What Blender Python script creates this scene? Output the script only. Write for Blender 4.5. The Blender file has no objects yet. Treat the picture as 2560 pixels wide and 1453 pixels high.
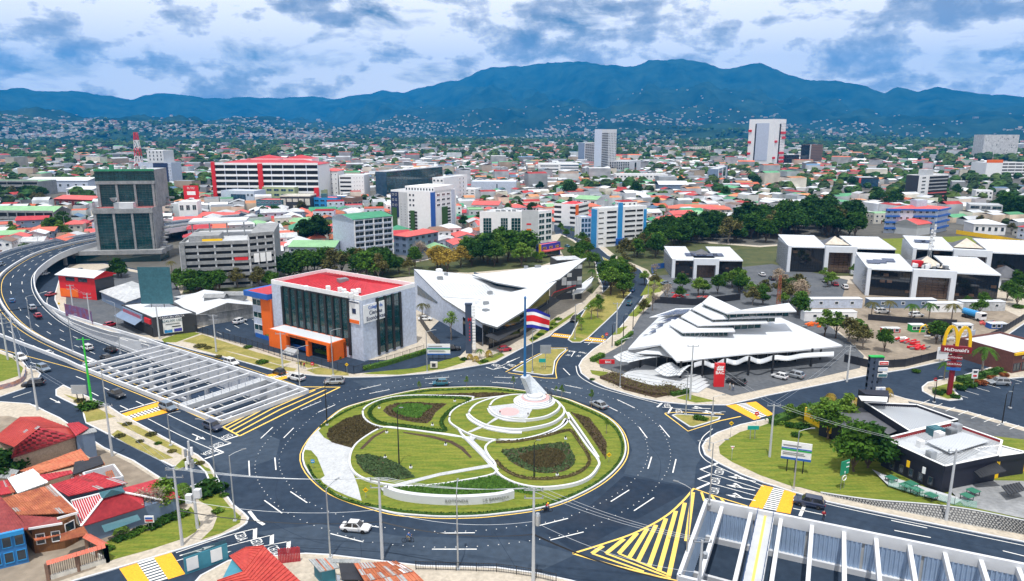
import bpy,bmesh,math,random
import numpy as np
from mathutils import Vector,Matrix,noise as mnoise
from mathutils.geometry import tessellate_polygon
PI=math.pi
random.seed(7);RNG=np.random.default_rng(7)
S=bpy.context.scene
C=S.collection
F,YH,H=1776.0,327.0,57.0
TH=math.atan2(726.5-YH,F);CT,ST=math.cos(TH),math.sin(TH)
cam=bpy.data.cameras.new('camera');cam_o=bpy.data.objects.new('camera',cam);C.objects.link(cam_o)
cam_o.location=(0,0,H);cam_o.rotation_euler=(PI/2-TH,0,0)
cam.sensor_width=36;cam.lens=36*F/2560;cam.clip_start=0.5;cam.clip_end=60000
S.camera=cam_o
SUN_EL,SUN_AZ=math.radians(72),math.radians(189)
w=bpy.data.worlds.new('World');S.world=w;w.use_nodes=True
nt=w.node_tree;N,L=nt.nodes,nt.links
N.clear()
def nd(t,**k):
 n=N.new(t)
 for a,b in k.items():setattr(n,a,b)
 return n
out=nd('ShaderNodeOutputWorld');bg=nd('ShaderNodeBackground');bg.inputs[1].default_value=0.053
sky=nd('ShaderNodeTexSky',sky_type='NISHITA',sun_disc=False);sky.sun_elevation=SUN_EL;sky.sun_rotation=SUN_AZ
sky.altitude=1200;sky.air_density=1.0;sky.dust_density=0.6;sky.ozone_density=2.0
tc=nd('ShaderNodeTexCoord')
def wmap(sx,sy,sz,ox=0,oy=0,oz=0):
 m=nd('ShaderNodeMapping');m.inputs['Scale'].default_value=(sx,sy,sz);m.inputs['Location'].default_value=(ox,oy,oz)
 L.new(tc.outputs['Generated'],m.inputs[0]);return m
def wnoise(m,scale,detail,rough,dist=0.0):
 n=nd('ShaderNodeTexNoise');n.inputs['Scale'].default_value=scale;n.inputs['Detail'].default_value=detail
 n.inputs['Roughness'].default_value=rough;n.inputs['Distortion'].default_value=dist
 L.new(m.outputs[0],n.inputs['Vector']);return n
def wramp(src,*stops):
 r=nd('ShaderNodeValToRGB');e=r.color_ramp.elements
 while len(e)<len(stops):e.new(0.5)
 for q,(p,c) in zip(e,stops):q.position=p;q.color=(*c,1)
 L.new(src,r.inputs[0]);return r
def wmix(fac,a,b,bt='MIX'):
 m=nd('ShaderNodeMix',data_type='RGBA',blend_type=bt)
 if isinstance(fac,float):m.inputs[0].default_value=fac
 else:L.new(fac,m.inputs[0])
 for i,v in ((6,a),(7,b)):
  if isinstance(v,tuple):m.inputs[i].default_value=(*v,1)
  else:L.new(v,m.inputs[i])
 return m.outputs[2]
n_cov=wnoise(wmap(1,1,2.3),7.0,9,0.60,0.3)
n_big=wnoise(wmap(1,1,3.4,3.1,7.7,1.3),5.5,6,0.55,0.4)
n_puf=wnoise(wmap(1,1,1.5,9.4,2.2,5.0),17.0,9,0.58,0.0)
cov=wramp(n_cov.outputs[0],(0.30,(0,0,0)),(0.46,(1,1,1)))
addn=nd('ShaderNodeMath',operation='MULTIPLY_ADD');L.new(n_puf.outputs[0],addn.inputs[0]);addn.inputs[1].default_value=0.95
L.new(n_big.outputs[0],addn.inputs[2])
tone=wramp(addn.outputs[0],(0.78,(9.5,10.2,12.4)),(0.88,(15.5,15.6,16.4)),(0.95,(25,24.4,24)),(1.0,(36,34.5,33)))
skyc=wmix(cov.outputs[0],sky.outputs[0],tone.outputs[0])
L.new(skyc,bg.inputs[0]);L.new(bg.outputs[0],out.inputs[0])
sun=bpy.data.lights.new('sun','SUN');sun.energy=5.0;sun.angle=math.radians(0.6);sun.color=(1.0,0.965,0.91)
sun_o=bpy.data.objects.new('sun',sun);C.objects.link(sun_o);sun_o.location=(0,0,400)
_d=Vector((math.sin(SUN_AZ)*math.cos(SUN_EL),math.cos(SUN_AZ)*math.cos(SUN_EL),math.sin(SUN_EL)))
sun_o.rotation_euler=_d.to_track_quat('Z','Y').to_euler()
S.view_settings.view_transform='Standard';S.view_settings.look='None';S.view_settings.gamma=1
S.view_settings.exposure=-0.22
S.render.engine='CYCLES'
S.cycles.use_denoising=True;S.cycles.max_bounces=5;S.cycles.diffuse_bounces=2;S.cycles.glossy_bounces=2
S.cycles.transmission_bounces=2;S.cycles.transparent_max_bounces=6;S.cycles.volume_bounces=0;S.cycles.caustics_reflective=False;S.cycles.caustics_refractive=False
def G(px,py,z=0.0):
 x=(px-1280)/F;y=(726.5-py)/F
 dy=CT+y*ST;dz=-ST+y*CT;t=(z-H)/dz
 return Vector((x*t,dy*t,z))
def ZT(p,py):
 k=(726.5-py)/F
 return H+p[1]*(k*CT-ST)/(CT+k*ST)
def PX(p):
 v=p[2]-H;d=p[1]*CT-v*ST;u=p[1]*ST+v*CT
 return 1280+F*p[0]/d,726.5-F*u/d
def GS(pts,z=0.0):return [G(a,b,z) for a,b in pts]
def spline(P,n=8,closed=False):
 P=[Vector(p) for p in P];m=len(P);o=[]
 for i in range(m if closed else m-1):
  if closed:a,b,c,d=P[i-1],P[i],P[(i+1) % m],P[(i+2) % m]
  else:a,b,c,d=P[max(i-1,0)],P[i],P[i+1],P[min(i+2,m-1)]
  for j in range(n):
   t=j/n
   o.append(0.5*((2*b)+(c-a)*t+(2*a-5*b+4*c-d)*t*t+(3*b-a-3*c+d)*t*t*t))
 if not closed:o.append(P[-1].copy())
 return o
def inset(poly,d):
 m=len(poly);A=sum(poly[i-1].x*poly[i].y-poly[i].x*poly[i-1].y for i in range(m));s=1 if A>0 else -1
 o=[]
 for i in range(m):
  a,b,c=poly[i-1],poly[i],poly[(i+1) % m]
  e1=(b-a).to_2d();e2=(c-b).to_2d()
  if e1.length<1e-6 or e2.length<1e-6:o.append(b.copy());continue
  e1.normalize();e2.normalize()
  n1=Vector((-e1.y,e1.x))*s;n2=Vector((-e2.y,e2.x))*s
  k=n1+n2;q=max(0.35,1+n1.dot(n2));v=k/q*d
  o.append(Vector((b.x+v.x,b.y+v.y,b.z)))
 return o
def offset_line(P,d):
 o=[]
 for i,p in enumerate(P):
  a=P[max(i-1,0)];b=P[min(i+1,len(P)-1)];t=(b-a).to_2d()
  if t.length<1e-9:o.append(p.copy());continue
  t.normalize();o.append(Vector((p.x-t.y*d,p.y+t.x*d,p.z)))
 return o
def along(P,step=None,n=None):
 L_=[0]
 for i in range(1,len(P)):L_.append(L_[-1]+(P[i]-P[i-1]).length)
 T=L_[-1];n=n or max(1,int(round(T/step)));o=[];j=0
 for i in range(n+1):
  s=T*i/n
  while j<len(P)-2 and L_[j+1]<s:j+=1
  f=(s-L_[j])/max(1e-9,L_[j+1]-L_[j]);o.append(P[j].lerp(P[j+1],min(1,f)))
 return o
MATS={}
def mat(name,col,rough=0.7,metal=0.0,var=0.15,scale=0.6,bump=0.0,bscale=8.0,spec=0.4,col2=None,sc2=None,emit=None,alpha=None,stretch=None,coat=0.0):
 if name in MATS:return MATS[name]
 m=bpy.data.materials.new(name);m.use_nodes=True;t=m.node_tree;b=t.nodes['Principled BSDF']
 b.inputs['Roughness'].default_value=rough;b.inputs['Metallic'].default_value=metal
 b.inputs['Specular IOR Level'].default_value=spec;b.inputs['Coat Weight'].default_value=coat
 b.inputs['Base Color'].default_value=(*col,1)
 g=t.nodes.new('ShaderNodeNewGeometry');src=g.outputs['Position']
 if stretch:
  mp=t.nodes.new('ShaderNodeMapping');mp.inputs['Scale'].default_value=stretch;t.links.new(src,mp.inputs[0]);src=mp.outputs[0]
 if var or col2:
  n=t.nodes.new('ShaderNodeTexNoise');n.inputs['Scale'].default_value=scale;n.inputs['Detail'].default_value=6;n.inputs['Roughness'].default_value=0.65
  t.links.new(src,n.inputs['Vector'])
  r=t.nodes.new('ShaderNodeValToRGB');e=r.color_ramp.elements;e[0].position=0.3;e[1].position=0.7
  c2=col2 or tuple(min(1,c*(1+var)) for c in col);c1=col if col2 else tuple(c*(1-var) for c in col)
  e[0].color=(*c1,1);e[1].color=(*c2,1)
  t.links.new(n.outputs[0],r.inputs[0]);cs=r.outputs[0]
  if sc2:
   n2=t.nodes.new('ShaderNodeTexNoise');n2.inputs['Scale'].default_value=sc2;n2.inputs['Detail'].default_value=5
   t.links.new(g.outputs['Position'],n2.inputs['Vector'])
   r2=t.nodes.new('ShaderNodeValToRGB');r2.color_ramp.elements[0].position=0.33;r2.color_ramp.elements[1].position=0.68
   r2.color_ramp.elements[0].color=(0.82,0.82,0.82,1);r2.color_ramp.elements[1].color=(1.08,1.08,1.08,1);t.links.new(n2.outputs[0],r2.inputs[0])
   mx=t.nodes.new('ShaderNodeMix');mx.data_type='RGBA';mx.blend_type='MULTIPLY';mx.inputs[0].default_value=1
   t.links.new(cs,mx.inputs[6]);t.links.new(r2.outputs[0],mx.inputs[7]);cs=mx.outputs[2]
  t.links.new(cs,b.inputs['Base Color'])
 if bump:
  nb=t.nodes.new('ShaderNodeTexNoise');nb.inputs['Scale'].default_value=bscale;nb.inputs['Detail'].default_value=4
  t.links.new(g.outputs['Position'],nb.inputs['Vector'])
  bp=t.nodes.new('ShaderNodeBump');bp.inputs['Strength'].default_value=bump;bp.inputs['Distance'].default_value=0.3
  t.links.new(nb.outputs[0],bp.inputs['Height']);t.links.new(bp.outputs[0],b.inputs['Normal'])
 MATS[name]=m;return m
def attr_mat(name,rough=0.7,var=0.25,scale=0.25,trans=0.0):
 if name in MATS:return MATS[name]
 m=bpy.data.materials.new(name);m.use_nodes=True;t=m.node_tree;b=t.nodes['Principled BSDF'];b.inputs['Roughness'].default_value=rough;b.inputs['Specular IOR Level'].default_value=.15
 a=t.nodes.new('ShaderNodeAttribute');a.attribute_name='Col'
 n=t.nodes.new('ShaderNodeTexNoise');n.inputs['Scale'].default_value=scale;n.inputs['Detail'].default_value=5
 g=t.nodes.new('ShaderNodeNewGeometry');t.links.new(g.outputs['Position'],n.inputs['Vector'])
 r=t.nodes.new('ShaderNodeMapRange');r.inputs[1].default_value=0.3;r.inputs[2].default_value=0.7;r.inputs[3].default_value=1-var;r.inputs[4].default_value=1+var
 t.links.new(n.outputs[0],r.inputs[0])
 mx=t.nodes.new('ShaderNodeVectorMath');mx.operation='SCALE';t.links.new(a.outputs['Color'],mx.inputs[0]);t.links.new(r.outputs[0],mx.inputs['Scale'])
 t.links.new(mx.outputs[0],b.inputs['Base Color']);MATS[name]=m;return m
def glass(name,col=(0.02,0.035,0.05),rough=0.06):
 return mat(name,col,rough,0.0,var=0.35,scale=0.35,spec=0.9,bump=0.04,bscale=0.5)
ASPH=mat('asphalt',(0.020,0.034,0.058),0.85,spec=0.12,var=0.0,col2=(0.034,0.052,0.082),scale=0.13,sc2=0.8,bump=0.15,bscale=14)
ASPH2=mat('worn_asphalt',(0.085,0.095,0.110),0.9,spec=0.12,col2=(0.13,0.138,0.15),scale=0.16,sc2=1.1)
CONC=mat('concrete',(0.47,0.49,0.51),0.8,var=0.10,scale=0.4)
CONCW=mat('white_concrete',(0.58,0.60,0.63),0.75,var=0.07,scale=0.3)
CONCD=mat('weathered_concrete',(0.19,0.20,0.21),0.9,col2=(0.33,0.34,0.35),scale=0.35,sc2=1.6)
PAVE=mat('pavement_concrete',(0.47,0.42,0.345),0.85,spec=0.12,var=0.12,scale=0.6,sc2=2.0)
WHITE=mat('white_paint',(0.78,0.79,0.80),0.55,var=0.06)
WROOF=mat('white_sheet_roof',(0.55,0.58,0.62),0.5,col2=(0.59,0.62,0.65),scale=0.12)
GROOF=mat('grey_sheet_roof',(0.46,0.48,0.50),0.5,var=0.18,scale=0.3,sc2=1.2)
ROADW=mat('road_paint_white',(0.72,0.72,0.70),0.7,var=0.12,scale=3)
ROADY=mat('road_paint_yellow',(0.82,0.55,0.12),0.7,var=0.12,scale=3)
ROADO=mat('road_paint_amber',(0.85,0.40,0.02),0.7,var=0.10,scale=1.5,sc2=4)
GRASS=mat('grass',(0.085,0.150,0.018),0.95,spec=0.12,col2=(0.23,0.235,0.040),scale=0.6,stretch=(.35,2.2,1),sc2=2.2,bump=0.35,bscale=10)
GRASSD=mat('dry_grass',(0.20,0.20,0.05),0.95,spec=0.12,col2=(0.36,0.30,0.10),scale=0.3,sc2=2.6,bump=0.3,bscale=9)
SOIL=mat('dark_soil',(0.055,0.038,0.028),0.95,spec=0.12,col2=(0.11,0.075,0.05),scale=1.5,sc2=6,bump=0.5,bscale=12)
EARTH=mat('bare_earth',(0.20,0.165,0.13),0.95,spec=0.12,col2=(0.33,0.28,0.22),scale=0.12,sc2=0.7)
HEDGE=mat('hedge_leaf',(0.030,0.085,0.018),0.8,spec=0.12,col2=(0.085,0.17,0.03),scale=2.2,sc2=6,bump=0.6,bscale=7)
BLACK=mat('black_metal',(0.018,0.019,0.022),0.45,var=0.2)
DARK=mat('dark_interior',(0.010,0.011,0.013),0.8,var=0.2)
GREY=mat('grey_metal',(0.30,0.32,0.34),0.45,0.6,var=0.12)
GALV=mat('galvanised_steel',(0.50,0.53,0.56),0.4,0.7,var=0.12)
RED=mat('red_paint',(0.60,0.016,0.022),0.5,var=0.08)
ORANGE=mat('orange_paint',(0.80,0.14,0.01),0.55,var=0.08)
BLUE=mat('blue_paint',(0.02,0.11,0.42),0.5,var=0.08)
YEL=mat('yellow_paint',(0.85,0.52,0.01),0.45,var=0.06)
GREENP=mat('green_paint',(0.01,0.36,0.06),0.5,var=0.08)
GLASS=glass('dark_glass');GLASSG=glass('green_glass',(0.012,0.05,0.055));GLASSB=glass('blue_glass',(0.02,0.06,0.11));GLASSK=glass('black_glass',(0.008,0.009,0.012))
class MB:
 def __init__(s):s.v=[];s.f=[];s.m=[]
 def add(s,vs,fs,mi=0):
  o=len(s.v);s.v+=[tuple(v) for v in vs];s.f+=[tuple(i+o for i in f) for f in fs];s.m+=[mi]*len(fs);return s
 def box(s,x0,x1,y0,y1,z0,z1,mi=0):
  return s.add([(x0,y0,z0),(x1,y0,z0),(x1,y1,z0),(x0,y1,z0),(x0,y0,z1),(x1,y0,z1),(x1,y1,z1),(x0,y1,z1)],
      [(3,2,1,0),(4,5,6,7),(0,1,5,4),(1,2,6,5),(2,3,7,6),(3,0,4,7)],mi)
 def bar(s,p,q,w,h,mi=0,up=(0,0,1)):
  p,q=Vector(p),Vector(q);t=(q-p).normalized();u=Vector(up)
  if abs(t.dot(u))>0.99:u=Vector((1,0,0))
  a=t.cross(u).normalized();b=a.cross(t);a=a*(w/2);b=b*(h/2)
  return s.add([p-a-b,p+a-b,p+a+b,p-a+b,q-a-b,q+a-b,q+a+b,q-a+b],[(3,2,1,0),(4,5,6,7),(0,1,5,4),(1,2,6,5),(2,3,7,6),(3,0,4,7)],mi)
 def prism(s,poly,z0,z1,mi=0,mt=None,zs=None):
  P=[Vector((p[0],p[1],0)) for p in poly];n=len(P)
  A=sum(P[i-1].x*P[i].y-P[i].x*P[i-1].y for i in range(n))
  if A<0:P.reverse()
  if A<0 and zs:zs=zs[::-1]
  tz=zs or [z1]*n
  s.add([(p.x,p.y,z0) for p in P]+[(p.x,p.y,z) for p,z in zip(P,tz)],[(i,(i+1) % n,n+(i+1) % n,n+i) for i in range(n)],mi)
  s.sheet([Vector((p.x,p.y,z)) for p,z in zip(P,tz)],None,mi if mt is None else mt);return s
 def sheet(s,poly,z=None,mi=0,holes=()):
  loops=[[Vector((p[0],p[1],z if z is not None else p[2])) for p in q] for q in (poly,*holes)]
  vs=[v for l in loops for v in l];fs=[]
  if holes:
   bm=bmesh.new();n=0;ed=[]
   for l in loops:
    bv=[bm.verts.new(v) for v in l];ed+=[bm.edges.new((bv[i-1],bv[i])) for i in range(len(bv))]
   bm.verts.index_update();r=bmesh.ops.triangle_fill(bm,use_beauty=True,use_dissolve=False,edges=ed)
   tri=[tuple(v.index for v in f.verts) for f in bm.faces];bm.free()
  else:tri=tessellate_polygon(loops)
  for t in tri:
   a,b,c=(vs[i] for i in t);k=(b-a).cross(c-a).z
   if abs(k)<1e-9:continue
   fs.append(tuple(t) if k>0 else tuple(t)[::-1])
  return s.add(vs,fs,mi)
 def strip(s,A,B,mi=0):
  n=len(A);return s.add(list(A)+list(B),[(i,i+1,n+i+1,n+i) for i in range(n-1)],mi)
 def ribbon(s,P,wd,z=None,mi=0):
  P=[Vector((p.x,p.y,p.z if z is None else z)) for p in P]
  return s.strip(offset_line(P,-wd/2),offset_line(P,wd/2),mi)
 def tube(s,pts,r,n=6,mi=0,cap=True):
  P=[Vector(p) for p in pts];rr=r if isinstance(r,(list,tuple)) else [r]*len(P);vs=[];fs=[]
  for i,p in enumerate(P):
   t=(P[min(i+1,len(P)-1)]-P[max(i-1,0)]).normalized();u=Vector((0,0,1)) if abs(t.z)<0.95 else Vector((0,1,0))
   a=t.cross(u).normalized();b=a.cross(t)
   for k in range(n):
    an=2*PI*k/n;vs.append(p+(a*math.cos(an)+b*math.sin(an))*rr[i])
  for i in range(len(P)-1):
   for k in range(n):fs.append((i*n+k,i*n+(k+1) % n,(i+1)*n+(k+1) % n,(i+1)*n+k))
  if cap:fs.append(tuple(range(n))[::-1]);fs.append(tuple((len(P)-1)*n+k for k in range(n)))
  return s.add(vs,fs,mi)
 def lathe(s,prof,n=10,c=(0,0),mi=0):
  vs=[(c[0]+r*math.cos(2*PI*k/n),c[1]+r*math.sin(2*PI*k/n),z) for r,z in prof for k in range(n)]
  fs=[(i*n+k,i*n+(k+1) % n,(i+1)*n+(k+1) % n,(i+1)*n+k) for i in range(len(prof)-1) for k in range(n)]
  fs.append(tuple((len(prof)-1)*n+k for k in range(n)));fs.append(tuple(range(n))[::-1])
  return s.add(vs,fs,mi)
 def mesh(s,name,mats):
  me=bpy.data.meshes.new(name);me.from_pydata(s.v,[],s.f)
  for m in (mats if isinstance(mats,(list,tuple)) else [mats]):me.materials.append(m)
  if any(s.m):me.polygons.foreach_set('material_index',s.m)
  me.update();return me
 def build(s,name,mats,parent=None,loc=None,smooth=False,**k):
  me=s.mesh(name,mats)
  if smooth:me.polygons.foreach_set('use_smooth',[True]*len(me.polygons))
  return obj(name,me,parent,loc,**k)
def obj(name,me,parent=None,loc=None,rot=None,scale=None,label=None,cat=None,group=None,kind=None):
 o=bpy.data.objects.new(name,me);C.objects.link(o)
 if parent:o.parent=parent
 if loc is not None:o.location=loc
 if rot is not None:o.rotation_euler=rot if isinstance(rot,(tuple,list,Vector)) else (0,0,rot)
 if scale is not None:o.scale=scale if isinstance(scale,(tuple,list)) else (scale,)*3
 return tag(o,label,cat,group,kind)
def tag(o,label=None,cat=None,group=None,kind=None):
 for k,v in (('label',label),('category',cat),('group',group),('kind',kind)):
  if v:o[k]=v
 return o
def thing(name,label,cat,loc=(0,0,0),rz=0,group=None):return obj(name,None,None,loc,rz,None,label,cat,group)
def struct(name,mb,mats,**k):return mb.build(name,mats,kind='structure',**k)
def copy_tree(o,parent=None,loc=None,rz=None,label=None,group=None,scale=None,swap=None):
 c=o.copy();C.objects.link(c);c.parent=parent
 if loc is not None:c.location=loc
 if rz is not None:c.rotation_euler=(0,0,rz)
 if scale is not None:c.scale=scale if isinstance(scale,tuple) else (scale,)*3
 if label:c['label']=label
 if group:c['group']=group
 if swap and c.type=='MESH':
  for sl in c.material_slots:
   if sl.material and sl.material.name in swap:
    m_=swap[sl.material.name];sl.link='OBJECT';sl.material=m_
 for ch in KIDS.get(o.name,None) or o.children:copy_tree(ch,c,swap=swap)
 return c
KIDS={}
def text_mesh(s,size=1.0,ext=0.02,align='CENTER',bold=0.0,mats=None,sx=1.0):
 cu=bpy.data.curves.new('lettering','FONT');cu.body=s;cu.size=size;cu.extrude=ext;cu.align_x=align;cu.align_y='CENTER';cu.offset=bold;cu.resolution_u=2
 o=bpy.data.objects.new('lettering',cu);C.objects.link(o)
 bpy.context.view_layer.update()
 me=bpy.data.meshes.new_from_object(o.evaluated_get(bpy.context.evaluated_depsgraph_get()));bpy.data.objects.remove(o);bpy.data.curves.remove(cu)
 if sx != 1.0:me.transform(Matrix.Diagonal((sx,1,1,1)))
 me.materials.clear();me.materials.append(mats or WHITE);return me
def wall_text(s,parent,p,nrm_az,size,m,name='lettering',bold=0.0,ext=0.02,align='CENTER',sx=1.0):
 me=text_mesh(s,size,ext,align,bold,m,sx);rz=math.atan2(nrm_az[1],nrm_az[0])+PI/2
 o=obj(name,me,None,p,(PI/2,0,rz));o.parent=parent
 if parent:o.matrix_parent_inverse=Matrix.Identity(4);o.location=Vector(p)-parent.location
 return o
# ================================================================ the setting: ground, hills, haze
TA,TB=Vector((-107.0,166.6,0)),Vector((-57.7,131.8,0));TDIR=(TB-TA).normalized();TN=Vector((-TDIR.y,TDIR.x,0))
TLEN=(TB-TA).length;TW=21.4
RA=Vector((30.4,101.2,0));RDIR=Vector((0.911,-0.411,0)).normalized();RN=Vector((RDIR.y,-RDIR.x,0));RLEN=95.0
HWM=[(114,51.8,-6),(67,73,-6),(26,91.4,-6),(-8,113,-6),(-52,140.9,-5.8),(-76,157.8,-5.8),(-100,174.8,-5.4),(-112,183.4,-4.9),(-132.5,197.6,-4.0),(-145,206.6,-3.0),(-156,215.7,-1.6),(-168,227.4,0.6),(-179,241,3.0),(-187.4,256,5.2),(-196.3,281,6.2),(-200.5,300,6.5),(-201,316,6.5),(-198.5,334,6.5),(-190,366,6.5),(-176,400,6.3),(-158,440,5.0)]
HW=spline([Vector(p) for p in HWM],6)
def hw_at(i):return HW[i]
I_A=6*6;I_E=11*6-1
LOFF=lambda i:10.4 if i<60 else min(15.0,10.4+(i-60)*0.14)
ROFF=10.9
def edges():
 t=[]
 for i,p in enumerate(HW):
  a=HW[max(i-1,0)];b=HW[min(i+1,len(HW)-1)];d=(b-a).to_2d().normalized();n=Vector((-d.y,d.x,0));t.append((p,n))
 return t
ED=edges()
HWL=[p+n*LOFF(i) for i,(p,n) in enumerate(ED)]
HWR=[p-n*ROFF for p,n in ED]
flat=lambda P,z=0.0:[Vector((p.x,p.y,z)) for p in P]
HOLE_L=flat([TB+TN*TW]+[TB]+[TA]+HWL[I_A+3:I_E]+HWR[I_E-1:I_A+2:-1]+[TA+TN*TW])
R0,R1=RA,RA+RDIR*RLEN
HOLE_R=flat([R0,R1,R1+RN*TW,R0+RN*TW])
far_pts=[Vector((-14000,-900,0)),Vector((14000,-900,0)),Vector((14000,9000,0)),Vector((-14000,9000,0))]
gb=MB().sheet(far_pts,-0.02,0,(HOLE_L,HOLE_R))
GROUND=mat('town_ground',(0.085,0.085,0.08),0.95,spec=0.1,col2=(0.14,0.135,0.12),scale=0.03,sc2=0.25)
struct('ground',gb,GROUND)
NEAR=[Vector((-260,-80,0)),Vector((300,-80,0)),Vector((300,60,0))]+GS([(3300,760),(2700,690),(2100,640),(1900,640),(1640,600),(1520,590),(1290,600),(1100,640),(700,720),(420,690),(260,655),(150,640),(90,640),(-160,640),(-700,640)])
struct('road',MB().sheet(NEAR,0.0,0,(HOLE_L,HOLE_R)),ASPH)
ROAD=C.objects['road']
SKY=[(-900,225),(-500,235),(-250,215),(-100,228),(0,221),(60,215),(130,224),(190,222),(270,235),(340,243),(400,231),(470,237),(540,245),(600,243),(700,240),(780,237),(850,242),(930,231),(960,221),(1010,227),(1060,212),(1110,205),(1150,199),(1200,171),(1240,162),(1300,158),(1370,152),(1400,157),(1460,152),(1500,159),(1550,165),(1590,159),(1620,145),(1660,142),(1700,143),(1760,151),(1800,165),(1850,155),(1885,146),(1920,164),(1960,180),(2030,194),(2080,195),(2130,204),(2200,229),(2230,211),(2280,224),(2330,214),(2400,224),(2450,231),(2500,234),(2560,239),(2700,232),(2900,250),(3400,240)]
sx=np.array([p[0] for p in SKY],float);sy=np.array([p[1] for p in SKY],float)
def vnoise(x,y,seed=0):
 xi=np.floor(x).astype(int);yi=np.floor(y).astype(int);fx=x-xi;fy=y-yi
 def h(a,b):
  v=np.sin(a*127.1+b*311.7+seed*74.7)*43758.5453;return v-np.floor(v)
 u=fx*fx*(3-2*fx);v=fy*fy*(3-2*fy)
 return (h(xi,yi)*(1-u)+h(xi+1,yi)*u)*(1-v)+(h(xi,yi+1)*(1-u)+h(xi+1,yi+1)*u)*v
def fbm(x,y,o=5,seed=0,ridge=False):
 a=0.0;s=1.0;t=0.0
 for k in range(o):
  n=vnoise(x*2**k+k*17.3,y*2**k-k*9.1,seed+k)
  if ridge:n=1-np.abs(2*n-1)
  a=a+n*s;t+=s;s*=0.52
 return a/t
def skyrow(px):return np.interp(px,sx,sy)+(fbm(px/26.0,px*0+0.3,4,77)-0.5)*9
RIDGE_R=11500.0
def terrain(X,Y):
 R=np.hypot(X,Y);px=1280+F*X/np.maximum(Y,1.0)/CT*1.0
 k=(726.5-skyrow(px))/F
 cosaz=Y/R
 hr=(k*CT-ST)/(CT+k*ST)*cosaz
 rr=RIDGE_R*(0.95+0.12*np.sin(px/430.0));u=np.clip((R-4300)/(rr-4300),0,1.25)
 ramp=np.where(u<1,u*u*(1.6-0.6*u),1-(u-1)*1.6)
 crest=H+hr*rr
 n=fbm(X/1500.0+Y/5000.0,Y/4200.0,6,3,True);n2=fbm(X/520.0,Y/900.0,4,11,True)
 body=np.clip(u*5,0,1)*np.clip((1.02-u)*4,0,1)
 h=crest*ramp*(1-body*np.clip((0.86-n)*1.9,0,0.8))+body*(n2-0.62)*260
 near=np.clip((R-3600)/1500,0,1)*np.clip((7600-R)/1500,0,1)*np.maximum(0,fbm(X/1300.0,Y/1300.0,4,21)-0.48)*420
 h=h+near
 lim=H+R*hr-8
 h=np.where(u<0.985,np.minimum(h,lim-30*(1-u)),h)
 return np.where(R<3500,-3.0,h*np.clip((R-3500)/600,0,1)-3)
na,nr=620,170
az=np.linspace(-0.80,0.80,na);rr_=3500+(13800-3500)*np.linspace(0,1,nr)**1.05
AZ,RR=np.meshgrid(az,rr_);HX=RR*np.sin(AZ);HY=RR*np.cos(AZ);HZ=terrain(HX,HY)
hv=np.stack([HX,HY,HZ],-1).reshape(-1,3)
idx=np.arange(na*nr).reshape(nr,na);q=np.stack([idx[:-1,:-1],idx[:-1,1:],idx[1:,1:],idx[1:,:-1]],-1).reshape(-1,4)
me=bpy.data.meshes.new('hills');me.from_pydata(hv.tolist(),[],q.tolist());me.polygons.foreach_set('use_smooth',[True]*len(me.polygons))
HILL=mat('hill_forest',(0.003,0.014,0.013),0.95,spec=0.0,col2=(0.036,0.070,0.046),scale=0.0034,sc2=0.014,bump=0.9,bscale=0.02)  # forest tone; the wide patch contrast also paints relief shading into the colour
me.materials.append(HILL);obj('hills',me,kind='structure')
hz=MB().box(-15500,15500,-1200,14600,-12,1500)
HZ_M=bpy.data.materials.new('haze');HZ_M.use_nodes=True;t=HZ_M.node_tree;t.nodes.remove(t.nodes['Principled BSDF'])
pv=t.nodes.new('ShaderNodeVolumePrincipled');pv.inputs['Color'].default_value=(0.015,0.37,1.0,1);pv.inputs['Density'].default_value=8.0e-5;pv.inputs['Anisotropy'].default_value=0.0
t.links.new(pv.outputs[0],t.nodes['Material Output'].inputs['Volume'])
hzo=hz.build('haze',HZ_M,kind='stuff')
tag(hzo,'thin pale blue air over the whole valley','haze')
GRASSF=mat('dark_undergrowth',(0.030,0.055,0.014),0.95,col2=(0.10,0.10,0.035),scale=0.15,sc2=1.5)  # dark green to brown ground cover for the grove floors and the verge
# ================================================================ sunken highway, kerbed blocks, markings
def line_walls(P,th,z0,z1,name,m,parent=None,top=None):
 A=offset_line(P,-th/2);B=offset_line(P,th/2);mb=MB();n=len(P)
 vs=[Vector((a.x,a.y,a.z+z0)) for a in A]+[Vector((a.x,a.y,a.z+z1)) for a in A]+[Vector((b.x,b.y,b.z+z1)) for b in B]+[Vector((b.x,b.y,b.z+z0)) for b in B]
 fs=[]
 for i in range(n-1):
  for k in range(3):fs.append((k*n+i,k*n+i+1,(k+1)*n+i+1,(k+1)*n+i))
 fs+=[(0,n,2*n,3*n),(n-1,4*n-1,3*n-1,2*n-1)];mb.add(vs,fs)
 return mb.build(name,m,parent)
RL=[Vector((p.x,p.y,p.z)) for p in HW]
hb=MB();hb.strip(HWR,HWL)
struct('highway',hb,ASPH);HWO=C.objects['highway']
def hw_line(off,i0=0,i1=None):return [p+n*off for p,n in ED][i0:i1]
def lift(P,d):return [p+Vector((0,0,d)) for p in P]
for off in (-7.2,-3.8,3.8,7.2):
 P=along(hw_line(off,14),3.0)
 for i in range(0,len(P)-1,3):MB().ribbon(lift(P[i:i+2],0.02),0.16).build('lane_dash',ROADW,HWO)
for off,m in ((-10.0,ROADW),(-1.2,ROADY),(1.2,ROADY),(9.6,ROADW)):MB().ribbon(lift(hw_line(off,14),0.022),0.17).build('edge_line',m,HWO)
line_walls(hw_line(0),0.5,-0.05,0.85,'median_barrier',CONCW,HWO)
line_walls(HWR[I_A+2:],0.35,-1.6,0.95,'parapet',CONCW,HWO)
line_walls(HWL[I_E-2:],0.35,-1.6,0.95,'parapet',CONCW,HWO)
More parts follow.
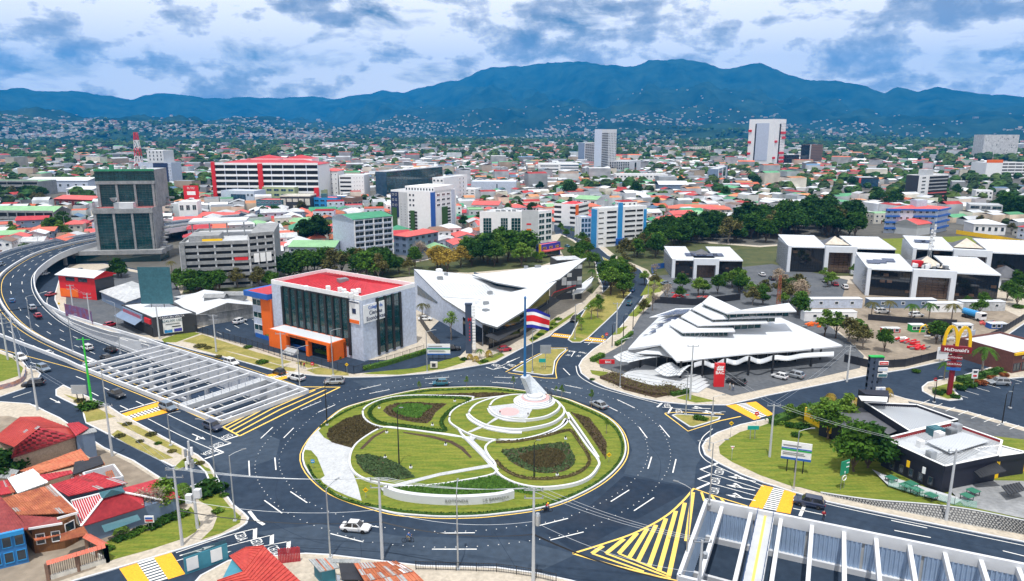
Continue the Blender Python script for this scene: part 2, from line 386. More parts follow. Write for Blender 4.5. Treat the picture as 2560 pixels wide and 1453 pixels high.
db=MB();U=I_E+6;db.strip(lift(HWL[U:],-1.5),lift(HWR[U:],-1.5));db.build('deck_soffit',CONCD,HWO)
for i in range(I_E+12,len(HW),7):
 p,n=ED[i]
 for o in (-7,0,8):MB().prism([p+n*o+Vector((math.cos(a)*.8,math.sin(a)*.8,0)) for a in np.arange(0,6.28,.7)],0,p.z-1.2).build('pier',CONCD,HWO)
 MB().bar(p+n*13+Vector((0,0,-1.55)),p-n*10+Vector((0,0,-1.55)),1.6,1.1).build('pier_cap',CONCD,HWO)
def cut_wall(P,name='retaining_wall',parent=None,out=0.9):
 a=[Vector((p.x,p.y,-6.6)) for p in P];b=[Vector((p.x,p.y,0.0)) for p in P]
 MB().strip(a,b).build(name,CONCW,parent);line_walls([Vector((p.x,p.y,0)) for p in P],0.42,-0.05,out,'parapet',CONCW,parent)
LT=thing('underpass_cut','open road cut with white concrete walls and cross beams beside the office forecourt','underpass')
RT=thing('underpass_cut','open road cut with ribbed steel sheet walls and wide beams below the stone retaining wall','underpass')
leftside=[TB]+[TA]+HWL[I_A+3:I_E];rightside=[TB+TN*TW]+[TA+TN*TW]+HWR[I_A+3:I_E]
cut_wall([TB+TN*TW,TB],parent=LT);cut_wall(leftside,parent=LT);cut_wall(rightside,parent=LT)
def beam(p,q,w,h,z,parent,m=CONC,name='beam'):return MB().bar(Vector((p.x,p.y,z-h/2)),Vector((q.x,q.y,z-h/2)),w,h).build(name,m,parent)
for t in [0.3,4.6,8.9,13.2,17.5,21.8,26.1,30.4,34.7,39.0,49.6,53.4,57.2]:
 p=TA+TDIR*t;beam(p,p+TN*TW,0.5,0.6,0.5,LT,CONCW)
RAILM=mat('rail_navy',(.02,.06,.16),.5,var=.1)
def walkway(p,q,w,d,parent,tact=False):
 MB().bar(Vector((p.x,p.y,-0.35)),Vector((q.x,q.y,-0.35)),w,1.0).build('walkway_deck',CONC,parent)
 n=Vector((-(q-p).y,(q-p).x,0)).normalized()
 if tact:MB().bar(Vector((p.x,p.y,0.165)),Vector((q.x,q.y,0.165)),0.35,0.02).build('tactile_strip',ROADY,parent)
 for s in (-1,1):
  r=MB();o=n*s*(w/2-0.12)
  for z in (0.55,0.85,1.15):r.tube([p+o+Vector((0,0,z)),q+o+Vector((0,0,z))],0.03,5)
  for k in range(12):
   a=p.lerp(q,k/11)+o;r.tube([a+Vector((0,0,0.1)),a+Vector((0,0,1.15))],0.035,5)
  r.build('railing',RAILM,parent)
p=TA+TDIR*44.3;walkway(p-TN*0.4,p+TN*(TW+.4),2.6,1,LT)
for t in (6,14,22,30,38):
 c=TA+TDIR*t+TN*TW/2;MB().box(c.x-.4,c.x+.4,c.y-.4,c.y+.4,-5.8,-0.3).build('column',CONC,LT)
RIB=mat('ribbed_steel_sheet',(0.36,0.48,0.66),0.5,0.1,var=0.10,scale=0.8)
def rib_wall(p,q,nin,z0,z1,parent):
 L_=(q-p).length;d=(q-p)/L_;n=int(L_/0.6);A=[]
 for i in range(n):
  for s,o in ((0,0),(0.22,0),(0.34,0.22),(0.5,0.22)):
   A.append(p+d*(i*0.6+s)+nin*o)
 MB().strip([Vector((a.x,a.y,z0)) for a in A],[Vector((a.x,a.y,z1)) for a in A]).build('sheet_pile_wall',RIB,parent)
for k in range(12):
 a=R0+RDIR*(k*7.5);b=R0+RDIR*min(RLEN,k*7.5+7.45)
 rib_wall(a+RN*0.15,b+RN*0.15,RN,-5.2,-0.9,RT)
rib_wall(R0+RDIR*0.15,R0+RDIR*0.15+RN*TW,RDIR,-5.2,-0.9,RT)
for a,b in ((R0,R1),(R0+RN*TW,R0),(R1+RN*TW,R0+RN*TW)):
 MB().strip([Vector((a.x,a.y,-6.6)),Vector((b.x,b.y,-6.6))],[Vector((a.x,a.y,0)),Vector((b.x,b.y,0))]).build('retaining_wall',CONC,RT)
 line_walls([Vector((a.x,a.y,0)),Vector((b.x,b.y,0))],0.5,-1.0,0.85,'parapet',CONCW,RT)
 nin=RN if a is R0 else (-RN if b is not R0 else RDIR)
for a,b,nn in ((R0,R1,RN),(R1+RN*TW,R0+RN*TW,-RN)):
 MB().bar(Vector((a.x,a.y,-5.55))+nn*.5,Vector((b.x,b.y,-5.55))+nn*.5,0.6,0.9).build('base_barrier',CONCW,RT)
def rim_t(px,py):g=G(px,py,0.6);return (g-R0).to_2d().dot(RDIR.to_2d())
for px,py in ((1803,1269),(1876,1283),(1952,1299),(2030,1315),(2111,1332),(2192,1349),(2277,1368),(2366,1385),(2455,1397.5),(2547,1411.6),(2645,1430)):
 p=R0+RDIR*rim_t(px,py);beam(p,p+RN*TW,0.55,1.0,0.25,RT,CONCW)
p=R0+RDIR*rim_t(1914,1283);walkway(p-RN*0.3,p+RN*(TW+.4),2.5,1,RT,True)
def slab(name,pts,top=PAVE,smooth=0,h=0.14,z=0.0,kerb=True,kb=None):
 P=GS(pts,z) if not isinstance(pts[0],Vector) else pts
 if smooth:P=spline(P,smooth,True)
 mb=MB();mb.prism(P,z-0.02,z+h,0,0)
 o=struct(name,mb,[kb or CONCW])
 MB().sheet(inset(P,0.28),z+h+0.012).build('paving',top,o)
 return o
def patch(parent,name,pts,m,z=0.165,smooth=0,kind=None):
 P=GS(pts,z) if not isinstance(pts[0],Vector) else pts
 if smooth:P=spline(P,smooth,True)
 return MB().sheet(P,z).build(name,m,parent,kind=kind)
SW=slab('pavement',[(139,975),(158,963),(182,974),(212,988),(275,1017),(303,1036),(341,1056),(454,1117),(495,1138),(524,1161),(544,1193),(562,1231),(582,1260),(611,1283),(623,1296),(618,1310),(597,1324),(539,1347),(466,1371),(378,1397),(262,1432),(189,1453),(60,1500),(-400,1640),(-400,1015),(0,1005),(75,1010),(150,1045),(245,1109),(262,1120),(335,1152),(408,1199),(443,1228),(492,1211),(520,1200),(512,1181),(486,1158),(466,1164),(431,1168),(399,1152),(277,1091),(214,1059),(208,1040),(206,1023),(154,998),(139,990)])
patch(SW,'lawn',[(158,985),(200,997),(262,1030),(290,1042),(216,1056),(212,1036),(185,1000)],GRASSD)
patch(SW,'lawn',[(291,1055),(341,1064),(454,1122),(454,1138),(378,1100),(306,1066)],GRASSD)
patch(SW,'lawn',[(278,1087),(294,1075),(434,1145),(401,1150),(320,1111)],GRASSD)
patch(SW,'lawn',[(512,1167),(524,1172),(539,1202),(553,1240),(574,1266),(603,1292),(600,1307),(553,1333),(502,1350),(532,1321),(543,1292),(528,1268),(498,1252),(488,1232),(497,1216),(527,1204),(517,1180),(490,1154),(440,1176),(434,1170),(457,1148),(490,1146)],GRASS)
patch(SW,'lawn',[(255,1361),(291,1340),(380,1325),(431,1298),(460,1284),(477,1266),(495,1292),(501,1310),(489,1330),(466,1344),(378,1373),(291,1397),(258,1408)],GRASS)
MB().sheet(GS([(-300,1050),(20,1040),(170,1075),(240,1115),(330,1160),(400,1205),(440,1240),(470,1262),(430,1295),(250,1360),(240,1420),(100,1470),(-300,1600)],0.163),0.163).build('yard',EARTH,SW)
NW=slab('pavement',[(-260,1060),(0,993),(60,973),(95,950),(103,935),(92,925),(72,922),(50,895),(0,876),(-260,830)])
patch(NW,'lawn',[(-200,880),(0,884),(30,895),(58,920),(52,938),(0,955),(-200,990)],GRASS)
NB=slab('pavement',[(138,731),(136,750),(149,778),(176,797),(220,813),(275,830),(358,844),(413,857),(495,880),(600,904),(682,927),(765,938),(793,941),(875,945),(958,943),(1068,935),(1150,923),(1240,907),(1273,889),(1322,863),(1375,841),(1386,830),(1427,802),(1449,783),(1468,769),(1490,753),(1508,734),(1506,712),(1496,690),(1489,655),(1467,626),(1434,600),(1401,585),(1290,602),(1100,642),(700,722),(420,692),(260,660),(175,662),(150,690)])
patch(NB,'car_park',[(480,826),(600,790),(700,790),(760,840),(900,900),(1000,900),(1090,860),(1070,830),(1130,770),(1180,750),(1210,830),(1150,890),(1040,920),(880,935),(640,868)],ASPH,0.17)
patch(NB,'lawn',[(455,853),(505,836),(640,880),(730,905),(700,912),(600,885),(500,862)],GRASSD)
patch(NB,'lawn',[(490,872),(520,864),(600,888),(700,914),(742,922),(735,928),(690,925),(590,898)],GRASSD)
patch(NB,'lawn',[(765,925),(800,918),(870,932),(872,939),(790,936)],GRASSD)
patch(NB,'lawn',[(738,908),(752,902),(790,908),(800,917),(770,920)],GRASSD)
patch(NB,'lawn',[(905,935),(1000,917),(1060,893),(1140,888),(1165,905),(1110,922),(1000,937)],GRASS)
patch(NB,'lawn',[(1380,826),(1425,795),(1440,778),(1420,790),(1360,830)],GRASS)
patch(NB,'lawn',[(1322,850),(1380,800),(1400,790),(1370,830),(1330,856)],GRASS)
patch(NB,'lawn',[(1190,905),(1250,880),(1262,888),(1240,900),(1200,912)],GRASS)
patch(NB,'lawn',[(1458,772),(1478,750),(1500,735),(1492,750),(1470,766)],GRASS)
patch(NB,'car_park',[(165,700),(270,668),(440,700),(455,745),(430,840),(358,838),(275,822),(225,805),(190,790),(165,765)],ASPH2,0.168)
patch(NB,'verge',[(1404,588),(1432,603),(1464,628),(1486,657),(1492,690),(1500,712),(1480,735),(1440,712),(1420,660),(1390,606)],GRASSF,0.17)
struct('road',MB().sheet(GS([(1392,592),(1440,600),(1480,607),(1438,568),(1408,535),(1380,515),(1362,518),(1378,555)],0.004),0.004),ASPH)
patch(NB,'lawn',[(404,848),(450,833),(478,828),(500,834),(440,856),(410,856)],GRASS)
MD=slab('median',[(1419,850),(1430,857),(1452,857),(1470,847),(1488,830),(1515,805),(1543,778),(1565,745),(1578,733),(1577,709),(1557,676),(1530,655),(1505,642),(1512,656),(1530,680),(1533,700),(1518,722),(1490,748),(1462,775),(1444,805),(1428,838)],GRASSD)
patch(MD,'lawn',[(1424,848),(1432,853),(1450,853),(1460,846),(1440,843)],GRASS)
patch(MD,'lawn',[(1438,833),(1470,838),(1486,826),(1510,803),(1490,790),(1468,780),(1450,805)],GRASS)
EB=slab('pavement',[(1620,703),(1606,745),(1570,794),(1540,830),(1515,852),(1482,874),(1455,899),(1446,915),(1452,934),(1474,951),(1515,970),(1598,995),(1653,1006),(1722,1013),(1818,1014),(1880,1000),(1920,990),(2030,968),(2168,940),(2264,925),(2360,904),(2443,877),(2512,844),(2560,811),(2700,740),(2900,640),(2600,600),(2100,600),(1900,615),(1700,600),(1560,600),(1480,605),(1520,640),(1560,655),(1600,675)])
patch(EB,'forecourt',[(1560,860),(1600,790),(1700,690),(2000,760),(2120,850),(2160,890),(2150,920),(2020,950),(1900,975),(1830,990),(1740,960),(1600,950),(1500,918),(1495,895)],ASPH2,0.17)
patch(EB,'yard',[(1990,770),(2060,700),(2480,760),(2555,795),(2490,840),(2430,865),(2300,905),(2180,905),(2100,830)],EARTH,0.172)
patch(EB,'office_car_park',[(1640,690),(1930,660),(2120,700),(2100,760),(1990,765),(1700,720)],ASPH2,0.174)
patch(EB,'lawn',[(1480,900),(1510,890),(1540,905),(1500,912)],GRASS)
patch(EB,'lawn',[(1475,925),(1520,930),(1510,944),(1480,935)],GRASS)
patch(EB,'lawn',[(1690,995),(1720,985),(1790,1003),(1740,1007)],GRASS)
patch(EB,'lawn',[(1570,790),(1600,760),(1630,730),(1640,740),(1612,772),(1590,792)],GRASS)
patch(EB,'lawn',[(1600,740),(1625,700),(1650,690),(1690,700),(1650,730)],GRASS)
patch(EB,'lawn',[(1530,838),(1545,820),(1570,815),(1550,835)],GRASS)
patch(EB,'shrub_bed',[(1505,940),(1530,930),(1660,955),(1690,985),(1640,995),(1560,975)],SOIL,0.176)
patch(EB,'field',[(2020,640),(2120,600),(2420,590),(2480,612),(2300,660),(2200,670),(2100,670)],GRASS,0.18)
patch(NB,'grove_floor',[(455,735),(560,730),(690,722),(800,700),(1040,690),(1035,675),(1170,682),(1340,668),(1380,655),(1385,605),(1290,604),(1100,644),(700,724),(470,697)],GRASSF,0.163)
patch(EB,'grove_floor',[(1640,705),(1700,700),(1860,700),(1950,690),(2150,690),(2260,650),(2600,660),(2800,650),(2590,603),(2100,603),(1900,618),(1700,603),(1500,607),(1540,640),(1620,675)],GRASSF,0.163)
AV=slab('traffic_island',[(1281,928),(1330,898),(1377,873),(1414,872),(1416,876),(1400,888),(1388,904),(1385,926),(1383,937),(1361,939)],GRASSD)
TI=slab('traffic_island',[(1679,1039),(1690,1036),(1802,1043),(1798,1050),(1735,1069),(1723,1068)],GRASSD)
SE=slab('pavement',[(1921,1047),(1851,1062),(1793,1082),(1764,1100),(1754,1117),(1761,1138),(1793,1158),(1851,1187),(1909,1209),(1930,1215),(1983,1232),(2067,1256),(2160,1276),(2285,1302),(2410,1327),(2560,1357),(2760,1400),(2900,1300),(2760,1110),(2560,1070),(2420,1030),(2262,997),(2223,985),(2057,1010)])
patch(SE,'lawn',[(1797,1117),(1815,1100),(1850,1080),(1900,1066),(2000,1030),(2100,1020),(2140,1080),(2230,1200),(2300,1255),(2190,1245),(2100,1230),(1980,1216),(1900,1188),(1830,1155),(1800,1135)],GRASS)
patch(SE,'car_park',[(2270,1003),(2420,1036),(2560,1078),(2760,1118),(2760,1200),(2500,1120),(2300,1060)],ASPH2,0.17)
MC=slab('pavement',[(2304,968),(2319,956),(2402,940),(2470,921),(2526,901),(2560,885),(2700,840),(2760,930),(2560,945),(2470,952),(2443,959),(2385,976),(2404,995),(2407,1000),(2374,1003),(2333,995),(2305,979)])
patch(MC,'lawn',[(2330,970),(2400,950),(2475,930),(2540,915),(2560,920),(2470,945),(2380,972),(2395,994),(2370,997),(2335,985)],GRASS)
SB=slab('pavement',[(470,1475),(500,1440),(571,1402),(640,1394),(685,1390),(764,1384),(822,1387),(880,1394),(997,1408),(1055,1415),(1240,1419),(1342,1433),(1429,1452),(1520,1480),(1560,1540),(1500,1900),(300,1900)])
def mark(pts,wd,m=ROADW,name='lane_line',z=0.016,sm=0):
 P=GS(pts,z)
 if sm:P=spline(P,sm)
 return MB().ribbon(P,wd).build(name,m,ROAD)
for a in """682,1068,652,1096 734,1070,709,1095 622,1152,624,1189 687,1144,690,1175 661,1251,705,1283 726,1229,768,1257 826,1334,908,1355 927,1315,947,1318 1093,1333,1187,1332 1080,1373,1192,1373 1348,1314,1420,1296
1376,1350,1459,1330 1527,1254,1573,1225 1585,1277,1635,1244 1620,1172,1629,1142 1682,1182,1690,1148 1598,1068,1618,1095 1649,1063,1674,1093 1378,972,1427,983 1413,963,1453,971 1543,999,1587,1020 1515,1014,1544,1028
1236,943,1294,945 1230,956,1283,959 752,1024,803,1003 795,1031,838,1012 899,974,952,962 924,984,974,974 1062,947,1123,943 1072,959,1126,956
76,906,96,912 190,941,212,950 260,969,282,980 228,981,246,990 300,1014,321,1024 340,1003,361,1013 32,994,78,979 2228,1301,2318,1320 2236,1326,2327,1344 2507,1377,2560,1390 1983,1271,2064,1288
1408,921,1425,938 300,846,320,852 352,858,372,864 1428,892,1437,878""".split():
 x0,y0,x1,y1=map(float,a.split(','));mark([(x0,y0),(x1,y1)],0.2,name='lane_dash')
for pts,wd,m,sm in (([(370,1047),(454,1090),(550,1132)],.16,ROADW,4),([(419,1036),(500,1075),(574,1107)],.16,ROADW,4),([(512,1147),(559,1131)],.4,ROADW,0),([(536,1121),(577,1108)],.4,ROADW,0),([(559,1101),(597,1089)],.4,ROADW,0),
 ([(559,1131),(536,1121)],.3,ROADW,0),([(577,1108),(559,1101)],.3,ROADW,0),([(300,1030),(396,1003)],.4,ROADW,0),
 ([(1751,1174),(1794,1158)],.4,ROADW,0),([(1745,1198),(1776,1186)],.4,ROADW,0),([(1742,1222),(1774,1208)],.4,ROADW,0),([(1751,1174),(1776,1184),(1901,1223)],.16,ROADW,0),([(1745,1198),(1776,1208),(1889,1239)],.16,ROADW,0),([(2000,1290),(2011,1265)],.5,ROADW,0),
 ([(638,1321),(637,1346)],.55,ROADW,0),([(680,1337),(679,1362)],.55,ROADW,0),([(722,1353),(720,1382)],.55,ROADW,0),([(440,1382),(560,1342),(640,1321)],.16,ROADW,4),([(442,1402),(560,1368),(682,1337)],.16,ROADW,4),([(660,1365),(726,1353)],.16,ROADW,0),
 ([(1215,918),(1233,924),(1262,917)],.3,ROADW,0),([(1255,918),(1272,924)],.3,ROADW,0),([(1233,924),(1300,893)],.14,ROADW,0),([(1643,1018),(1655,1008)],.4,ROADW,0),([(1670,1034),(1680,1018)],.4,ROADW,0),([(1655,1018),(1800,1032)],.14,ROADW,0),([(1460,856),(1507,858)],.4,ROADW,0),([(1470,862),(1484,850)],.14,ROADW,0),
 ([(0,873),(69,891),(193,925),(300,967),(394,1005)],.2,ROADY,4),([(443,1018),(540,1062)],.2,ROADY,4),([(420,862),(600,915),(740,962)],.18,ROADY,4),([(120,742),(118,758),(140,783),(190,810),(275,838),(420,866)],.16,ROADW,6),
 ([(1782,1072),(1758,1092),(1748,1117),(1756,1142),(1790,1165),(1909,1216)],.16,ROADW,6),([(1990,1241),(2160,1281),(2560,1364)],.16,ROADW,4),([(1440,915),(1446,937),(1470,955),(1515,974),(1650,1010)],.18,ROADW,6),([(623,1278),(640,1300),(660,1312)],.5,ROADW,0)):
 mark(pts,wd,m,'lane_line',sm=sm)
def z3(L_):return [(1240+a/3.4353,1030+b/3.4353) for a,b in L_]
for L_ in ([(1692,690),(1635,1110)],[(1622,780),(1484,1410)],[(1545,850),(1398,1370)],[(1460,915),(1314,1325)],[(1375,970),(1218,1285)],[(1300,1000),(1145,1250)],[(1212,1040),(1055,1215)],[(1100,1090),(945,1215)],[(920,1150),(825,1215)]):mark(z3(L_),0.62,ROADY,'hatch_stripe')
mark(z3([(660,1215),(900,1140),(1200,1035),(1450,900),(1600,770),(1700,655)]),0.34,ROADY,'hatch_border',0.022,6)
mark(z3([(660,1215),(1000,1315),(1570,1455)]),0.34,ROADY,'hatch_border',0.022)
for L_ in ([(825,1215),(1270,1370)],[(945,1215),(1500,1425)],[(1055,1215),(1490,1400)]):mark(z3(L_),0.34,ROADY,'hatch_border',0.027)
mark(z3([(1700,658),(1900,728),(2160,808)]),0.25,ROADY,'hatch_border')
for L_ in ([(1765,690),(1790,765)],[(1850,715),(1880,760)],[(1930,740),(1960,775)]):mark(z3(L_),0.4,ROADY,'hatch_stripe')
for L_ in ([(599,1090),(720,1030),(850,968)],[(588,1084),(700,1024),(815,974)],[(576,1078),(680,1022),(788,975)],[(566,1073),(660,1022),(765,980)],[(557,1068),(640,1027)]):mark(L_,0.42,ROADY,'hatch_stripe')
mark([(545,1061),(599,1090)],0.35,ROADY,'hatch_border',0.022);mark([(735,967),(850,968)],0.35,ROADY,'hatch_border',0.022);mark([(765,980),(812,966)],0.3,ROADY,'hatch_border',0.024)
mark([(1270,932),(1360,945),(1392,946)],0.3,ROADY,'hatch_border');mark([(1264,930),(1330,893),(1380,869),(1420,870)],.22,ROADY,'hatch_border');mark([(1392,946),(1389,926),(1393,905),(1405,888),(1420,874)],.22,ROADY,'hatch_border',sm=4)
mark([(1662,1034),(1720,1078),(1800,1052),(1852,1041)],.3,ROADY,'hatch_border');mark([(1662,1033),(1700,1030),(1810,1036)],.25,ROADY,'hatch_border')
def crossing(quad,n):
 p0,p1,p2,p3=GS(quad,0.014)
 def P(u,v,z=0.0):a=p0.lerp(p1,u).lerp(p3.lerp(p2,u),v);return Vector((a.x,a.y,0.014+z))
 for u0,u1 in ((0,.34),(.66,1)):MB().add([P(u0,0),P(u1,0),P(u1,1),P(u0,1)],[(0,1,2,3)]).build('crossing_band',ROADO,ROAD)
 for i in range(n):MB().add([P(.34,(i+.05)/n),P(.66,(i+.05)/n),P(.66,(i+.62)/n),P(.34,(i+.62)/n)],[(0,1,2,3)]).build('crossing_stripe',ROADW,ROAD)
crossing([(303,1035),(340,1053),(447,1024),(400,1004)],12)
crossing([(298,1422),(428,1381),(463,1435),(335,1476)],9)
crossing([(1377,841),(1386,833),(1430,838),(1423,846)],9);crossing([(1460,852),(1469,843),(1516,848),(1509,856)],9)
crossing([(1815,1014),(1890,1004),(1935,1036),(1885,1050)],12)
crossing([(1905,1212),(1990,1232),(1976,1285),(1872,1266)],12)
crossing([(662,938),(700,950),(758,936),(722,927)],9)
def road_text(s,px,py,d,size,sx=0.55):
 d=Vector((d[0],d[1],0)).normalized();p=G(px,py,0.02);me=text_mesh(s,size*.82,0.0,'CENTER',0.0,ROADW,sx)
 obj('lettering',me,ROAD,p,math.atan2(d.y,d.x)-PI/2)
def arrow(px,py,d,L_=4.2,turn=0,m=ROADW):
 d=Vector((d[0],d[1],0)).normalized();p=G(px,py,0.02)
 mb=MB().add([(-.12,-L_/2,0),(.12,-L_/2,0),(.12,L_*.18,0),(.42,L_*.14,0),(0,L_/2,0),(-.42,L_*.14,0),(-.12,L_*.18,0)],[(0,1,2,6),(3,4,5),(2,3,5,6)])
 if turn:mb.add([(0,-.5,0.002),(0,-.2,0.002),(turn*.7,.75,0.002),(turn*.95,.55,0.002),(turn*.62,1.35,0.002),(turn*1.25,.95,0.002)],[(0,1,2,3),(2,3,5,4)])
 mb.build('arrow_marking',m,ROAD,p).rotation_euler=(0,0,math.atan2(d.y,d.x)-PI/2)
for x,y in ((521,1131),(542,1112),(566,1091)):road_text('CEDA',x,y,TDIR,2.6,0.42)
for x,y in ((1800,1179),(1790,1202),(1787,1227)):road_text('CEDA',x,y,-RDIR,2.6,0.42)
for x,y in ((601,1342),(641,1356),(684,1376)):road_text('CEDA',x,y,G(640,1321)-G(500,1362),2.6,0.42)
for x,y in ((1240,913),(1279,913)):road_text('CEDA',x,y,(-0.8,-1),2.6,0.42)
for x,y in ((1669,1014),(1698,1028)):road_text('CEDA',x,y,(-1,0.1),2.4,0.45)
for x,y in ((1430,879),(1456,882)):road_text('KPH',x,y,(0.75,1),2.0,0.7)
for x,y in ((1420,888),(1446,890)):road_text('30',x,y,(0.75,1),2.0,0.7)
for x,y in ((1278,902),(1311,902)):arrow(x,y,(-0.8,-1),4.2)
for x,y,t in ((1854,1197,1),(1851,1219,1),(1851,1244,1)):arrow(x,y,-RDIR,4.6,t)
for x,y in ((494,1376),(535,1391)):arrow(x,y,G(640,1321)-G(500,1362),4.6,1)
arrow(497,1092,TDIR,4.4,1);arrow(138,1002,TDIR,5.0);arrow(95,1018,-TDIR,5);arrow(356,852,-TDIR,4);arrow(108,731,(0.1,1),4.5);arrow(1752,1021,(-1,0.1),4,1);arrow(1779,1032,(-1,0.1),4,1)
WORN=mat('worn_road_patch',(0.036,0.054,0.082),0.85,spec=0.12,col2=(0.054,0.076,0.108),scale=0.12,sc2=0.9,bump=0.15,bscale=14);FRESH=mat('fresh_road_patch',(0.010,0.024,0.048),0.85,spec=0.12,col2=(0.028,0.038,0.058),scale=0.2,sc2=1.0)
for pts,m in (([(880,952),(958,948),(1068,940),(1150,928),(1240,913),(1262,931),(1360,946),(1394,948),(1440,938),(1474,956),(1515,976),(1598,1001),(1650,1012),(1662,1034),(1718,1080),(1746,1117),(1752,1146),(1740,1165),(1735,1218),(1560,1185),(1580,1126),(1565,1075),(1528,1038),(1463,1008),(1388,984),(1240,962),(1123,962),(1040,968),(950,985)],WORN),([(420,1060),(510,1105),(598,1092),(640,1074),(700,1100),(690,1145),(560,1190),(530,1150)],WORN),([(640,1330),(760,1376),(1000,1402),(1240,1412),(1350,1428),(1440,1386),(1300,1350),(1000,1340),(800,1310)],WORN),([(1560,1190),(1735,1222),(1440,1380),(1360,1330),(1480,1260)],FRESH),([(1500,800),(1545,770),(1570,735),(1600,745),(1560,795),(1520,845),(1480,850)],WORN)):patch(ROAD,'resurfaced_strip',pts,m,0.006)
for pts in ([(650,1290),(760,1345),(900,1375),(1100,1392)],[(1235,1330),(1290,1420)],[(700,1180),(690,1240),(730,1300)],[(1600,1090),(1650,1150),(1640,1220)],[(900,1340),(905,1400)],[(2100,1290),(2300,1335),(2500,1375)]):mark(pts,0.07,FRESH,'sealed_crack',0.010,5)
ISL=spline(GS([(755.6,1134.8),(811.8,1223.6),(953,1277.4),(1054.9,1291.1),(1142,1293.4),(1240,1287.6),(1376.8,1265.8),(1484.5,1219.2),(1545.7,1169.7),(1566,1126),(1554.4,1079.5),(1519.5,1044.6),(1460,1015.7),(1385.9,991),(1240,969),(1123,969.5),(1040.4,975.8),(902.8,1007.5),(834,1039.1)]),6,True)
ICOL=GRASS
RI=slab('roundabout_island',ISL,GRASS,0,0.16)
MB().ribbon(inset(ISL,-0.35)+[inset(ISL,-0.35)[0]],0.2,0.016).build('edge_line',ROADY,ROAD)
rail=inset(ISL,0.95)
IC=sum(ISL,Vector())/len(ISL)
for off in (3.9,7.9):
 st=MB()
 for p in along(inset(ISL,-off)+[inset(ISL,-off)[0]],1.5):st.box(p.x-.07,p.x+.07,p.y-.07,p.y+.07,0.0,0.03)
 st.build('road_studs',ROADW,ROAD,kind='stuff')
Az=lambda L_:[(1100+a/6.919,900+b/6.919) for a,b in L_]
Bz=lambda L_:[(740+a/5.588,950+b/5.588) for a,b in L_]
def bed(pts,z,m,name='bed',sm=5,wall=None,wz=None,zb=0.15,top=None):
 P=spline(GS(pts,z),sm,True) if sm else GS(pts,z)
 MB().prism(P,zb,z).build(name,m,RI)
 if wall:
  Q=P+[P[0],P[1]];line_walls([Vector((p.x,p.y,0)) for p in Q],wall,zb,(wz or z)+0.12,'garden_kerb',CONCW,RI)
 return P
def plants(P,n,m,h=(0.15,0.35),s=0.16,name='planting',z=None):
 xs=[p.x for p in P];ys=[p.y for p in P];mb=MB();k=0;z0=P[0].z if z is None else z;rnd=random.Random(len(P)*n)
 Q=[(p.x,p.y) for p in P]
 def inside(x,y):
  c=False;j=len(Q)-1
  for i in range(len(Q)):
   if (Q[i][1]>y) != (Q[j][1]>y) and x<(Q[j][0]-Q[i][0])*(y-Q[i][1])/(Q[j][1]-Q[i][1])+Q[i][0]:c=not c
   j=i
  return c
 t=0
 while k<n and t<n*8:
  t+=1;x=rnd.uniform(min(xs),max(xs));y=rnd.uniform(min(ys),max(ys))
  if not inside(x,y):continue
  k+=1;a=rnd.uniform(0,PI);hh=rnd.uniform(*h)
  for b in (a,a+PI/2):
   c,d=math.cos(b)*s*rnd.uniform(.7,1.4),math.sin(b)*s*rnd.uniform(.7,1.4);lx,ly=rnd.uniform(-.1,.1),rnd.uniform(-.1,.1)
   mb.add([(x-c,y-d,z0-.02),(x+c,y+d,z0-.02),(x+c*.8+lx,y+d*.8+ly,z0+hh),(x-c*.8+lx,y-d*.8+ly,z0+hh)],[(0,1,2,3)])
 o=mb.build(name,m,RI,kind='stuff');return o
BROWNP=mat('brown_ground_cover',(0.065,0.050,0.022),0.9,col2=(0.17,0.14,0.055),scale=2.5,sc2=9)
GREENP2=mat('bright_ground_cover',(0.07,0.20,0.025),0.85,col2=(0.17,0.34,0.05),scale=2.0,sc2=6)
GREENP3=mat('grey_green_cover',(0.05,0.11,0.035),0.85,col2=(0.13,0.20,0.08),scale=2.0,sc2=6)
PLAZA=mat('plaza_concrete',(0.46,0.48,0.50),0.8,var=0.10,scale=0.5,sc2=3)
PINK=mat('pink_terrazzo',(0.62,0.36,0.36),0.7,var=0.08,scale=4)
bed([(794,1074),(810,1094),(836,1108),(883,1121),(875,1143),(875,1162),(882,1181),(895,1216),(904,1252),(870,1240),(838,1226),(808,1207),(801,1197),(812,1190),(793,1143),(778,1126),(763,1124),(765,1110),(776,1091)],0.20,PLAZA,'plaza',0)
P=bed([(909,1036),(926,1058),(950,1069),(915,1094),(880,1119),(831,1106),(817,1090),(822,1074),(866,1047)],0.24,SOIL,'bed',0);plants(P,2600,BROWNP,(0.1,0.3),0.14)
LN=bed([(957,1069),(909,1095),(883,1120),(874,1152),(883,1178),(909,1196),(950,1208),(996,1214),(1055,1215),(1142,1204),(1236,1184),(1223,1161),(1190,1125),(1154,1093),(1069,1080),(1000,1071)],0.42,GRASS,'lawn',4,0.35)
patch(RI,'flower_row',Bz([(890,960),(930,970),(1100,800),(1260,710),(1230,700),(1060,790)]),SOIL,0.45)
patch(RI,'flower_row',Bz([(1500,740),(1900,810),(2150,880),(2300,970),(2430,1090),(2459,1080),(2340,940),(2180,850),(1920,780),(1500,725)]),SOIL,0.45)
P=GS(Bz([(830,1050),(1000,1040),(1200,1080),(1400,1160),(1560,1260),(1660,1360),(1400,1400),(1150,1380),(950,1280),(860,1170)]),0.44);plants(P,2200,GREENP3,(0.08,0.25),0.14)
MB().sheet(P,0.452).build('bed',SOIL,RI)
MB().prism(GS([(950,1219),(957,1226),(1100,1189),(1235,1166),(1232,1159),(1100,1182)],0.5),0.3,0.5).build('path',PLAZA,RI)
MB().prism(GS([(1154,1090),(1192,1092),(1183,1100),(1240,1156),(1224,1161)],0.55),0.2,0.55).build('path',PLAZA,RI)
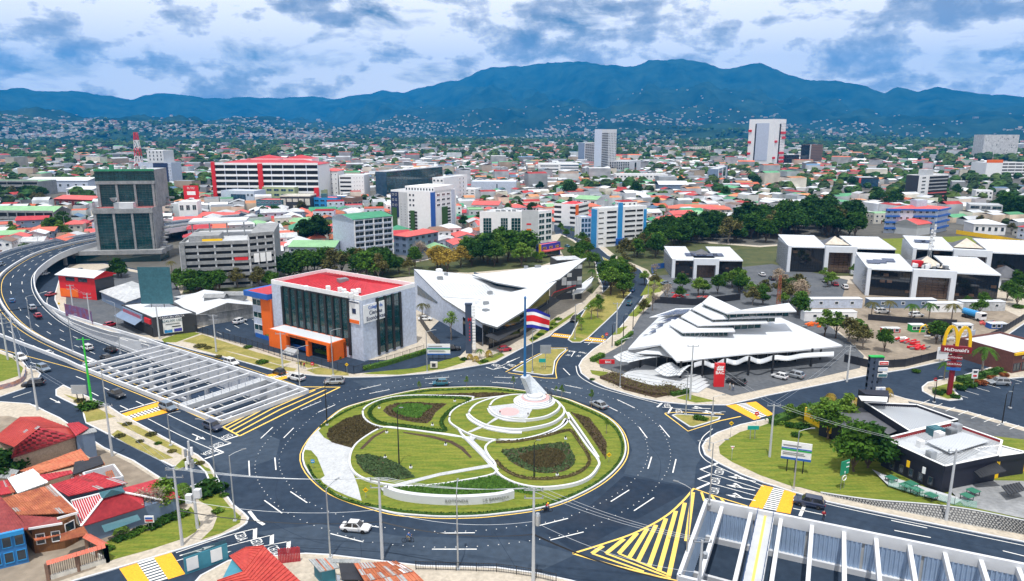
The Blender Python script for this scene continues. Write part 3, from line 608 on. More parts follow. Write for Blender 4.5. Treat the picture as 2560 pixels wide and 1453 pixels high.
line_walls(GS([(1147,1080),(1154,1092),(1190,1127),(1223,1163),(1245,1184)],0.0),0.4,0.15,0.7,'garden_kerb',CONCW,RI)
U1=bed(Bz([(940,420),(935,480),(960,540),(1050,610),(1200,655),(1500,690),(1900,740),(2320,800),(2459,760),(2459,300),(2459,236),(2100,222),(1700,215),(1400,232),(1150,290),(1000,360)]),0.40,GRASS,'lawn',4,0.35)
def band(pts,wd,h,z,m,closed=True,n=900,name='hedge'):
 P=spline(GS(pts,z),6,closed);Q=P+[P[0]] if closed else P
 A,B=offset_line(Q,-wd/2),offset_line(Q,wd/2);mb=MB();L_=len(Q);rnd=random.Random(n)
 va=[Vector((a.x,a.y,z)) for a in A];vb=[Vector((a.x,a.y,z+h*rnd.uniform(.8,1.1))) for a in A];vc=[Vector((a.x,a.y,z+h*rnd.uniform(.8,1.1))) for a in B];vd=[Vector((a.x,a.y,z)) for a in B]
 mb.add(va+vb+vc+vd,[(k*L_+i,k*L_+i+1,(k+1)*L_+i+1,(k+1)*L_+i) for k in range(3) for i in range(L_-1)]);o=mb.build(name,m,RI)
 tb=MB()
 for i in range(n):
  j=rnd.randrange(L_-1);t=rnd.random();a=A[j].lerp(A[j+1],t);b=B[j].lerp(B[j+1],t);p=a.lerp(b,rnd.random());an=rnd.uniform(0,PI);s=rnd.uniform(.08,.2);c,d=math.cos(an)*s,math.sin(an)*s
  tb.add([(p.x-c,p.y-d,z+h*.6),(p.x+c,p.y+d,z+h*.6),(p.x+c*.6+.05,p.y+d*.6,z+h+s),(p.x-c*.6+.05,p.y-d*.6,z+h+s)],[(0,1,2,3)])
 tb.build('hedge_leaves',m,o,kind='stuff');return o
band(Bz([(1030,450),(1060,540),(1180,610),(1500,650),(1800,690),(2080,715),(2030,620),(2070,520),(2200,400),(2430,290),(2200,255),(1700,248),(1350,280),(1130,345)]),0.75,0.3,0.40,HEDGE,True,1500)
P=GS(Bz([(1215,430),(1300,500),(1450,550),(1650,590),(1830,605),(1890,560),(1950,450),(2110,330),(1950,325),(1600,305),(1400,325),(1260,370)]),0.44);MB().sheet(P,0.425).build('bed',SOIL,RI)
plants(inset(P,0.1),1100,BROWNP,(0.1,0.25),0.12)
P=GS(Bz([(1350,420),(1420,480),(1600,530),(1720,530),(1800,450),(1900,380),(1700,345),(1480,345)]),0.46);plants(P,1400,GREENP2,(0.25,0.45),0.16)
T1=bed(Az([(165,1000),(200,900),(350,790),(600,690),(900,648),(1370,600),(1700,620),(1980,700),(2100,820),(2200,940),(2222,1040),(2100,1170),(1800,1310),(1400,1390),(1000,1385),(650,1330),(400,1230),(185,1090)]),0.62,GRASS,'terrace',5,0.35)
T2=bed(Az([(500,920),(560,820),(700,730),(1000,640),(1370,600),(1700,620),(1980,690),(2100,790),(2152,880),(2100,980),(1900,1100),(1500,1185),(1200,1192),(850,1140),(640,1050),(530,970)]),1.1,GRASS,'terrace',5,0.4)
T3=bed(Az([(865,790),(870,850),(960,940),(1150,1000),(1450,1030),(1800,985),(2000,890),(2072,800),(2040,740),(1970,690),(1700,610),(1370,600),(1150,620),(950,690)]),1.55,GRASS,'terrace',5,0.4)
for L_,z0,z1 in ((Az([(480,930),(520,1010),(640,1090),(850,1180),(1200,1240),(1415,1245)]),0.62,0.86),(Az([(845,830),(880,900),(960,960),(1150,1030),(1490,1052)]),1.1,1.3)):
 line_walls([Vector((p.x,p.y,0)) for p in spline(GS(L_,z1),5)],0.8,z0,z1,'step',CONCW,RI)
MB().sheet(GS(Az([(870,800),(1300,750),(1350,800),(1600,850),(1505,1010),(1150,985),(960,925),(875,850)]),1.58),1.58).build('plaza',PLAZA,RI)
c=G(*Az([(1195,892)])[0],1.6);MB().lathe([(2.05,1.585),(2.05,1.6)],28,(c.x,c.y)).build('medallion',PINK,RI)
for a,b,z in ((Az([(740,1150),(840,1110),(1040,1000),(970,985)]),None,1.13),(Az([(460,1255),(540,1250),(750,1165),(660,1155)]),None,0.65)):MB().sheet(GS(a,z),z).build('path',PLAZA,RI)
FR=bed(z3([(600,60),(660,120),(780,290),(880,420),(870,480),(800,560),(650,620),(400,648),(200,620),(60,560),(0,500),(-10,440),(-60,380),(-90,300),(0,242),(200,236),(400,190),(550,120)]),0.62,GRASS,'lawn',4,0.4)
band(z3([(0,425),(60,490),(180,555),(330,580),(560,570),(720,520),(800,440),(780,360),(700,240),(640,165),(560,175),(430,210),(200,255),(0,265)]),0.5,0.28,0.62,BROWNP,False,900)
P=spline(GS(z3([(50,330),(200,310),(420,275),(600,265),(640,320),(680,400),(650,470),(560,515),(400,525),(250,490),(130,430),(90,385)]),0.63),4,True);MB().sheet(P,0.632).build('bed',SOIL,RI);plants(P,2000,GREENP3,(0.1,0.25),0.13)
P=spline(GS(z3([(200,385),(320,345),(460,320),(560,340),(590,400),(540,460),(420,485),(300,460)]),0.66),4,True);plants(P,1500,BROWNP,(0.25,0.4),0.14)
P=GS(z3([(640,0),(800,50),(900,180),(950,260),(945,405),(900,340),(800,190),(700,60)]),0.2);MB().sheet(P,0.2).build('bed',SOIL,RI);plants(P,800,BROWNP,(0.05,0.2),0.12)
P=GS([(1050,989),(1120,984),(1240,981),(1300,986),(1240,993),(1120,994)],0.2);MB().sheet(P,0.2).build('bed',SOIL,RI);plants(P,700,BROWNP,(0.05,0.2),0.12)
P=GS([(975,1224),(1060,1218),(1150,1208),(1238,1192),(1300,1217),(1362,1224),(1330,1237),(1285,1229),(1142,1245),(1040,1240)],0.2);plants(P,2600,GREENP2,(0.2,0.5),0.16)
line_walls(spline(GS([(1420,1039),(1440,1068),(1470,1112),(1496,1152)],0),4),0.4,0.15,0.75,'garden_kerb',CONCW,RI)
band([(770,1165),(790,1200),(850,1245),(955,1271),(1055,1284),(1142,1287),(1240,1281),(1374,1259),(1480,1214),(1538,1167),(1556,1126),(1545,1083),(1512,1050),(1455,1022),(1383,997),(1240,975),(1123,976),(1040,982),(905,1013),(840,1043),(800,1070)],0.35,0.22,0.17,HEDGE,False,1400)
# ================================================================ building kit
ZF={'m1':(0,640,3.6328),'m2':(600,640,3.6328),'m3':(1240,640,3.6328),'m4':(1920,640,3.6328),'t1':(0,300,3.6328),'t2':(640,300,3.6328),'t3':(1280,300,3.6328),'t4':(1920,300,3.6328),'bl':(0,1030,3.4344),'b2':(560,1030,3.4353),'b3':(1240,1030,3.4353),'br':(1880,1000,3.2074)}
def q(z,u,v):a,b,s=ZF[z];return (a+u/s,b+v/s)
def Q(z,*L_):return [q(z,a,b) for a,b in L_]
def V2(p,z):return Vector((p[0],p[1],z))
def perp_to_cam(p,r):
 d=(r-p).to_2d().normalized();n=Vector((d.y,-d.x,0));m=(p+r)/2
 return n if n.x*(0-m.x)+n.y*(0-m.y)>0 else -n
def t_at_px(p,d,px,z):
 k=(px-1280)/F;D0=p.y*CT-(z-H)*ST
 den=d.x-k*d.y*CT
 return (k*D0-p.x)/den if abs(den)>1e-6 else None
def wp(mb,name,mats,th,parent=None,**k):
 if parent is not None:return mb.build(name,mats,parent,**k)
 return mb.build(name,mats,th,loc=-th.location,**k)
def add_part(name,me,th,p,rz=0,scale=None):return obj(name,me,th,Vector(p)-th.location,rz,scale)
WCACHE={}
def window_mesh(w,h,m,fm,fr=0.09,pr=0.10):
 k=(round(w,1),round(h,1),m.name,fm.name)
 if k in WCACHE:return WCACHE[k]
 w,h=max(k[0],.2),max(k[1],.2);a,b=w/2,h/2;f=min(fr,w*.2)
 mb=MB();O=[(-a,-b),(a,-b),(a,b),(-a,b)];I=[(-a+f,-b+f),(a-f,-b+f),(a-f,b-f),(-a+f,b-f)]
 vs=[(x,0,z) for x,z in O]+[(x,-pr,z) for x,z in O]+[(x,-pr,z) for x,z in I]+[(x,-.02,z) for x,z in I]
 fs=[]
 for i in range(4):
  j=(i+1) % 4
  for r in range(3):fs.append((r*4+i,r*4+j,r*4+4+j,r*4+4+i))
 mb.add(vs,fs,1);mb.add([vs[12],vs[13],vs[14],vs[15]],[(0,1,2,3)],0)
 if w>1.6:mb.box(-.04,.04,-.08,-.02,-b+f,b-f,1)
 WCACHE[k]=mb.mesh('window',[m,fm]);return WCACHE[k]
def wall_rz(p,r):
 n=perp_to_cam(p,r);return math.atan2(n.y,n.x)+PI/2
def face_grid(th,p,r,z0,z1,cols,rows,wf=.62,hf=.55,m=None,fm=None,u0=0.0,u1=1.0,name='window',skip=(),vo=0.5,out=0.0):
 m=m or GLASS;fm=fm or WHITE;d=r-p;L_=d.to_2d().length;cw=L_*(u1-u0)/cols;ch=(z1-z0)/rows;n=perp_to_cam(p,r);rz=wall_rz(p,r);me=window_mesh(cw*wf,ch*hf,m,fm)
 for j in range(rows):
  for i in range(cols):
   if (i,j) in skip:continue
   u=u0+(u1-u0)*(i+.5)/cols;c=p+d*u;add_part(name,me,th,(c.x+n.x*out,c.y+n.y*out,z0+ch*(j+vo)),rz)
def face_band(th,p,r,z0,z1,rows,hf=.5,m=None,u0=0.0,u1=1.0,name='window_band',pr=0.06,vo=0.5,mull=0):
 n=perp_to_cam(p,r);d=r-p;ch=(z1-z0)/rows;a=p+d*u0;b=p+d*u1
 for j in range(rows):
  zc=z0+ch*(j+vo);mb=MB();A,B=a+n*pr*0.5,b+n*pr*0.5
  mb.bar(V2(A,zc),V2(B,zc),pr,ch*hf)
  o=wp(mb,name,m or GLASS,th)
  if mull:
   k=MB()
   for i in range(1,mull):
    e=A.lerp(B,i/mull)+n*.06;k.bar(V2(e,zc-ch*hf/2),V2(e,zc+ch*hf/2),.09,.09)
   k.build('mullion',GREY,o)
def face_panel(th,p,r,z0,z1,m,u0=0.0,u1=1.0,pr=0.15,name='wall_panel',back=0.0):
 n=perp_to_cam(p,r);d=r-p;a=p+d*u0+n*(pr/2-back);b=p+d*u1+n*(pr/2-back);z=(z0+z1)/2
 return wp(MB().bar(V2(a,z),V2(b,z),pr,z1-z0),name,m,th)
def face_fins(th,p,r,z0,z1,cnt,m,w=.3,pr=.35,u0=0.0,u1=1.0,name='fin',ends=True):
 n=perp_to_cam(p,r);d=(r-p);e=d.normalized()
 for i in range(cnt+1 if ends else cnt):
  u=u0+(u1-u0)*(i/cnt if ends else (i+.5)/cnt);c=p+d*u+n*pr/2
  mb=MB().bar(V2(c,z0),V2(c,z1),w,pr,up=(n.x,n.y,0));wp(mb,name,m,th)
def face_panes(th,p,r,z0,z1,cols,rows,m,u0=0.0,u1=1.0,gap=.12,pr=.1,name='glass_pane',vary=None):
 n=perp_to_cam(p,r);d=r-p;L_=d.to_2d().length;cw=L_*(u1-u0)/cols;ch=(z1-z0)/rows;rz=wall_rz(p,r)
 k=('pane',round(cw,2),round(ch,2),m.name)
 if k not in WCACHE:WCACHE[k]=MB().box(-cw/2+gap/2,cw/2-gap/2,-pr,0,-ch/2+gap/2,ch/2-gap/2).mesh('glass_pane',m)
 for j in range(rows):
  for i in range(cols):
   c=p+d*(u0+(u1-u0)*(i+.5)/cols);add_part(name,WCACHE[k],th,(c.x,c.y,z0+ch*(j+.5)),rz)
def face_slabs(th,p,r,z0,z1,rows,band=1.1,m=None,cols=0,pr=.6,cm=None):
 m=m or CONC;ch=(z1-z0)/rows;n=perp_to_cam(p,r);d=r-p
 for j in range(rows+1):face_panel(th,p,r,z0+ch*j-(.25 if j else 0),z0+ch*j+band-.25,m,0,1,pr,'deck_edge')
 if cols:face_fins(th,p,r,z0,z1,cols,cm or m,.5,pr*.8,0,1,'column')
def roof_box(th,P,z,sx,sy,sz,rz=0,m=None,name='air_conditioner'):
 mb=MB().box(-sx/2,sx/2,-sy/2,sy/2,0,sz).box(-sx*.35,sx*.35,-sy*.35,sy*.35,sz,sz+.08)
 add_part(name,mb.mesh(name,m or GREY),th,(P[0],P[1],z),rz)
class Blk:pass
FOOT=[]
def block(name,label,cat,base,top,Lc=None,Rc=None,wall=None,roof=None,depth=None,parapet=0.7,kind='flat',z0=0.0,par_m=None,rise=2.2,over=0.5,square=True,group=None,core=None,ang=None):
 """near vertical edge at base; Lc / Rc = roof corners (px) to its left and right"""
 P0=G(*base,z0);z=ZT(P0,top);P0=V2(P0,0)
 def pt(c):return V2(G(*c,z),0) if not isinstance(c,Vector) else c
 if top<460 and (Lc or Rc) and ang is None:ang=24 if (Lc and Rc) else 1.5
 if ang is not None:
  a_=math.radians(ang);dL=Vector((-math.cos(a_),math.sin(a_),0));dR=Vector((math.sin(a_),math.cos(a_),0))
  A=P0+dL*t_at_px(P0,dL,Lc[0],z);B=P0+dR*(t_at_px(P0,dR,Rc[0],z) if Rc else depth)
  if Rc and not 3<(B-P0).length<150:B=P0+dR*30
 elif Lc and Rc:
  A=pt(Lc);B=pt(Rc)
  if square:
   d=(A-P0).normalized();n=Vector((d.y,-d.x,0));
   if n.dot(B-P0)<0:n=-n
   t=t_at_px(P0,n,Rc[0],z)
   if t and 0<t<120:B=P0+n*t
 elif Lc:
  A=pt(Lc);n=-perp_to_cam(P0,A);B=P0+n*depth
 else:
  B=pt(Rc);n=-perp_to_cam(P0,B);A=P0+n*depth
 Cc=A+B-P0;b=Blk();b.P,b.A,b.B,b.C,b.z,b.z0=P0,A,B,Cc,z,z0
 ctr=(P0+Cc)/2;th=thing(name,label,cat,(ctr.x,ctr.y,z0),0,group);b.th=th;b.c=ctr
 wm=wall or WHITE;rm=roof or WROOF
 FOOT.append((ctr.x,ctr.y,(Cc-P0).length/2+5,[P0,B,Cc,A]))
 poly=[P0,B,Cc,A]
 wp(MB().prism(poly,z0-.3,z),'wall',core or wm,th)
 if kind=='flat':
  wp(MB().sheet(inset([V2(p,z) for p in poly],.3),z+.05),'roof',rm,th)
  if parapet:
   Q_=[V2(p,z) for p in poly];pm=MB();I_=inset(Q_,.3);o=[p.copy() for p in Q_]
   k=len(Q_);hi=[V2(p,z+parapet) for p in Q_];ih=[V2(p,z+parapet) for p in I_];lo=[V2(p,z) for p in I_]
   pm.add(Q_+hi+ih+lo,[(r*4+i,r*4+(i+1) % 4,r*4+4+(i+1) % 4,r*4+4+i) for r in range(3) for i in range(4)])
   wp(pm,'parapet',par_m or wm,th)
 else:
  E_=[V2(p,z) for p in inset([V2(p,z) for p in poly],-over)];p0,pb,pc,pa=E_
  long_AB=(pa-p0).length>(pb-p0).length
  if not long_AB:p0,pb,pc,pa=pb,pc,pa,p0
  m0,m1=(p0+pb)/2,(pa+pc)/2;dr=(m1-m0);hb=(pb-p0).length/2
  ins=min(hb/dr.length,.45) if kind=='hip' else 0
  r0,r1=m0+dr*ins+Vector((0,0,rise)),m1-dr*ins+Vector((0,0,rise))
  for fs in (([p0,pa,r1,r0]),([pb,r0,r1,pc]),([p0,r0,pb]),([pa,pc,r1])):
   mb=MB().add(fs,[tuple(range(len(fs)))]);mb.add([v-Vector((0,0,.18)) for v in fs],[tuple(range(len(fs)))[::-1]])
   wp(mb,'roof_slope' if kind=='hip' or len(fs)==4 else 'gable',rm if kind=='hip' or len(fs)==4 else wm,th)
 return b
def acs(b,n,seed=1,m=None,u=(.2,.8),v=(.2,.8),s=(1.0,2.2)):
 r=random.Random(seed)
 for i in range(n):
  p=b.P+(b.A-b.P)*r.uniform(*u)+(b.B-b.P)*r.uniform(*v);roof_box(b.th,p,b.z+.05,r.uniform(*s),r.uniform(*s),r.uniform(.7,1.5),math.atan2((b.A-b.P).y,(b.A-b.P).x),m or GREY)
def ribs(th,p0,p1,p2,p3,n,m,w=.12,h=.07,name='roof_rib',parent=None):
 nn=(p1-p0).cross(p3-p0).normalized()
 if nn.z<0:nn=-nn
 mb=MB()
 for i in range(n+1):
  a=p0.lerp(p1,i/n)+nn*h*.4;c=p3.lerp(p2,i/n)+nn*h*.4;mb.bar(a,c,w,h,up=nn)
 return wp(mb,name,m,th,parent)
def plate(th,pts,thick,m,name='roof_plate',edge=None):
 P=[p if isinstance(p,Vector) else G(*p) for p in pts];mb=MB()
 tri=tessellate_polygon([[Vector((p.x,p.y,0)) for p in P]]);n=len(P);fs=[]
 for t in tri:
  a,b,c=(P[i] for i in t);fs.append(tuple(t) if (b-a).cross(c-a).z>0 else tuple(t)[::-1])
 mb.add(P+[p-Vector((0,0,thick)) for p in P],fs+[tuple(n+i for i in f[::-1]) for f in fs])
 mb.add(P+[p-Vector((0,0,thick)) for p in P],[(i,(i+1) % n,n+(i+1) % n,n+i) for i in range(n)],1)
 return wp(mb,name,[m,edge or m],th),P
def wall_under(th,p,r,z0,zp,zr,m,name='wall',t=.25):
 n=perp_to_cam(p,r)*t
 a,b=V2(p,z0),V2(r,z0);c,d=V2(r,zr),V2(p,zp)
 return wp(MB().add([a,b,c,d,a-n,b-n,c-n,d-n],[(0,1,2,3),(5,4,7,6),(3,2,6,7),(1,5,6,2),(4,0,3,7)]),name,m,th)
# ================================================================ the buildings round the junction
REDROOF=mat('red_sheet_roof',(0.46,0.018,0.030),0.5,var=0.12,scale=0.4,sc2=1.5)
LILAC=mat('pale_blue_render',(0.50,0.56,0.68),0.7,var=0.06,scale=0.4,sc2=1.5)
NAVY=mat('navy_paint',(0.015,0.028,0.085),0.5,var=0.1)
CHAR=mat('charcoal_panel',(0.035,0.038,0.045),0.5,var=0.15)
b=block('office_building','pale office block with red roof, black fins over dark glass and an orange entrance portal','office building',(911,905),752,(678,709),(1038,723),LILAC,REDROOF,parapet=1.1,par_m=WHITE)
th,P,A,B,z=b.th,b.P,b.A,b.B,b.z
L1=t_at_px(A,(P-A),706,z);L2=t_at_px(A,(P-A),871,z)
face_panes(th,A,P,3.2,z-.4,18,6,GLASSG,L1,L2,.06,.12);face_fins(th,A,P,1.0,z-.2,9,BLACK,.75,.45,L1,L2)
face_panel(th,A,P,z-.4,z,BLACK,L1,L2,.2,'head_rail')
r1=t_at_px(P,(B-P),941,z);r2=t_at_px(P,(B-P),998,z)
face_panes(th,P,B,1.0,z-.3,6,7,GLASSG,r1,r2,.06,.12);face_fins(th,P,B,.6,z-.2,3,BLACK,.7,.4,r1,r2)
c4=[V2(p,z+.06) for p in inset([V2(p,z) for p in (P,B,b.C,A)],.35)];rg=2.0
m0,m1=(c4[0]+c4[1])/2+Vector((0,0,rg)),(c4[3]+c4[2])/2+Vector((0,0,rg));dd=m1-m0;m0=m0+dd*.22;m1=m1-dd*.22
for f in ([c4[0],c4[3],m1,m0],[c4[1],m0,m1,c4[2]],[c4[0],m0,c4[1]],[c4[3],c4[2],m1]):wp(MB().add(f,[tuple(range(len(f)))]),'roof_slope',REDROOF,th)
ribs(th,c4[0],c4[3],m1,m0,26,REDROOF,.08,.1);ribs(th,c4[1],c4[2],m1,m0,26,REDROOF,.08,.1)
for x,y in ((860,726),(866,733),(877,735),(883,727),(890,731),(896,725),(850,722),(820,718),(765,718)):g=G(x,y,z+1.6);roof_box(th,g,z+.9,1.1,1.1,1.0,.4,WHITE)
g=G(857,700,z+2);roof_box(th,g,z+.8,2.6,2.2,1.6,.6,GREY,'air_handler')
nL=perp_to_cam(A,P);nR=perp_to_cam(P,B)
for k,(x0,x1) in enumerate(((729,849),)):
 t0,t1=t_at_px(A,(P-A),716,0),t_at_px(A,(P-A),868,0);a,c=A.lerp(P,t0),A.lerp(P,t1);a2,c2=a+nL*5.5,c+nL*5.5
 wp(MB().prism([a+nL*.2,c+nL*.2,c2,a2],4.3,5.0,0),'portal_roof',ORANGE,th);wp(MB().prism(inset([V2(v,0) for v in (a+nL*.2,c+nL*.2,c2,a2)],.4),5.0,5.06),'portal_roof_sheet',WROOF,th)
 for u0,u1 in ((0,.30),(.62,.66),(.95,1.0)):
  e0,e1=a2.lerp(c2,u0),a2.lerp(c2,u1);wp(MB().prism([e0,e1,e1-nL*1.2,e0-nL*1.2],.1,4.3),'portal_pier',ORANGE,th)
 wp(MB().prism([c,c2,c2-(c-a).normalized()*.35,c-(c-a).normalized()*.35],.1,4.3),'portal_side',ORANGE,th)
 wp(MB().prism([a+nL*.1,c+nL*.1,c+nL*1.0,a+nL*1.0],.1,4.2),'lobby_glass',GLASS,th)
 for i in range(5):s0,s1=a2.lerp(c2,.32),a2.lerp(c2,.5);wp(MB().prism([s0+nL*(i*.4),s1+nL*(i*.4),s1+nL*(i*.4+.4),s0+nL*(i*.4+.4)],.15,1.3-.22*i),'entrance_step',CONC,th)
 wall_text('COLEGIO DE CIENCIAS ECONOMICAS',th,V2(a2.lerp(c2,.5)+nL*.03,4.65),nL,.55,BLACK,sx=.8)
pa=A+(A-P).normalized()*.3;pb=pa+(A-P).normalized()*9.0
wp(MB().prism([pa,pb,pb-nL*12,pa-nL*12],-.2,z*.72),'wing_wall',LILAC,th);e0,e1=pa+nL*1.6,pb+nL*1.6
wp(MB().prism([pa+nL*1.6,pb+nL*1.6+(A-P).normalized()*1.5,pb-nL*12+(A-P).normalized()*1.5,pa-nL*12],z*.72,z*.72+1.5),'wing_fascia',BLUE,th)
wp(MB().sheet([V2(v,0) for v in (pa+nL*1.2,pb+nL*1.2,pb-nL*11.5,pa-nL*11.5)],z*.72+1.53),'wing_roof',REDROOF,th)
face_panel(th,pa,pb,.1,z*.72,ORANGE,0.0,.5,.5,'orange_pier');face_grid(th,pa,pb,.4,z*.72,1,3,.9,.5,GLASSG,WHITE,.52,1.0)
s0=P+(A-P)*(t_at_px(P,(A-P),897,10)*.2+.075);ce=P+(A-P).normalized()*2.6+nL*.18
em=wp(MB().bar(V2(ce-(A-P).normalized()*1.9,12.6),V2(ce+(A-P).normalized()*1.9,12.6),.2,6.0),'emblem_board',WHITE,th)
for zz,mm,hh,ww in ((10.2,ORANGE,.9,1.7),(15.2,NAVY,.25,1.8),(12.9,NAVY,1.3,.7)):
 wp(MB().bar(V2(ce+nL*.13-(A-P).normalized()*ww,zz),V2(ce+nL*.13+(A-P).normalized()*ww*(.8 if ww<1 else 1),zz),.06,hh),'emblem',mm,th,em)
cs=P+(B-P).normalized()*4.0+nR*.2;bo=wp(MB().bar(V2(cs-(B-P).normalized()*3.7,12.3),V2(cs+(B-P).normalized()*4.3,12.3),.25,4.6),'sign_board',WHITE,th)
for s_,zz,mm,sz in (('Colegio de',13.7,BLUE,1.25),('Ciencias',12.3,NAVY,1.5),('Econ\u00f3micas',10.9,NAVY,1.5)):wall_text(s_,th,V2(cs+nR*.15+(B-P).normalized()*.3,zz),nR,sz,mm,bold=.02,sx=.9)
th=thing('shopping_centre','shopping centre under folded white roofs that rise to sharp points','shopping centre',G(1240,790))
plate(th,[(1035,673,13.5),(1100,679,12),(1190,688,9.8),(1240,715,8.4),(1320,727,8.2),(1200,748,7.8),(1104,742,8.2)],.35,WROOF,edge=GREY)
plate(th,[(1180,686,11.0),(1240,681,11.6),(1386,661,13.5),(1467,645,15.5),(1400,697,12.5),(1330,722,10.4),(1240,706,10.6)],.4,WROOF,edge=GREY)
plate(th,[(1104,743,8.1),(1200,749,7.7),(1325,729,8.0),(1392,703,12.0),(1320,770,9.0),(1243,818,6.6),(1204,806,6.9),(1170,785,7.2)],.5,WROOF,edge=GREY)
p0,p1=G(1035,673,13.5),G(1104,742,8.2);wall_under(th,p0,p1,0,13.2,7.9,LILAC,'white_gable_wall')
g0,g1=p0.lerp(p1,.12),p0.lerp(p1,.85);n_=perp_to_cam(p0,p1);wall_under(th,g0+n_*.1,g1+n_*.1,5.5,8.6,6.0,GLASSB,'window_strip',.1)
pl=p0+(p1-p0);wall_under(th,p1,G(1205,805,6.9),0,7.9,6.5,LILAC,'shop_front');wall_under(th,p1.lerp(G(1205,805,6.9),.55)+Vector((0,-.2,0)),G(1205,805,6.9)+Vector((0,-.2,0)),.2,5.5,5.2,GLASSK,'shop_window',.1)
q0,q1,q2=G(1243,818,6.6),G(1320,770,9.0),G(1392,703,12.0);back=Vector((-2.2,1.4,0))
wall_under(th,q0+back,q1+back,0,6.0,8.4,GLASSK,'glass_front');wall_under(th,q1+back,q2+back,0,8.4,11.4,GLASSK,'glass_front')
face_fins(th,q0+back,q2+back,0,6.2,9,GREY,.25,.3,.05,.95,'mullion')
u0,u1=G(1240,714,8.2),G(1330,727,8.3);wall_under(th,V2(u0,0),V2(u1,0),8.0,10.4,10.3,GLASSB,'clerestory');u0=G(1185,690,9.5);u1=G(1240,714,8.4);wall_under(th,u0,u1,8.0,10.8,10.4,GLASSB,'clerestory')
e0,e1,e2=G(1245,856,3.2),G(1345,790,4.2),G(1400,752,4.4)
for a,c,zz in ((e0,e1,3.6),(e1,e2,4.4)):plate(th,[V2(a,zz),V2(c,zz+.3),V2(c,zz+1.1)+Vector((-3.4,2.4,0)),V2(a,zz+.8)+Vector((-3.4,2.4,0))],.25,CHAR,'awning')
cub=[G(1387,697,9.5)+Vector((0,0,0)),G(1452,689,9.5)];c0=G(1390,752);c1=c0+Vector((8.5,1.8,0));
bl_=[c0,c0+Vector((9.0,2.2,0)),c0+Vector((7.2,9.5,0)),c0+Vector((-1.8,7.3,0))]
wp(MB().prism(bl_,-.1,14.0),'entrance_tower',CHAR,th);rn=random.Random(5)
for i in range(5):
 for j in range(8):
  if rn.random()<.42:face_panel(th,bl_[0],bl_[1],2.5+j*1.4,3.84+j*1.4,CONC if rn.random()<.6 else GREY,i/5+.01,(i+1)/5-.01,.12,'cladding_panel')
wp(MB().prism(inset([V2(v,0) for v in bl_],.3),14.0,14.1),'tower_roof',GROOF,th)
face_panel(th,bl_[1],bl_[2],11.2,13.4,RED,.1,.35,.1,'sign_plate');face_panel(th,bl_[1],bl_[2],11.6,13.2,BLUE,.4,.75,.1,'sign_plate')
plate(th,[(1375,745,4.2),(1432,722,4.4),(1440,712,6.2),(1385,730,6.0)],.3,CHAR,'entrance_canopy',RED)
plate(th,[(1430,735,4.0),(1450,712,4.0),(1485,693,4.2),(1478,707,4.4),(1455,730,4.2)],.4,WROOF,'wing_roof')
wall_under(th,G(1433,752),G(1480,716),0,3.6,3.8,WHITE,'wing_wall')
rn=random.Random(8)
for x,y,zz in ((1200,770,7.6),(1215,780,7.4),(1190,757,7.7),(1225,735,8.2),(1085,706,10.2),(1100,700,10.8),(1098,682,11.8),(1115,690,11.2),(1240,772,7.3),(1345,672,12.4),(1375,677,12.6),(1315,673,12.2),(1250,762,7.7),(1215,762,7.7)):roof_box(th,G(x,y,zz),zz-.1,rn.uniform(1.2,2.2),rn.uniform(1,1.8),rn.uniform(.8,1.4),rn.uniform(0,1),WHITE if rn.random()<.4 else GREY)
ribs(th,G(1035,673,13.55),G(1190,688,9.85),G(1240,740,8.0),G(1104,742,8.25),18,WROOF,.1,.1)
DNV=mat('slate_blue_pylon',(.045,.065,.11),.6,var=.12);th=thing('sign_pylon','tall dark pylon with red letters and white shop plates beside the shopping centre gate','sign pylon',G(1181,884));p=G(1181,884)
zt=ZT(p,762);wp(MB().box(p.x-1.7,p.x-.1,p.y-.5,p.y+.5,0,zt),'post',DNV,th);wp(MB().box(p.x-1.8,p.x+.1,p.y-.6,p.y+.6,zt,zt+.4),'cap',DNV,th)
for i in range(15):wp(MB().box(p.x+.1,p.x+.9,p.y-.45,p.y-.2,1.2+i*.8,1.8+i*.8),'shop_plate',WHITE,th)
for i,ch in enumerate('Mcccccc'):wall_text(ch,th,(p.x-.6,p.y-.55,9.3-i*.85-(.3 if i else 0)),(0,-1,0),1.3 if i==0 else .85,RED,bold=.02)
SOLAR=mat('solar_cell',(0.012,0.028,0.085),0.15,var=0.15,scale=2,spec=.8)
th=thing('bank_pavilion','wide bank hall with stacked white roof tiers over clerestory glass','bank',G(1800,900))
a,p_,c,d,e,f=(1570,872,5.0),(1651,861,7.6),(1693,904,4.8),(2106,864,4.6),(1939,789,7.8),(1690,800,9.6)
bk=(1650,790,7.0);bk2=(1600,838,5.6)
plate(th,[p_,c,(1850,886,5.0),(1990,876,4.8),d,e,(1860,800,9.0),f],.35,WROOF,'main_roof',CONCW)
plate(th,[a,(1612,868,6.2),p_,f,bk,bk2],.35,WROOF,'side_roof',CONCW)
M=lambda x:G(*x)
ribs(th,M(p_),M(c),M(d),M(e),3,WROOF,.1,.08);ribs(th,M(c),M(d),M(e),M((1760,822,9.0)),30,WROOF,.07,.07)
T=[[(1775,738.5),(1852.5,775),(1816.7,783),(1754.7,757)],[(1753,757),(1817,786),(1781,797),(1730,772)],[(1724.5,777.6),(1785,798),(1744,813),(1702.5,791)],[(1694,795.5),(1744,816),(1705,830),(1672,810.7)]]
zt=[(14.2,13.6,13.0,13.6),(12.8,12.2,11.6,12.2),(11.4,10.9,10.4,10.9),(10.2,9.8,9.2,9.6)]
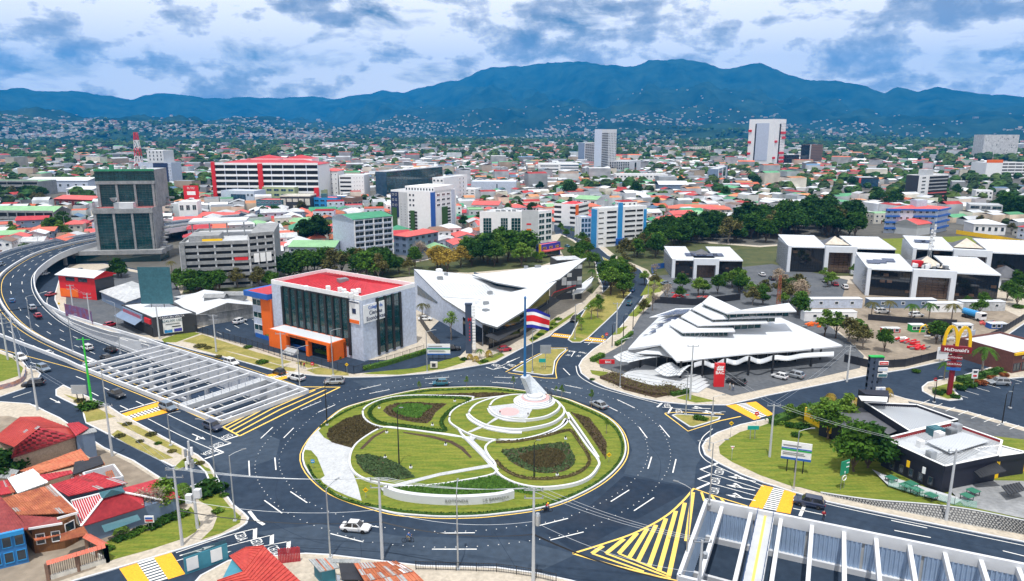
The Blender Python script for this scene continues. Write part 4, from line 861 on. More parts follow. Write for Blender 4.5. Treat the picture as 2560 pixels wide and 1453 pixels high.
for tr,zz in zip(T,zt):
 o,PP=plate(th,[(x,y,k) for (x,y),k in zip(tr,zz)],.3,WROOF,'tier_roof',CONCW)
 w0,w1=PP[2],PP[1];ex=Vector((17,3.5,0)) if tr is not T[3] else Vector((12,2,0))
 wall_under(th,w0+Vector((1.0,.8,0)),w0+ex+Vector((0,.8,0)),zz[2]-1.9,zz[2]-.35,zz[2]-.4,GLASSG,'clerestory')
 wall_under(th,PP[3]+Vector((.6,.5,0)),w0+Vector((.6,.5,0)),zz[2]-1.9,zz[3]-.3,zz[2]-.3,GLASSG,'clerestory')
 face_fins(th,w0+Vector((1.0,.7,0)),w0+ex+Vector((0,.7,0)),zz[2]-1.9,zz[2]-.35,9,GREY,.15,.12,0,1,'mullion')
 plate(th,[w0+Vector((0,0,-.1)),w0+ex+Vector((1.5,-.4,-.3)),w0+ex+Vector((2.0,6.0,.3)),w1.lerp(w0,.3)+Vector((0,0,.1))],.25,WROOF,'eave',CONCW)
for i,(x0,y0,x1,y1,x2,y2,x3,y3) in enumerate(((1638,790,1690,774,1727,772,1712,784),(1652,804,1684,790,1700,788,1688,802),(1637,817,1660,804,1684,801,1668,815),(1619,832,1645,818,1686,819,1664,829))):
 zz=9.6-i*.8;o,_=plate(th,[(x0-14,y0+3,zz-.5),(x1,y1-3,zz),(x2+4,y2-2,zz),(x3+4,y3+3,zz-.5)],.2,WROOF,'stepped_roof',CONCW)
 A0,A1,A2,A3=[G(*v,zz+.15) for v in ((x0,y0),(x1,y1),(x2,y2),(x3,y3))]
 for u in range(6):
  for v in range(2):
   L0=lambda s,t:A0.lerp(A1,s).lerp(A3.lerp(A2,s),t)
   wp(MB().add([L0(u/6+.01,v/2+.02),L0((u+1)/6-.01,v/2+.02),L0((u+1)/6-.01,(v+1)/2-.02),L0(u/6+.01,(v+1)/2-.02)],[(0,1,2,3)]),'solar_panel',SOLAR,th)
hall=[G(1640,925),G(1990,905),G(2010,860),G(1680,860)]
wp(MB().prism(hall,0,4.6),'hall',GLASSK,th);face_fins(th,hall[0],hall[1],0,4.6,14,GREY,.15,.15,0,1,'mullion')
for x,y in ((1600,925),(1700,952),(1755,948),(1810,945),(1870,940),(1930,935),(2027,918),(2050,900)):g=G(x,y);wp(MB().lathe([(.28,0),(.28,4.8)],8,(g.x,g.y)),'column',BLACK,th)
def shell(P0,P1,P2,P3,sag,nu,nv,name):
 mb=MB();sh=MB()
 def S_(u,v):p=P0.lerp(P1,u).lerp(P3.lerp(P2,u),v);return p+Vector((0,0,-sag*math.sin(PI*min(1,v*1.15))-sag*.4*(u-.5)**2*4))
 for i in range(nu+1):mb.tube([S_(i/nu,j/12) for j in range(13)],.07,5)
 for j in range(nv+1):mb.tube([S_(i/12,j/nv) for i in range(13)],.06,5)
 g=[[S_(i/8,j/10) for i in range(9)] for j in range(11)]
 for j in range(10):
  for i in range(8):sh.add([g[j][i],g[j][i+1],g[j+1][i+1],g[j+1][i]],[(0,1,2,3)])
 o=wp(sh,name,WROOF,th);mb.build('lattice',GREY,o)
shell(G(1533,890,3.4),G(1570,874,4.6),G(1650,890,4.6),G(1570,905,3.0),.5,5,7,'curved_canopy');shell(G(1636,921,2.6),G(1680,902,4.2),G(1728,910,4.2),G(1700,936,2.4),.9,5,7,'curved_canopy')
plate(th,[(1588,883,4.6),(1651,865,6.6),(1680,893,4.6),(1645,885,5.2)],.2,WROOF,'porch_roof')
wv=[(1735,917),(1760,911),(1785,919),(1812,906),(1840,911),(1870,900),(1900,908),(1935,898),(1970,900),(2010,893),(2085,889)]
top_=spline([G(x,y-10,4.4) for x,y in wv],4);low_=spline([G(x,y,3.6) for x,y in wv],4)
wp(MB().strip(low_,top_).strip([v-Vector((0,0,.2)) for v in top_],[v-Vector((0,0,.2)) for v in low_]),'wavy_canopy',WROOF,th)
for i in range(4):wp(MB().prism([G(1540+i*14,950-i*4),G(1745-i*5,985-i*8),G(1775-i*5,965-i*6),G(1580+i*10,925-i*2)],0.15,.3+i*.14),'terrace_step',CONC,th)
th=thing('bank_sign','tall red panel sign with white emblem and BAC letters','sign',G(1796,968));p=G(1796,968);zt=ZT(p,908)
wp(MB().box(p.x-1.15,p.x+1.15,p.y-.35,p.y+.35,0,zt),'panel',RED,th);wall_text('BAC',th,(p.x,p.y-.37,zt*.62),(0,-1,0),1.0,WHITE,bold=.02)
wp(MB().prism([(p.x-.75,p.y-.42),(p.x+.75,p.y-.42),(p.x+.75,p.y-.36),(p.x-.75,p.y-.36)],zt*.72,zt*.80),'emblem',WHITE,th)
for dx in (-.5,0,.5):wp(MB().add([(p.x+dx-.22,p.y-.38,zt*.815),(p.x+dx+.22,p.y-.38,zt*.815),(p.x+dx+.42,p.y-.38,zt*.9),(p.x+dx+.0,p.y-.38,zt*.9)],[(0,1,2,3)]),'emblem',WHITE,th)
th=thing('bank_sign','long low red sign with BAC letters at the lawn corner','sign',G(1517,911));p=G(1517,911);wp(MB().box(p.x-1.9,p.x+1.9,p.y-.2,p.y+.2,.1,1.2),'panel',RED,th);wall_text('BAC',th,(p.x+.3,p.y-.22,.65),(0,-1,0),.8,WHITE,bold=.02)
FRAMEW=mat('white_portal_render',(0.66,0.70,0.76),0.6,var=0.06,scale=.5)
PYR=mat('beige_pyramid_sheet',(0.52,0.47,0.40),0.6,var=0.14,scale=.6);BROWNG=glass('brown_glass',(0.085,0.052,0.036),.15);DKGREY=mat('dark_slate',(0.10,0.105,0.12),.6,var=.2)
def office(base_r,top,left,depth,label,pyr=PYR,px_portal=None,solar=None,mess=False,cols=16):
 b=block('office_building',label,'office building',base_r,top,left,None,GLASSK,DKGREY,depth,0)
 th,P,A,z=b.th,b.P,b.A,b.z;bk=b.B-b.P;n=perp_to_cam(P,A);ax=(P-A)
 u0,u1=[t_at_px(A,ax,x,z) for x in px_portal];rows=4
 face_panes(th,A,P,.4,z-.2,cols,rows*2,GLASSK,0,u0,.1,.1);face_panes(th,A,P,.4,z-.2,cols,rows*2,GLASSK,u1,1,.1,.1);face_panes(th,A,P,.4,z-1.8,6,rows*2,BROWNG,u0,u1,.1,.1)
 r=random.Random(int(P.x))
 for i in range(9):
  u=r.uniform(.02,.95);j=r.randrange(rows*2)
  if u0-.05<u<u1:continue
  face_panel(th,A,P,.4+(z-.6)/8*j+.1,.4+(z-.6)/8*(j+1)-.05,BROWNG,u,min(u+.04,1),.13,'blind')
 w=(u1-u0)*.14
 for a,c in ((u0-w/2,u0+w/2),(u1-w/2,u1+w/2)):face_panel(th,A,P,0,z+.9,FRAMEW,a,c,1.9,'portal_leg')
 face_panel(th,A,P,z-1.6,z+.9,FRAMEW,u0+w/2,u1-w/2,1.85,'portal_beam')
 pw=ax.normalized()
 for o,s in ((A,1),):
  wp(MB().prism([o+n*1.2,o+n*1.2+pw*1.2,o+pw*1.2+bk,o+bk],0,z+.6),'end_wall',FRAMEW,th)
 for a,c in ((0,u0),(u1,1)):
  p0,p1=A+ax*a+n*.8,A+ax*c+n*.8;p2,p3=p1+bk*1.06,p0+bk*1.06;hi=z+2.3
  rf=[V2(p0,z+.25),V2(p1,z+.25),V2(p2,z+1.9),V2(p3,z+1.9)];mid=(p0+p1+p2+p3)/4
  plate(th,rf,.4,WROOF,'roof_slope',FRAMEW);ribs(th,rf[0]+Vector((0,0,.02)),rf[1]+Vector((0,0,.02)),rf[2]+Vector((0,0,.02)),rf[3]+Vector((0,0,.02)),14,WROOF,.08,.08)
 m0=A+ax*((u0+u1)/2)+bk*.42;s=ax.length*(u1-u0)*.46;e=bk.normalized()*s*.9;x_=pw*s;zb=z+.6;zp=zb+s*.62
 qd=[V2(m0-x_-e,zb),V2(m0+x_-e,zb),V2(m0+x_+e,zb),V2(m0-x_+e,zb)];ap=V2(m0,zp)
 for i in range(4):wp(MB().add([qd[i],qd[(i+1) % 4],ap],[(0,1,2)]),'pyramid_face',pyr if i != 3 else DKGREY,th)
 rb=MB()
 for t in (.2,.4,.6,.8):rb.bar(qd[0].lerp(qd[1],t),ap.lerp(qd[0].lerp(qd[1],t),.12),.14,.12)
 wp(rb,'pyramid_rib',pyr,th)
 if solar:
  for (uu,vv) in solar:
   c=A+ax*uu+bk*vv;zz=z+.25+1.65*vv+.45;k=2.0
   plate(th,[V2(c-pw*k-bk.normalized()*2,zz-.25),V2(c+pw*k-bk.normalized()*2,zz-.25),V2(c+pw*k+bk.normalized()*2,zz+.25),V2(c-pw*k+bk.normalized()*2,zz+.25)],.1,SOLAR,'solar_panel')
 if mess:
  for i in range(16):
   c=A+ax*r.uniform(u0,u1)+bk*r.uniform(.02,.3);roof_box(th,c,z+.7,r.uniform(.7,1.6),r.uniform(.7,1.4),r.uniform(.5,1.5),r.uniform(0,1),r.choice([WHITE,GREY,CHAR,WHITE]))
  c=A+ax*(u0+.05)+bk*.25;roof_box(th,c,z+.7,3.0,2,2.0,.1,RED,'red_tank')
 return b
OA=office((1853,697),652,(1680,650),22,'black glass office with one white portal and a grey roof pyramid',DKGREY,(1737,1792),[(.30,.3),(.38,.3),(.46,.3),(.54,.3),(.62,.3),(.70,.3)])
OB=office((2231,688),624,(1970,617),22,'black glass office with a ribbed beige pyramid, beside the tree grove',PYR,(2066,2135))
OC=office((2490,757),688,(2168,672),24,'black glass office with solar panels and crowded roof plant behind the builders yard',PYR,(2287,2382),[(.08,.35),(.14,.4),(.22,.5)],True)
OD=office((2640,722),640,(2282,622),24,'black glass office with beige pyramid behind the antenna mast',PYR,(2388,2472),[(.09,.5),(.13,.5)])
th=thing('gatehouse','small white gatehouse with a slate pyramid roof','gatehouse',G(2525,722));p=G(2525,722);wp(MB().box(p.x-5,p.x+5,p.y,p.y+8,0,4.2),'wall',FRAMEW,th)
wp(MB().box(p.x-3.6,p.x+3,p.y-.1,p.y,.8,3.2),'window',GLASS,th);wp(MB().add([(p.x-5.4,p.y-.5,4.2),(p.x+5.4,p.y-.5,4.2),(p.x+5.4,p.y+8.5,4.2),(p.x-5.4,p.y+8.5,4.2),(p.x,p.y+4,8)],[(0,1,4),(1,2,4),(2,3,4),(3,0,4)]),'roof',DKGREY,th)
# ================================================================ blocks of the middle distance
CREAM=mat('cream_render',(0.62,0.60,0.54),.75,var=.08,scale=.4,sc2=1.2);GRN=mat('green_sheet_roof',(0.03,0.24,0.12),.5,var=.2,scale=.3,sc2=1);LGRN=mat('light_green_roof',(0.22,0.42,0.22),.55,var=.15,scale=.3)
BBLUE=mat('bright_blue_panel',(0.03,0.26,0.58),.4,var=.1);PURP=mat('violet_blue_paint',(0.05,0.05,0.35),.5,var=.1);IVY=mat('living_wall',(0.02,0.07,0.015),.9,col2=(.05,.12,.03),scale=2,bump=.6,bscale=4)
SALM=mat('salmon_roof',(0.60,0.10,0.09),.55,var=.15,scale=.4,sc2=1.4);BRNW=mat('brown_cladding',(0.20,0.12,0.085),.6,var=.15);TEAL=mat('teal_panel',(0.04,0.13,0.16),.5,var=.15);DUSK=mat('blue_grey_wall',(0.16,0.22,0.32),.6,var=.12,scale=.4);PALEG=mat('pale_green_render',(0.36,0.42,0.24),.7,var=.1)
STAIN=mat('stained_concrete',(0.14,0.15,0.15),.9,col2=(.42,.42,.41),scale=.35,sc2=2.0,stretch=(1.5,1.5,.25))
OB_='office building';TILE=mat('salmon_tile',(0.55,0.13,0.08),.7,var=.15,scale=2);MAR_=mat('dark_red_wall',(.16,.02,.02),.7,var=.2)
b=block('glass_tower','weathered concrete tower in two tiers with green mirror glass and an uneven roof terrace','tower',(396,652),521,(231,523),None,CONCD,SALM,12,.4);th,P,A,z=b.th,b.P,b.A,b.z;n=perp_to_cam(P,A)
face_panes(th,A,P,3.5,z-2,15,14,GLASSG,.06,.94,.1,.15);face_fins(th,A,P,0,z,3,CONCD,.9,.7,.04,.96,'pier');face_panel(th,A,P,z-2,z,CONCD,0,1,.9,'head_band')
bk=(b.B-b.P);up=[A+bk*.55,P+bk*.55,P+bk*1.9,A+bk*1.9];pu=[A+bk*.55,P+bk*.55];zu=ZT(pu[1],424)
wp(MB().prism(up,z-.5,zu),'upper_tier',CONCD,th);face_panes(th,pu[0],pu[1],z+.5,zu-6.5,15,12,GLASSG,.06,.94,.1,.15);face_panes(th,pu[0],pu[1],zu-5,zu-.8,15,3,GLASSG,0.0,1,.1,.6);face_fins(th,pu[0],pu[1],z,zu-5,3,CONCD,.9,.7,.04,.96,'pier');face_panel(th,pu[0],pu[1],zu-6.3,zu-4.9,CONCD,0,1,.9,'head_band');face_panel(th,pu[0],pu[1],zu-.6,zu+.3,GRN,0,1,1.0,'green_eave')
wp(MB().sheet(up,zu+.02),'roof',GROOF,th);rr=random.Random(4)
for i in range(7):wp(MB().prism([up[0].lerp(up[1],.12+i*.11)+bk*.1,up[0].lerp(up[1],.16+i*.11)+bk*.1,up[0].lerp(up[1],.17+i*.11)+bk*.3,up[0].lerp(up[1],.12+i*.11)+bk*.3],zu,zu+rr.uniform(1,2.6)),'roof_sculpture',rr.choice([CONC,GRN,CONCD]),th)
for k in range(12):c=P+bk*(.15+k*.14);wp(MB().box(c.x+.1,c.x+3.2,c.y-1.0,c.y+.5,3+k*2.1,3+k*2.1+.8),'side_balcony',CONCD,th)
lh=A.lerp(P,.36);wp(MB().prism([lh+n*.2,A.lerp(P,.68)+n*.2,A.lerp(P,.68)+bk*.3,lh+bk*.3],z,z+2.6),'lift_house',CONCW,th);pd=[A-(P-A)*.42+n*3,P+(P-A)*.12+n*3,P+(P-A)*.12+bk,A-(P-A)*.42+bk]
wp(MB().prism(pd,3.6,5.4),'podium_slab',CONCD,th);wp(MB().prism(inset([V2(v,0) for v in pd],1.5),0,3.6),'podium_wall',GLASSG,th)
dl=MB();dl.lathe([(.1,0),(1.0,.6),(1.6,1.8)],10);add_part('dish_antenna',dl.mesh('dish_antenna',GALV),th,V2(A.lerp(P,.38)+n*.5,z+3))
b=block('office_building','grey and blue tower with dark slots behind the glass tower',OB_,(433,466),408,(345,412),None,LILAC,CONC,22,.5);face_fins(b.th,b.A,b.P,0,b.z,4,NAVY,3.2,.3,.5,.85,'blue_strip');face_grid(b.th,b.A,b.P,2,b.z,2,7,.3,.4,GLASS,CONC,.88,1);wp(MB().prism([b.A.lerp(b.P,.3),b.A.lerp(b.P,.8),b.C.lerp(b.B,.8),b.C.lerp(b.B,.3)],b.z,b.z+13),'plant_tower',CONCW,b.th);face_grid(b.th,b.A,b.P,b.z+2,b.z+13,4,3,.3,.6,GLASS,CONC,.33,.78)
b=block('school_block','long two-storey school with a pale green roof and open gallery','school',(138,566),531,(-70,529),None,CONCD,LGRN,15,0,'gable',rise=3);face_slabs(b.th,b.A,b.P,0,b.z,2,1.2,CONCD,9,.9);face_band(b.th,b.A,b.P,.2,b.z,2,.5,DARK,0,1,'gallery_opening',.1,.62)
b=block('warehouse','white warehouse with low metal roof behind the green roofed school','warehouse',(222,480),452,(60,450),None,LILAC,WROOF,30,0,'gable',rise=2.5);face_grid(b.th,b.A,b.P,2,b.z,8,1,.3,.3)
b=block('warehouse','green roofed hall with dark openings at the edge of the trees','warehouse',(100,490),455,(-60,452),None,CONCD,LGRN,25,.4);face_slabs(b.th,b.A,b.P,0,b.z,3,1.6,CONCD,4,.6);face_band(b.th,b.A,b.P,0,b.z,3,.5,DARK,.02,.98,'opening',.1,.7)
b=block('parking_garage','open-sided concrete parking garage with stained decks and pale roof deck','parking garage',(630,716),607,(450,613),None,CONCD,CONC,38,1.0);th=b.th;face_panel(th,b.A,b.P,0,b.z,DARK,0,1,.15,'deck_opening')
face_slabs(th,b.A,b.P,0,b.z,7,1.25,CONCD,4,.9,CONCW);face_panel(th,b.A,b.P,b.z*.62,b.z*.62+1.1,RED,.78,.98,1.0,'red_banner')
face_panel(th,b.A,b.P,0,b.z+.8,CONCD,0,.07,1.2,'stair_tower')
wp(MB().prism([b.P,b.P+(b.P-b.A)*.36+(b.B-b.P)*.10,b.P+(b.P-b.A)*.36+(b.B-b.P),b.B],-.2,b.z+2.5),'side_wing',CONCD,th);face_panel(th,b.P,b.P+(b.P-b.A)*.36+(b.B-b.P)*.10,0,b.z+2.4,DARK,0,1,.15,'deck_opening');w0,w1=b.P,b.P+(b.P-b.A)*.36+(b.B-b.P)*.10;face_slabs(th,w0,w1,0,b.z+2.5,8,1.3,CONCD,3,.8,CONCW)
for k in (.25,.5,.75):face_panel(th,w0,w1,b.z*.55,b.z*.75,WHITE,k-.1,k+.1,1.0,'white_screen')
wp(MB().prism([b.A+(b.B-b.P)*.5,b.P.lerp(b.A,.1)+(b.B-b.P)*.5,b.P.lerp(b.A,.1)+(b.B-b.P)*.8,b.A+(b.B-b.P)*.8],b.z+5.4,b.z+6.2),'roof_canopy',WROOF,th)
for u in (.05,.35,.65,.95):c=b.A.lerp(b.P,u*.9)+(b.B-b.P)*.52;wp(MB().box(c.x-.2,c.x+.2,c.y-.2,c.y+.2,b.z,b.z+5.5),'canopy_post',GREY,th)
wp(MB().prism([b.A.lerp(b.P,.1)+(b.B-b.P)*.1,b.A.lerp(b.P,.55)+(b.B-b.P)*.1,b.A.lerp(b.P,.55)+(b.B-b.P)*.4,b.A.lerp(b.P,.1)+(b.B-b.P)*.4],b.z,b.z+2.6),'roof_house',CONCD,th);face_panel(th,b.A.lerp(b.P,.3)+(b.B-b.P)*.09,b.A.lerp(b.P,.6)+(b.B-b.P)*.09,b.z+.2,b.z+1.4,YEL,0,1,.2,'yellow_screen')
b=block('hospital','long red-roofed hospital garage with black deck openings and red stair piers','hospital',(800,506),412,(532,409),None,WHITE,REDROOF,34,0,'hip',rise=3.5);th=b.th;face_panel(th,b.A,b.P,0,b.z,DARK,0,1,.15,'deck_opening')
face_slabs(th,b.A,b.P,3,b.z,6,1.7,WHITE,9,.9,LILAC);face_panel(th,b.A,b.P,0,b.z+2,RED,-.012,.022,1.6,'stair_pier');face_panel(th,b.A,b.P,0,b.z+1,RED,.43,.475,1.6,'stair_pier');face_panel(th,b.A,b.P,0,12,RED,.955,1.0,1.8,'stair_pier')
face_grid(th,b.A,b.P,6,b.z,1,6,.6,.5,GLASS,RED,.435,.47,out=.9)
for k in range(2):c=b.A.lerp(b.P,.42+k*.32)+(b.B-b.P)*.55;qd=[c-(b.P-b.A)*.14,c+(b.P-b.A)*.14,c+(b.P-b.A)*.14+(b.B-b.P)*.6,c-(b.P-b.A)*.14+(b.B-b.P)*.6];wp(MB().prism(qd,b.z,b.z+4),'upper_storey',WHITE,th);apx=sum(qd,Vector())/4;wp(MB().add([V2(v,b.z+4) for v in qd]+[V2(apx,b.z+7)],[(0,1,4),(1,2,4),(2,3,4),(3,0,4)]),'upper_roof',REDROOF,th)
b=block('hospital_tower','white stair tower dotted with small round windows between the red pier and decks','hospital',(847,496),428,(803,428),None,WHITE,SALM,22,0,'hip',rise=2);face_grid(b.th,b.A,b.P,3,b.z-1,4,5,.22,.2,NAVY,GREY);face_panel(b.th,b.A,b.P,0,b.z+3,RED,-.35,-.02,1.5,'red_pier')
b=block('hospital_wing','white hospital wing with four rows of black ribbon openings','hospital',(912,498),440,(847,436),None,WHITE,CONC,22,.6);face_band(b.th,b.A,b.P,2,b.z,5,.38,DARK,.04,.48,'window_band',.15);face_grid(b.th,b.A,b.P,3,b.z,4,5,.2,.18,NAVY,GREY,.55,1)
b=block('office_building','pale green office with flat roof and glazed stair below the red hospital',OB_,(738,508),470,(628,468),None,PALEG,WROOF,18,.5);face_grid(b.th,b.A,b.P,.5,b.z,6,3,.7,.5,GLASSB,PALEG)
b=block('office_building','low pale green wing with strip windows under the red pier',OB_,(795,506),478,(736,476),None,PALEG,WROOF,14,.3);face_band(b.th,b.A,b.P,.5,b.z,2,.4,GLASSB,.05,.95)
b=block('commercial_building','white shop building with big glass front beside the red billboard','shop',(637,516),480,(552,478),None,LILAC,WROOF,16,.6);face_panes(b.th,b.A,b.P,1,b.z-2,5,2,GLASSB,.3,.75);face_grid(b.th,b.A,b.P,1,b.z,2,2,.6,.4,GLASSB,WHITE,.76,1)
b=block('commercial_building','black and cream building with chequered facade squares','shop',(778,534),492,(700,492),None,CHAR,CREAM,16,.8,par_m=CREAM)
for i,j in ((0,0),(0,2),(0,3),(2,1),(2,3),(4,0),(4,2),(4,3),(1,3),(3,3)):face_panel(b.th,b.A,b.P,1+j*2.4,3.2+j*2.4,CREAM,i*.2+.02,i*.2+.18,.3,'facade_square')
b=block('commercial_building','bright blue building with red roof deck and water tank','shop',(844,532),497,(784,496),None,BBLUE,SALM,15,.6);face_grid(b.th,b.A,b.P,.5,b.z,4,3,.7,.4,GLASS,BBLUE);roof_box(b.th,b.A.lerp(b.P,.35)+(b.B-b.P)*.3,b.z,4,3,3,0,TEAL,'water_tank')
b=block('commercial_building','brown clad corner building with white frames and glass bays','shop',(882,531),497,(842,495),(906,492),BRNW,WROOF,parapet=.8);face_grid(b.th,b.A,b.P,.5,b.z-2,3,2,.8,.75,GLASS,CREAM);face_grid(b.th,b.P,b.B,.5,b.z-2,2,2,.8,.75,GLASS,CREAM)
b=block('commercial_building','grey green building with red roof and louvred top floor','shop',(707,535),502,(640,501),None,TEAL,SALM,14,.5);face_grid(b.th,b.A,b.P,.5,b.z,6,3,.7,.45,GLASSB,LILAC)
b=block('commercial_building','white clinic with three square windows over a blue ground floor','shop',(497,552),506,(445,507),None,WHITE,WROOF,14,.5);face_grid(b.th,b.A,b.P,b.z*.45,b.z,3,1,.6,.5,GLASS,WHITE);face_panel(b.th,b.A,b.P,0,3.2,BBLUE,.3,.75,.3,'blue_front')
b=block('office_building','long teal glass office with white roof plant',OB_,(968,496),430,(938,425),(1106,424),GLASSB,CONCW,parapet=.6,par_m=CONCW);face_panes(b.th,b.P,b.B,.5,b.z-.5,20,10,GLASSG,0,1,.2,.12);face_panes(b.th,b.A,b.P,.5,b.z-.5,5,8,GLASSB,0,1,.2,.12);acs(b,12,3,WHITE,s=(2,5))
b=block('office_building','plain white block with recessed balconies behind the blue tower',OB_,(1110,512),447,(1081,445),(1168,444),WHITE,WROOF,parapet=.8);face_grid(b.th,b.A,b.P,1,b.z,3,6,.6,.5);face_grid(b.th,b.P,b.B,1,b.z,2,6,.2,.5,GLASS,WHITE,.6,.9)
b=block('warehouse','white sheet-clad hall with one upright window','warehouse',(1290,480),455,(1178,452),None,LILAC,WROOF,26,.3);face_grid(b.th,b.A,b.P,1,b.z,1,1,.2,.6,GLASSB,WHITE,.5,.65)
b=block('apartment_tower','white tower with blue strips, green living walls and balconies','tower',(1078,584),484,(977,479),(1140,474),WHITE,WROOF,parapet=1.0);th=b.th;A,P,B,z=b.A,b.P,b.B,b.z
face_panel(th,A,P,z*.35,z,NAVY,0,.2,.3,'blue_panel');face_panel(th,A,P,0,z*.6,IVY,.02,.15,.5,'living_wall');face_panel(th,A,P,0,z*.55,IVY,.5,.6,.5,'living_wall');face_panel(th,P,B,0,z*.62,IVY,.42,.62,.6,'living_wall');face_panel(th,P,B,0,z+.5,BLUE,0,.16,.4,'blue_strip');face_panel(th,P,B,0,z+.5,LILAC,.8,.92,.4,'grey_strip');face_panel(th,A,P,0,z,CONC,.22,.42,.35,'concrete_panel')
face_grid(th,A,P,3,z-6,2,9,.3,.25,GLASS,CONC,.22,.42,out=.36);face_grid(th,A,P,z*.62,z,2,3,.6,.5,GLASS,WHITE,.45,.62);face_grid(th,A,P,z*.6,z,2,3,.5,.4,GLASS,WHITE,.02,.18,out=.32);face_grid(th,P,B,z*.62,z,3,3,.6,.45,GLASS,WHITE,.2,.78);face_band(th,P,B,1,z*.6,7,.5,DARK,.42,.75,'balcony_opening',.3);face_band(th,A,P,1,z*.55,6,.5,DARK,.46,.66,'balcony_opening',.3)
pt=[A.lerp(P,.3)+(B-P)*.1,P+(B-P)*.15,P.lerp(B,.9),A.lerp(P,.35)+(B-P)*.9];wp(MB().prism(pt,z,z+3.4),'roof_storey',WHITE,th);face_grid(th,pt[0],pt[1],z+.6,z+3,10,1,.55,.6,GLASS,WHITE)
b=block('apartment_block','white apartment block with green roof and a grid of balcony windows','apartment block',(888,657),549,(830,540),(980,540),LILAC,GRN,parapet=0,kind='gable',rise=1.6,over=.4);face_grid(b.th,b.P,b.B,1,b.z-.5,4,7,.9,.8,GLASS,WHITE,.02,.99);face_fins(b.th,b.P,b.B,0,b.z-.3,4,WHITE,.35,.5,.02,.99,'frame_column');face_band(b.th,b.P,b.B,1,b.z-.5,7,.22,LILAC,.02,.99,'balcony_parapet',.45,.16)
b=block('office_building','white office with grey core and tall green windows facing the avenue',OB_,(1345,610),533,(1199,533),(1380,529),WHITE,WROOF,parapet=.8);th=b.th;face_panel(th,b.A,b.P,0,b.z+1.6,CONC,.72,1.0,.5,'grey_core')
for u0,u1 in ((.06,.2),(.36,.48),(.54,.7)):face_panes(th,b.A,b.P,2,b.z-2.5,3,7,GLASSG,u0,u1,.15,.12)
face_grid(th,b.P,b.B,1,b.z,2,5,.8,.7,GLASSG,WHITE);acs(b,7,5);face_panel(th,b.A,b.P,b.z-6,b.z-5.2,RED,.8,.88,.56,'red_sign');face_panel(th,b.A,b.P,b.z-9,b.z-8,ORANGE,.8,.88,.56,'red_sign')
b=block('office_building','white office striped with black ribbon windows around a bright blue stair strip',OB_,(1495,620),525,(1480,522),(1617,523),WHITE,WROOF,parapet=.8);th=b.th;face_band(th,b.P,b.B,1,b.z,7,.36,DARK,.17,.36,'window_band',.12,.45);face_band(th,b.P,b.B,1,b.z,7,.36,DARK,.54,.76,'window_band',.12,.45);face_band(th,b.P,b.B,1,b.z,7,.36,DARK,.79,.92,'window_band',.12,.45);face_panel(th,b.P,b.B,4,b.z+3,BBLUE,.39,.47,.9,'blue_strip');face_panel(th,b.P,b.B,0,b.z-1,BBLUE,.94,1.0,.2,'blue_panel');face_band(th,b.P,b.B,1,b.z,7,.16,DARK,0,.1,'window_slot',.12,.4);face_panel(th,b.A,b.P,0,b.z,BBLUE,0,.75,.3,'blue_panel');face_panel(th,b.P,b.B,0,4,BLUE,.36,.56,1.5,'entrance');face_panel(th,b.P,b.B,0,2.8,GLASS,.38,.54,1.6,'door')
b=block('office_building','low blue glass annex with white roof beside the striped office',OB_,(1452,600),545,(1440,541),(1478,541),LILAC,WROOF,parapet=.5);face_grid(b.th,b.P,b.B,1,b.z,3,4,.8,.7,GLASSB,BBLUE);face_fins(b.th,b.A,b.P,0,b.z,3,WHITE,.5,.5)
b=block('apartment_block','black and white flats with red roof and one orange pier','apartment block',(1438,566),516,(1386,513),(1471,513),CHAR,RED,parapet=0,kind='hip',rise=2);face_slabs(b.th,b.A,b.P,0,b.z,4,1.5,WHITE,0,.5);face_slabs(b.th,b.P,b.B,0,b.z,4,1.5,WHITE,0,.5);face_panel(b.th,b.P,b.B,0,b.z+.8,ORANGE,.0,.15,.8,'orange_pier');face_panel(b.th,b.A,b.P,0,b.z,WHITE,.35,.75,.55,'white_bay')
b=block('cafe_building','violet two-storey cafe with pink awnings and a yellow corner','cafe',(1353,646),614,(1340,612),(1401,611),PURP,SALM,parapet=.3);face_panel(b.th,b.A,b.P,0,b.z+.4,YEL,.6,1.0,.3,'yellow_corner');face_grid(b.th,b.P,b.B,b.z*.5,b.z,3,1,.5,.35,GLASS,YEL);face_panel(b.th,b.P,b.B,3.0,3.5,SALM,0,1,2.2,'awning');face_panel(b.th,b.P,b.B,.1,2.6,GLASS,.08,.92,.1,'shop_window')
b=block('house_block','blue grey row of flats under salmon sheet roofs','apartment block',(1020,640),592,(984,588),(1095,583),DUSK,SALM,parapet=0,kind='hip',rise=1.6);face_grid(b.th,b.P,b.B,.5,b.z,5,3,.5,.5,GLASS,DUSK);face_grid(b.th,b.A,b.P,.5,b.z,2,3,.5,.5,GLASS,DUSK)
b=block('house','long grey house with faded green roof below the parking garage','house',(838,655),618,(722,617),None,LILAC,LGRN,14,0,'gable',rise=2);face_grid(b.th,b.A,b.P,.5,b.z,7,2,.55,.4)
b=block('apartment_tower','slim white tower with stacked balconies, taller of the pair','tower',(1502,432),326,(1487,326),(1542,323),WHITE,WROOF,parapet=1.5);face_band(b.th,b.P,b.B,2,b.z-3,22,.42,DARK,.02,.42,'balcony_row',.4);face_grid(b.th,b.P,b.B,2,b.z-3,5,22,.55,.5,GLASS,WHITE,.45,1);face_panel(b.th,b.A,b.P,0,b.z+1.4,LILAC,0,1,.3,'blank_side')
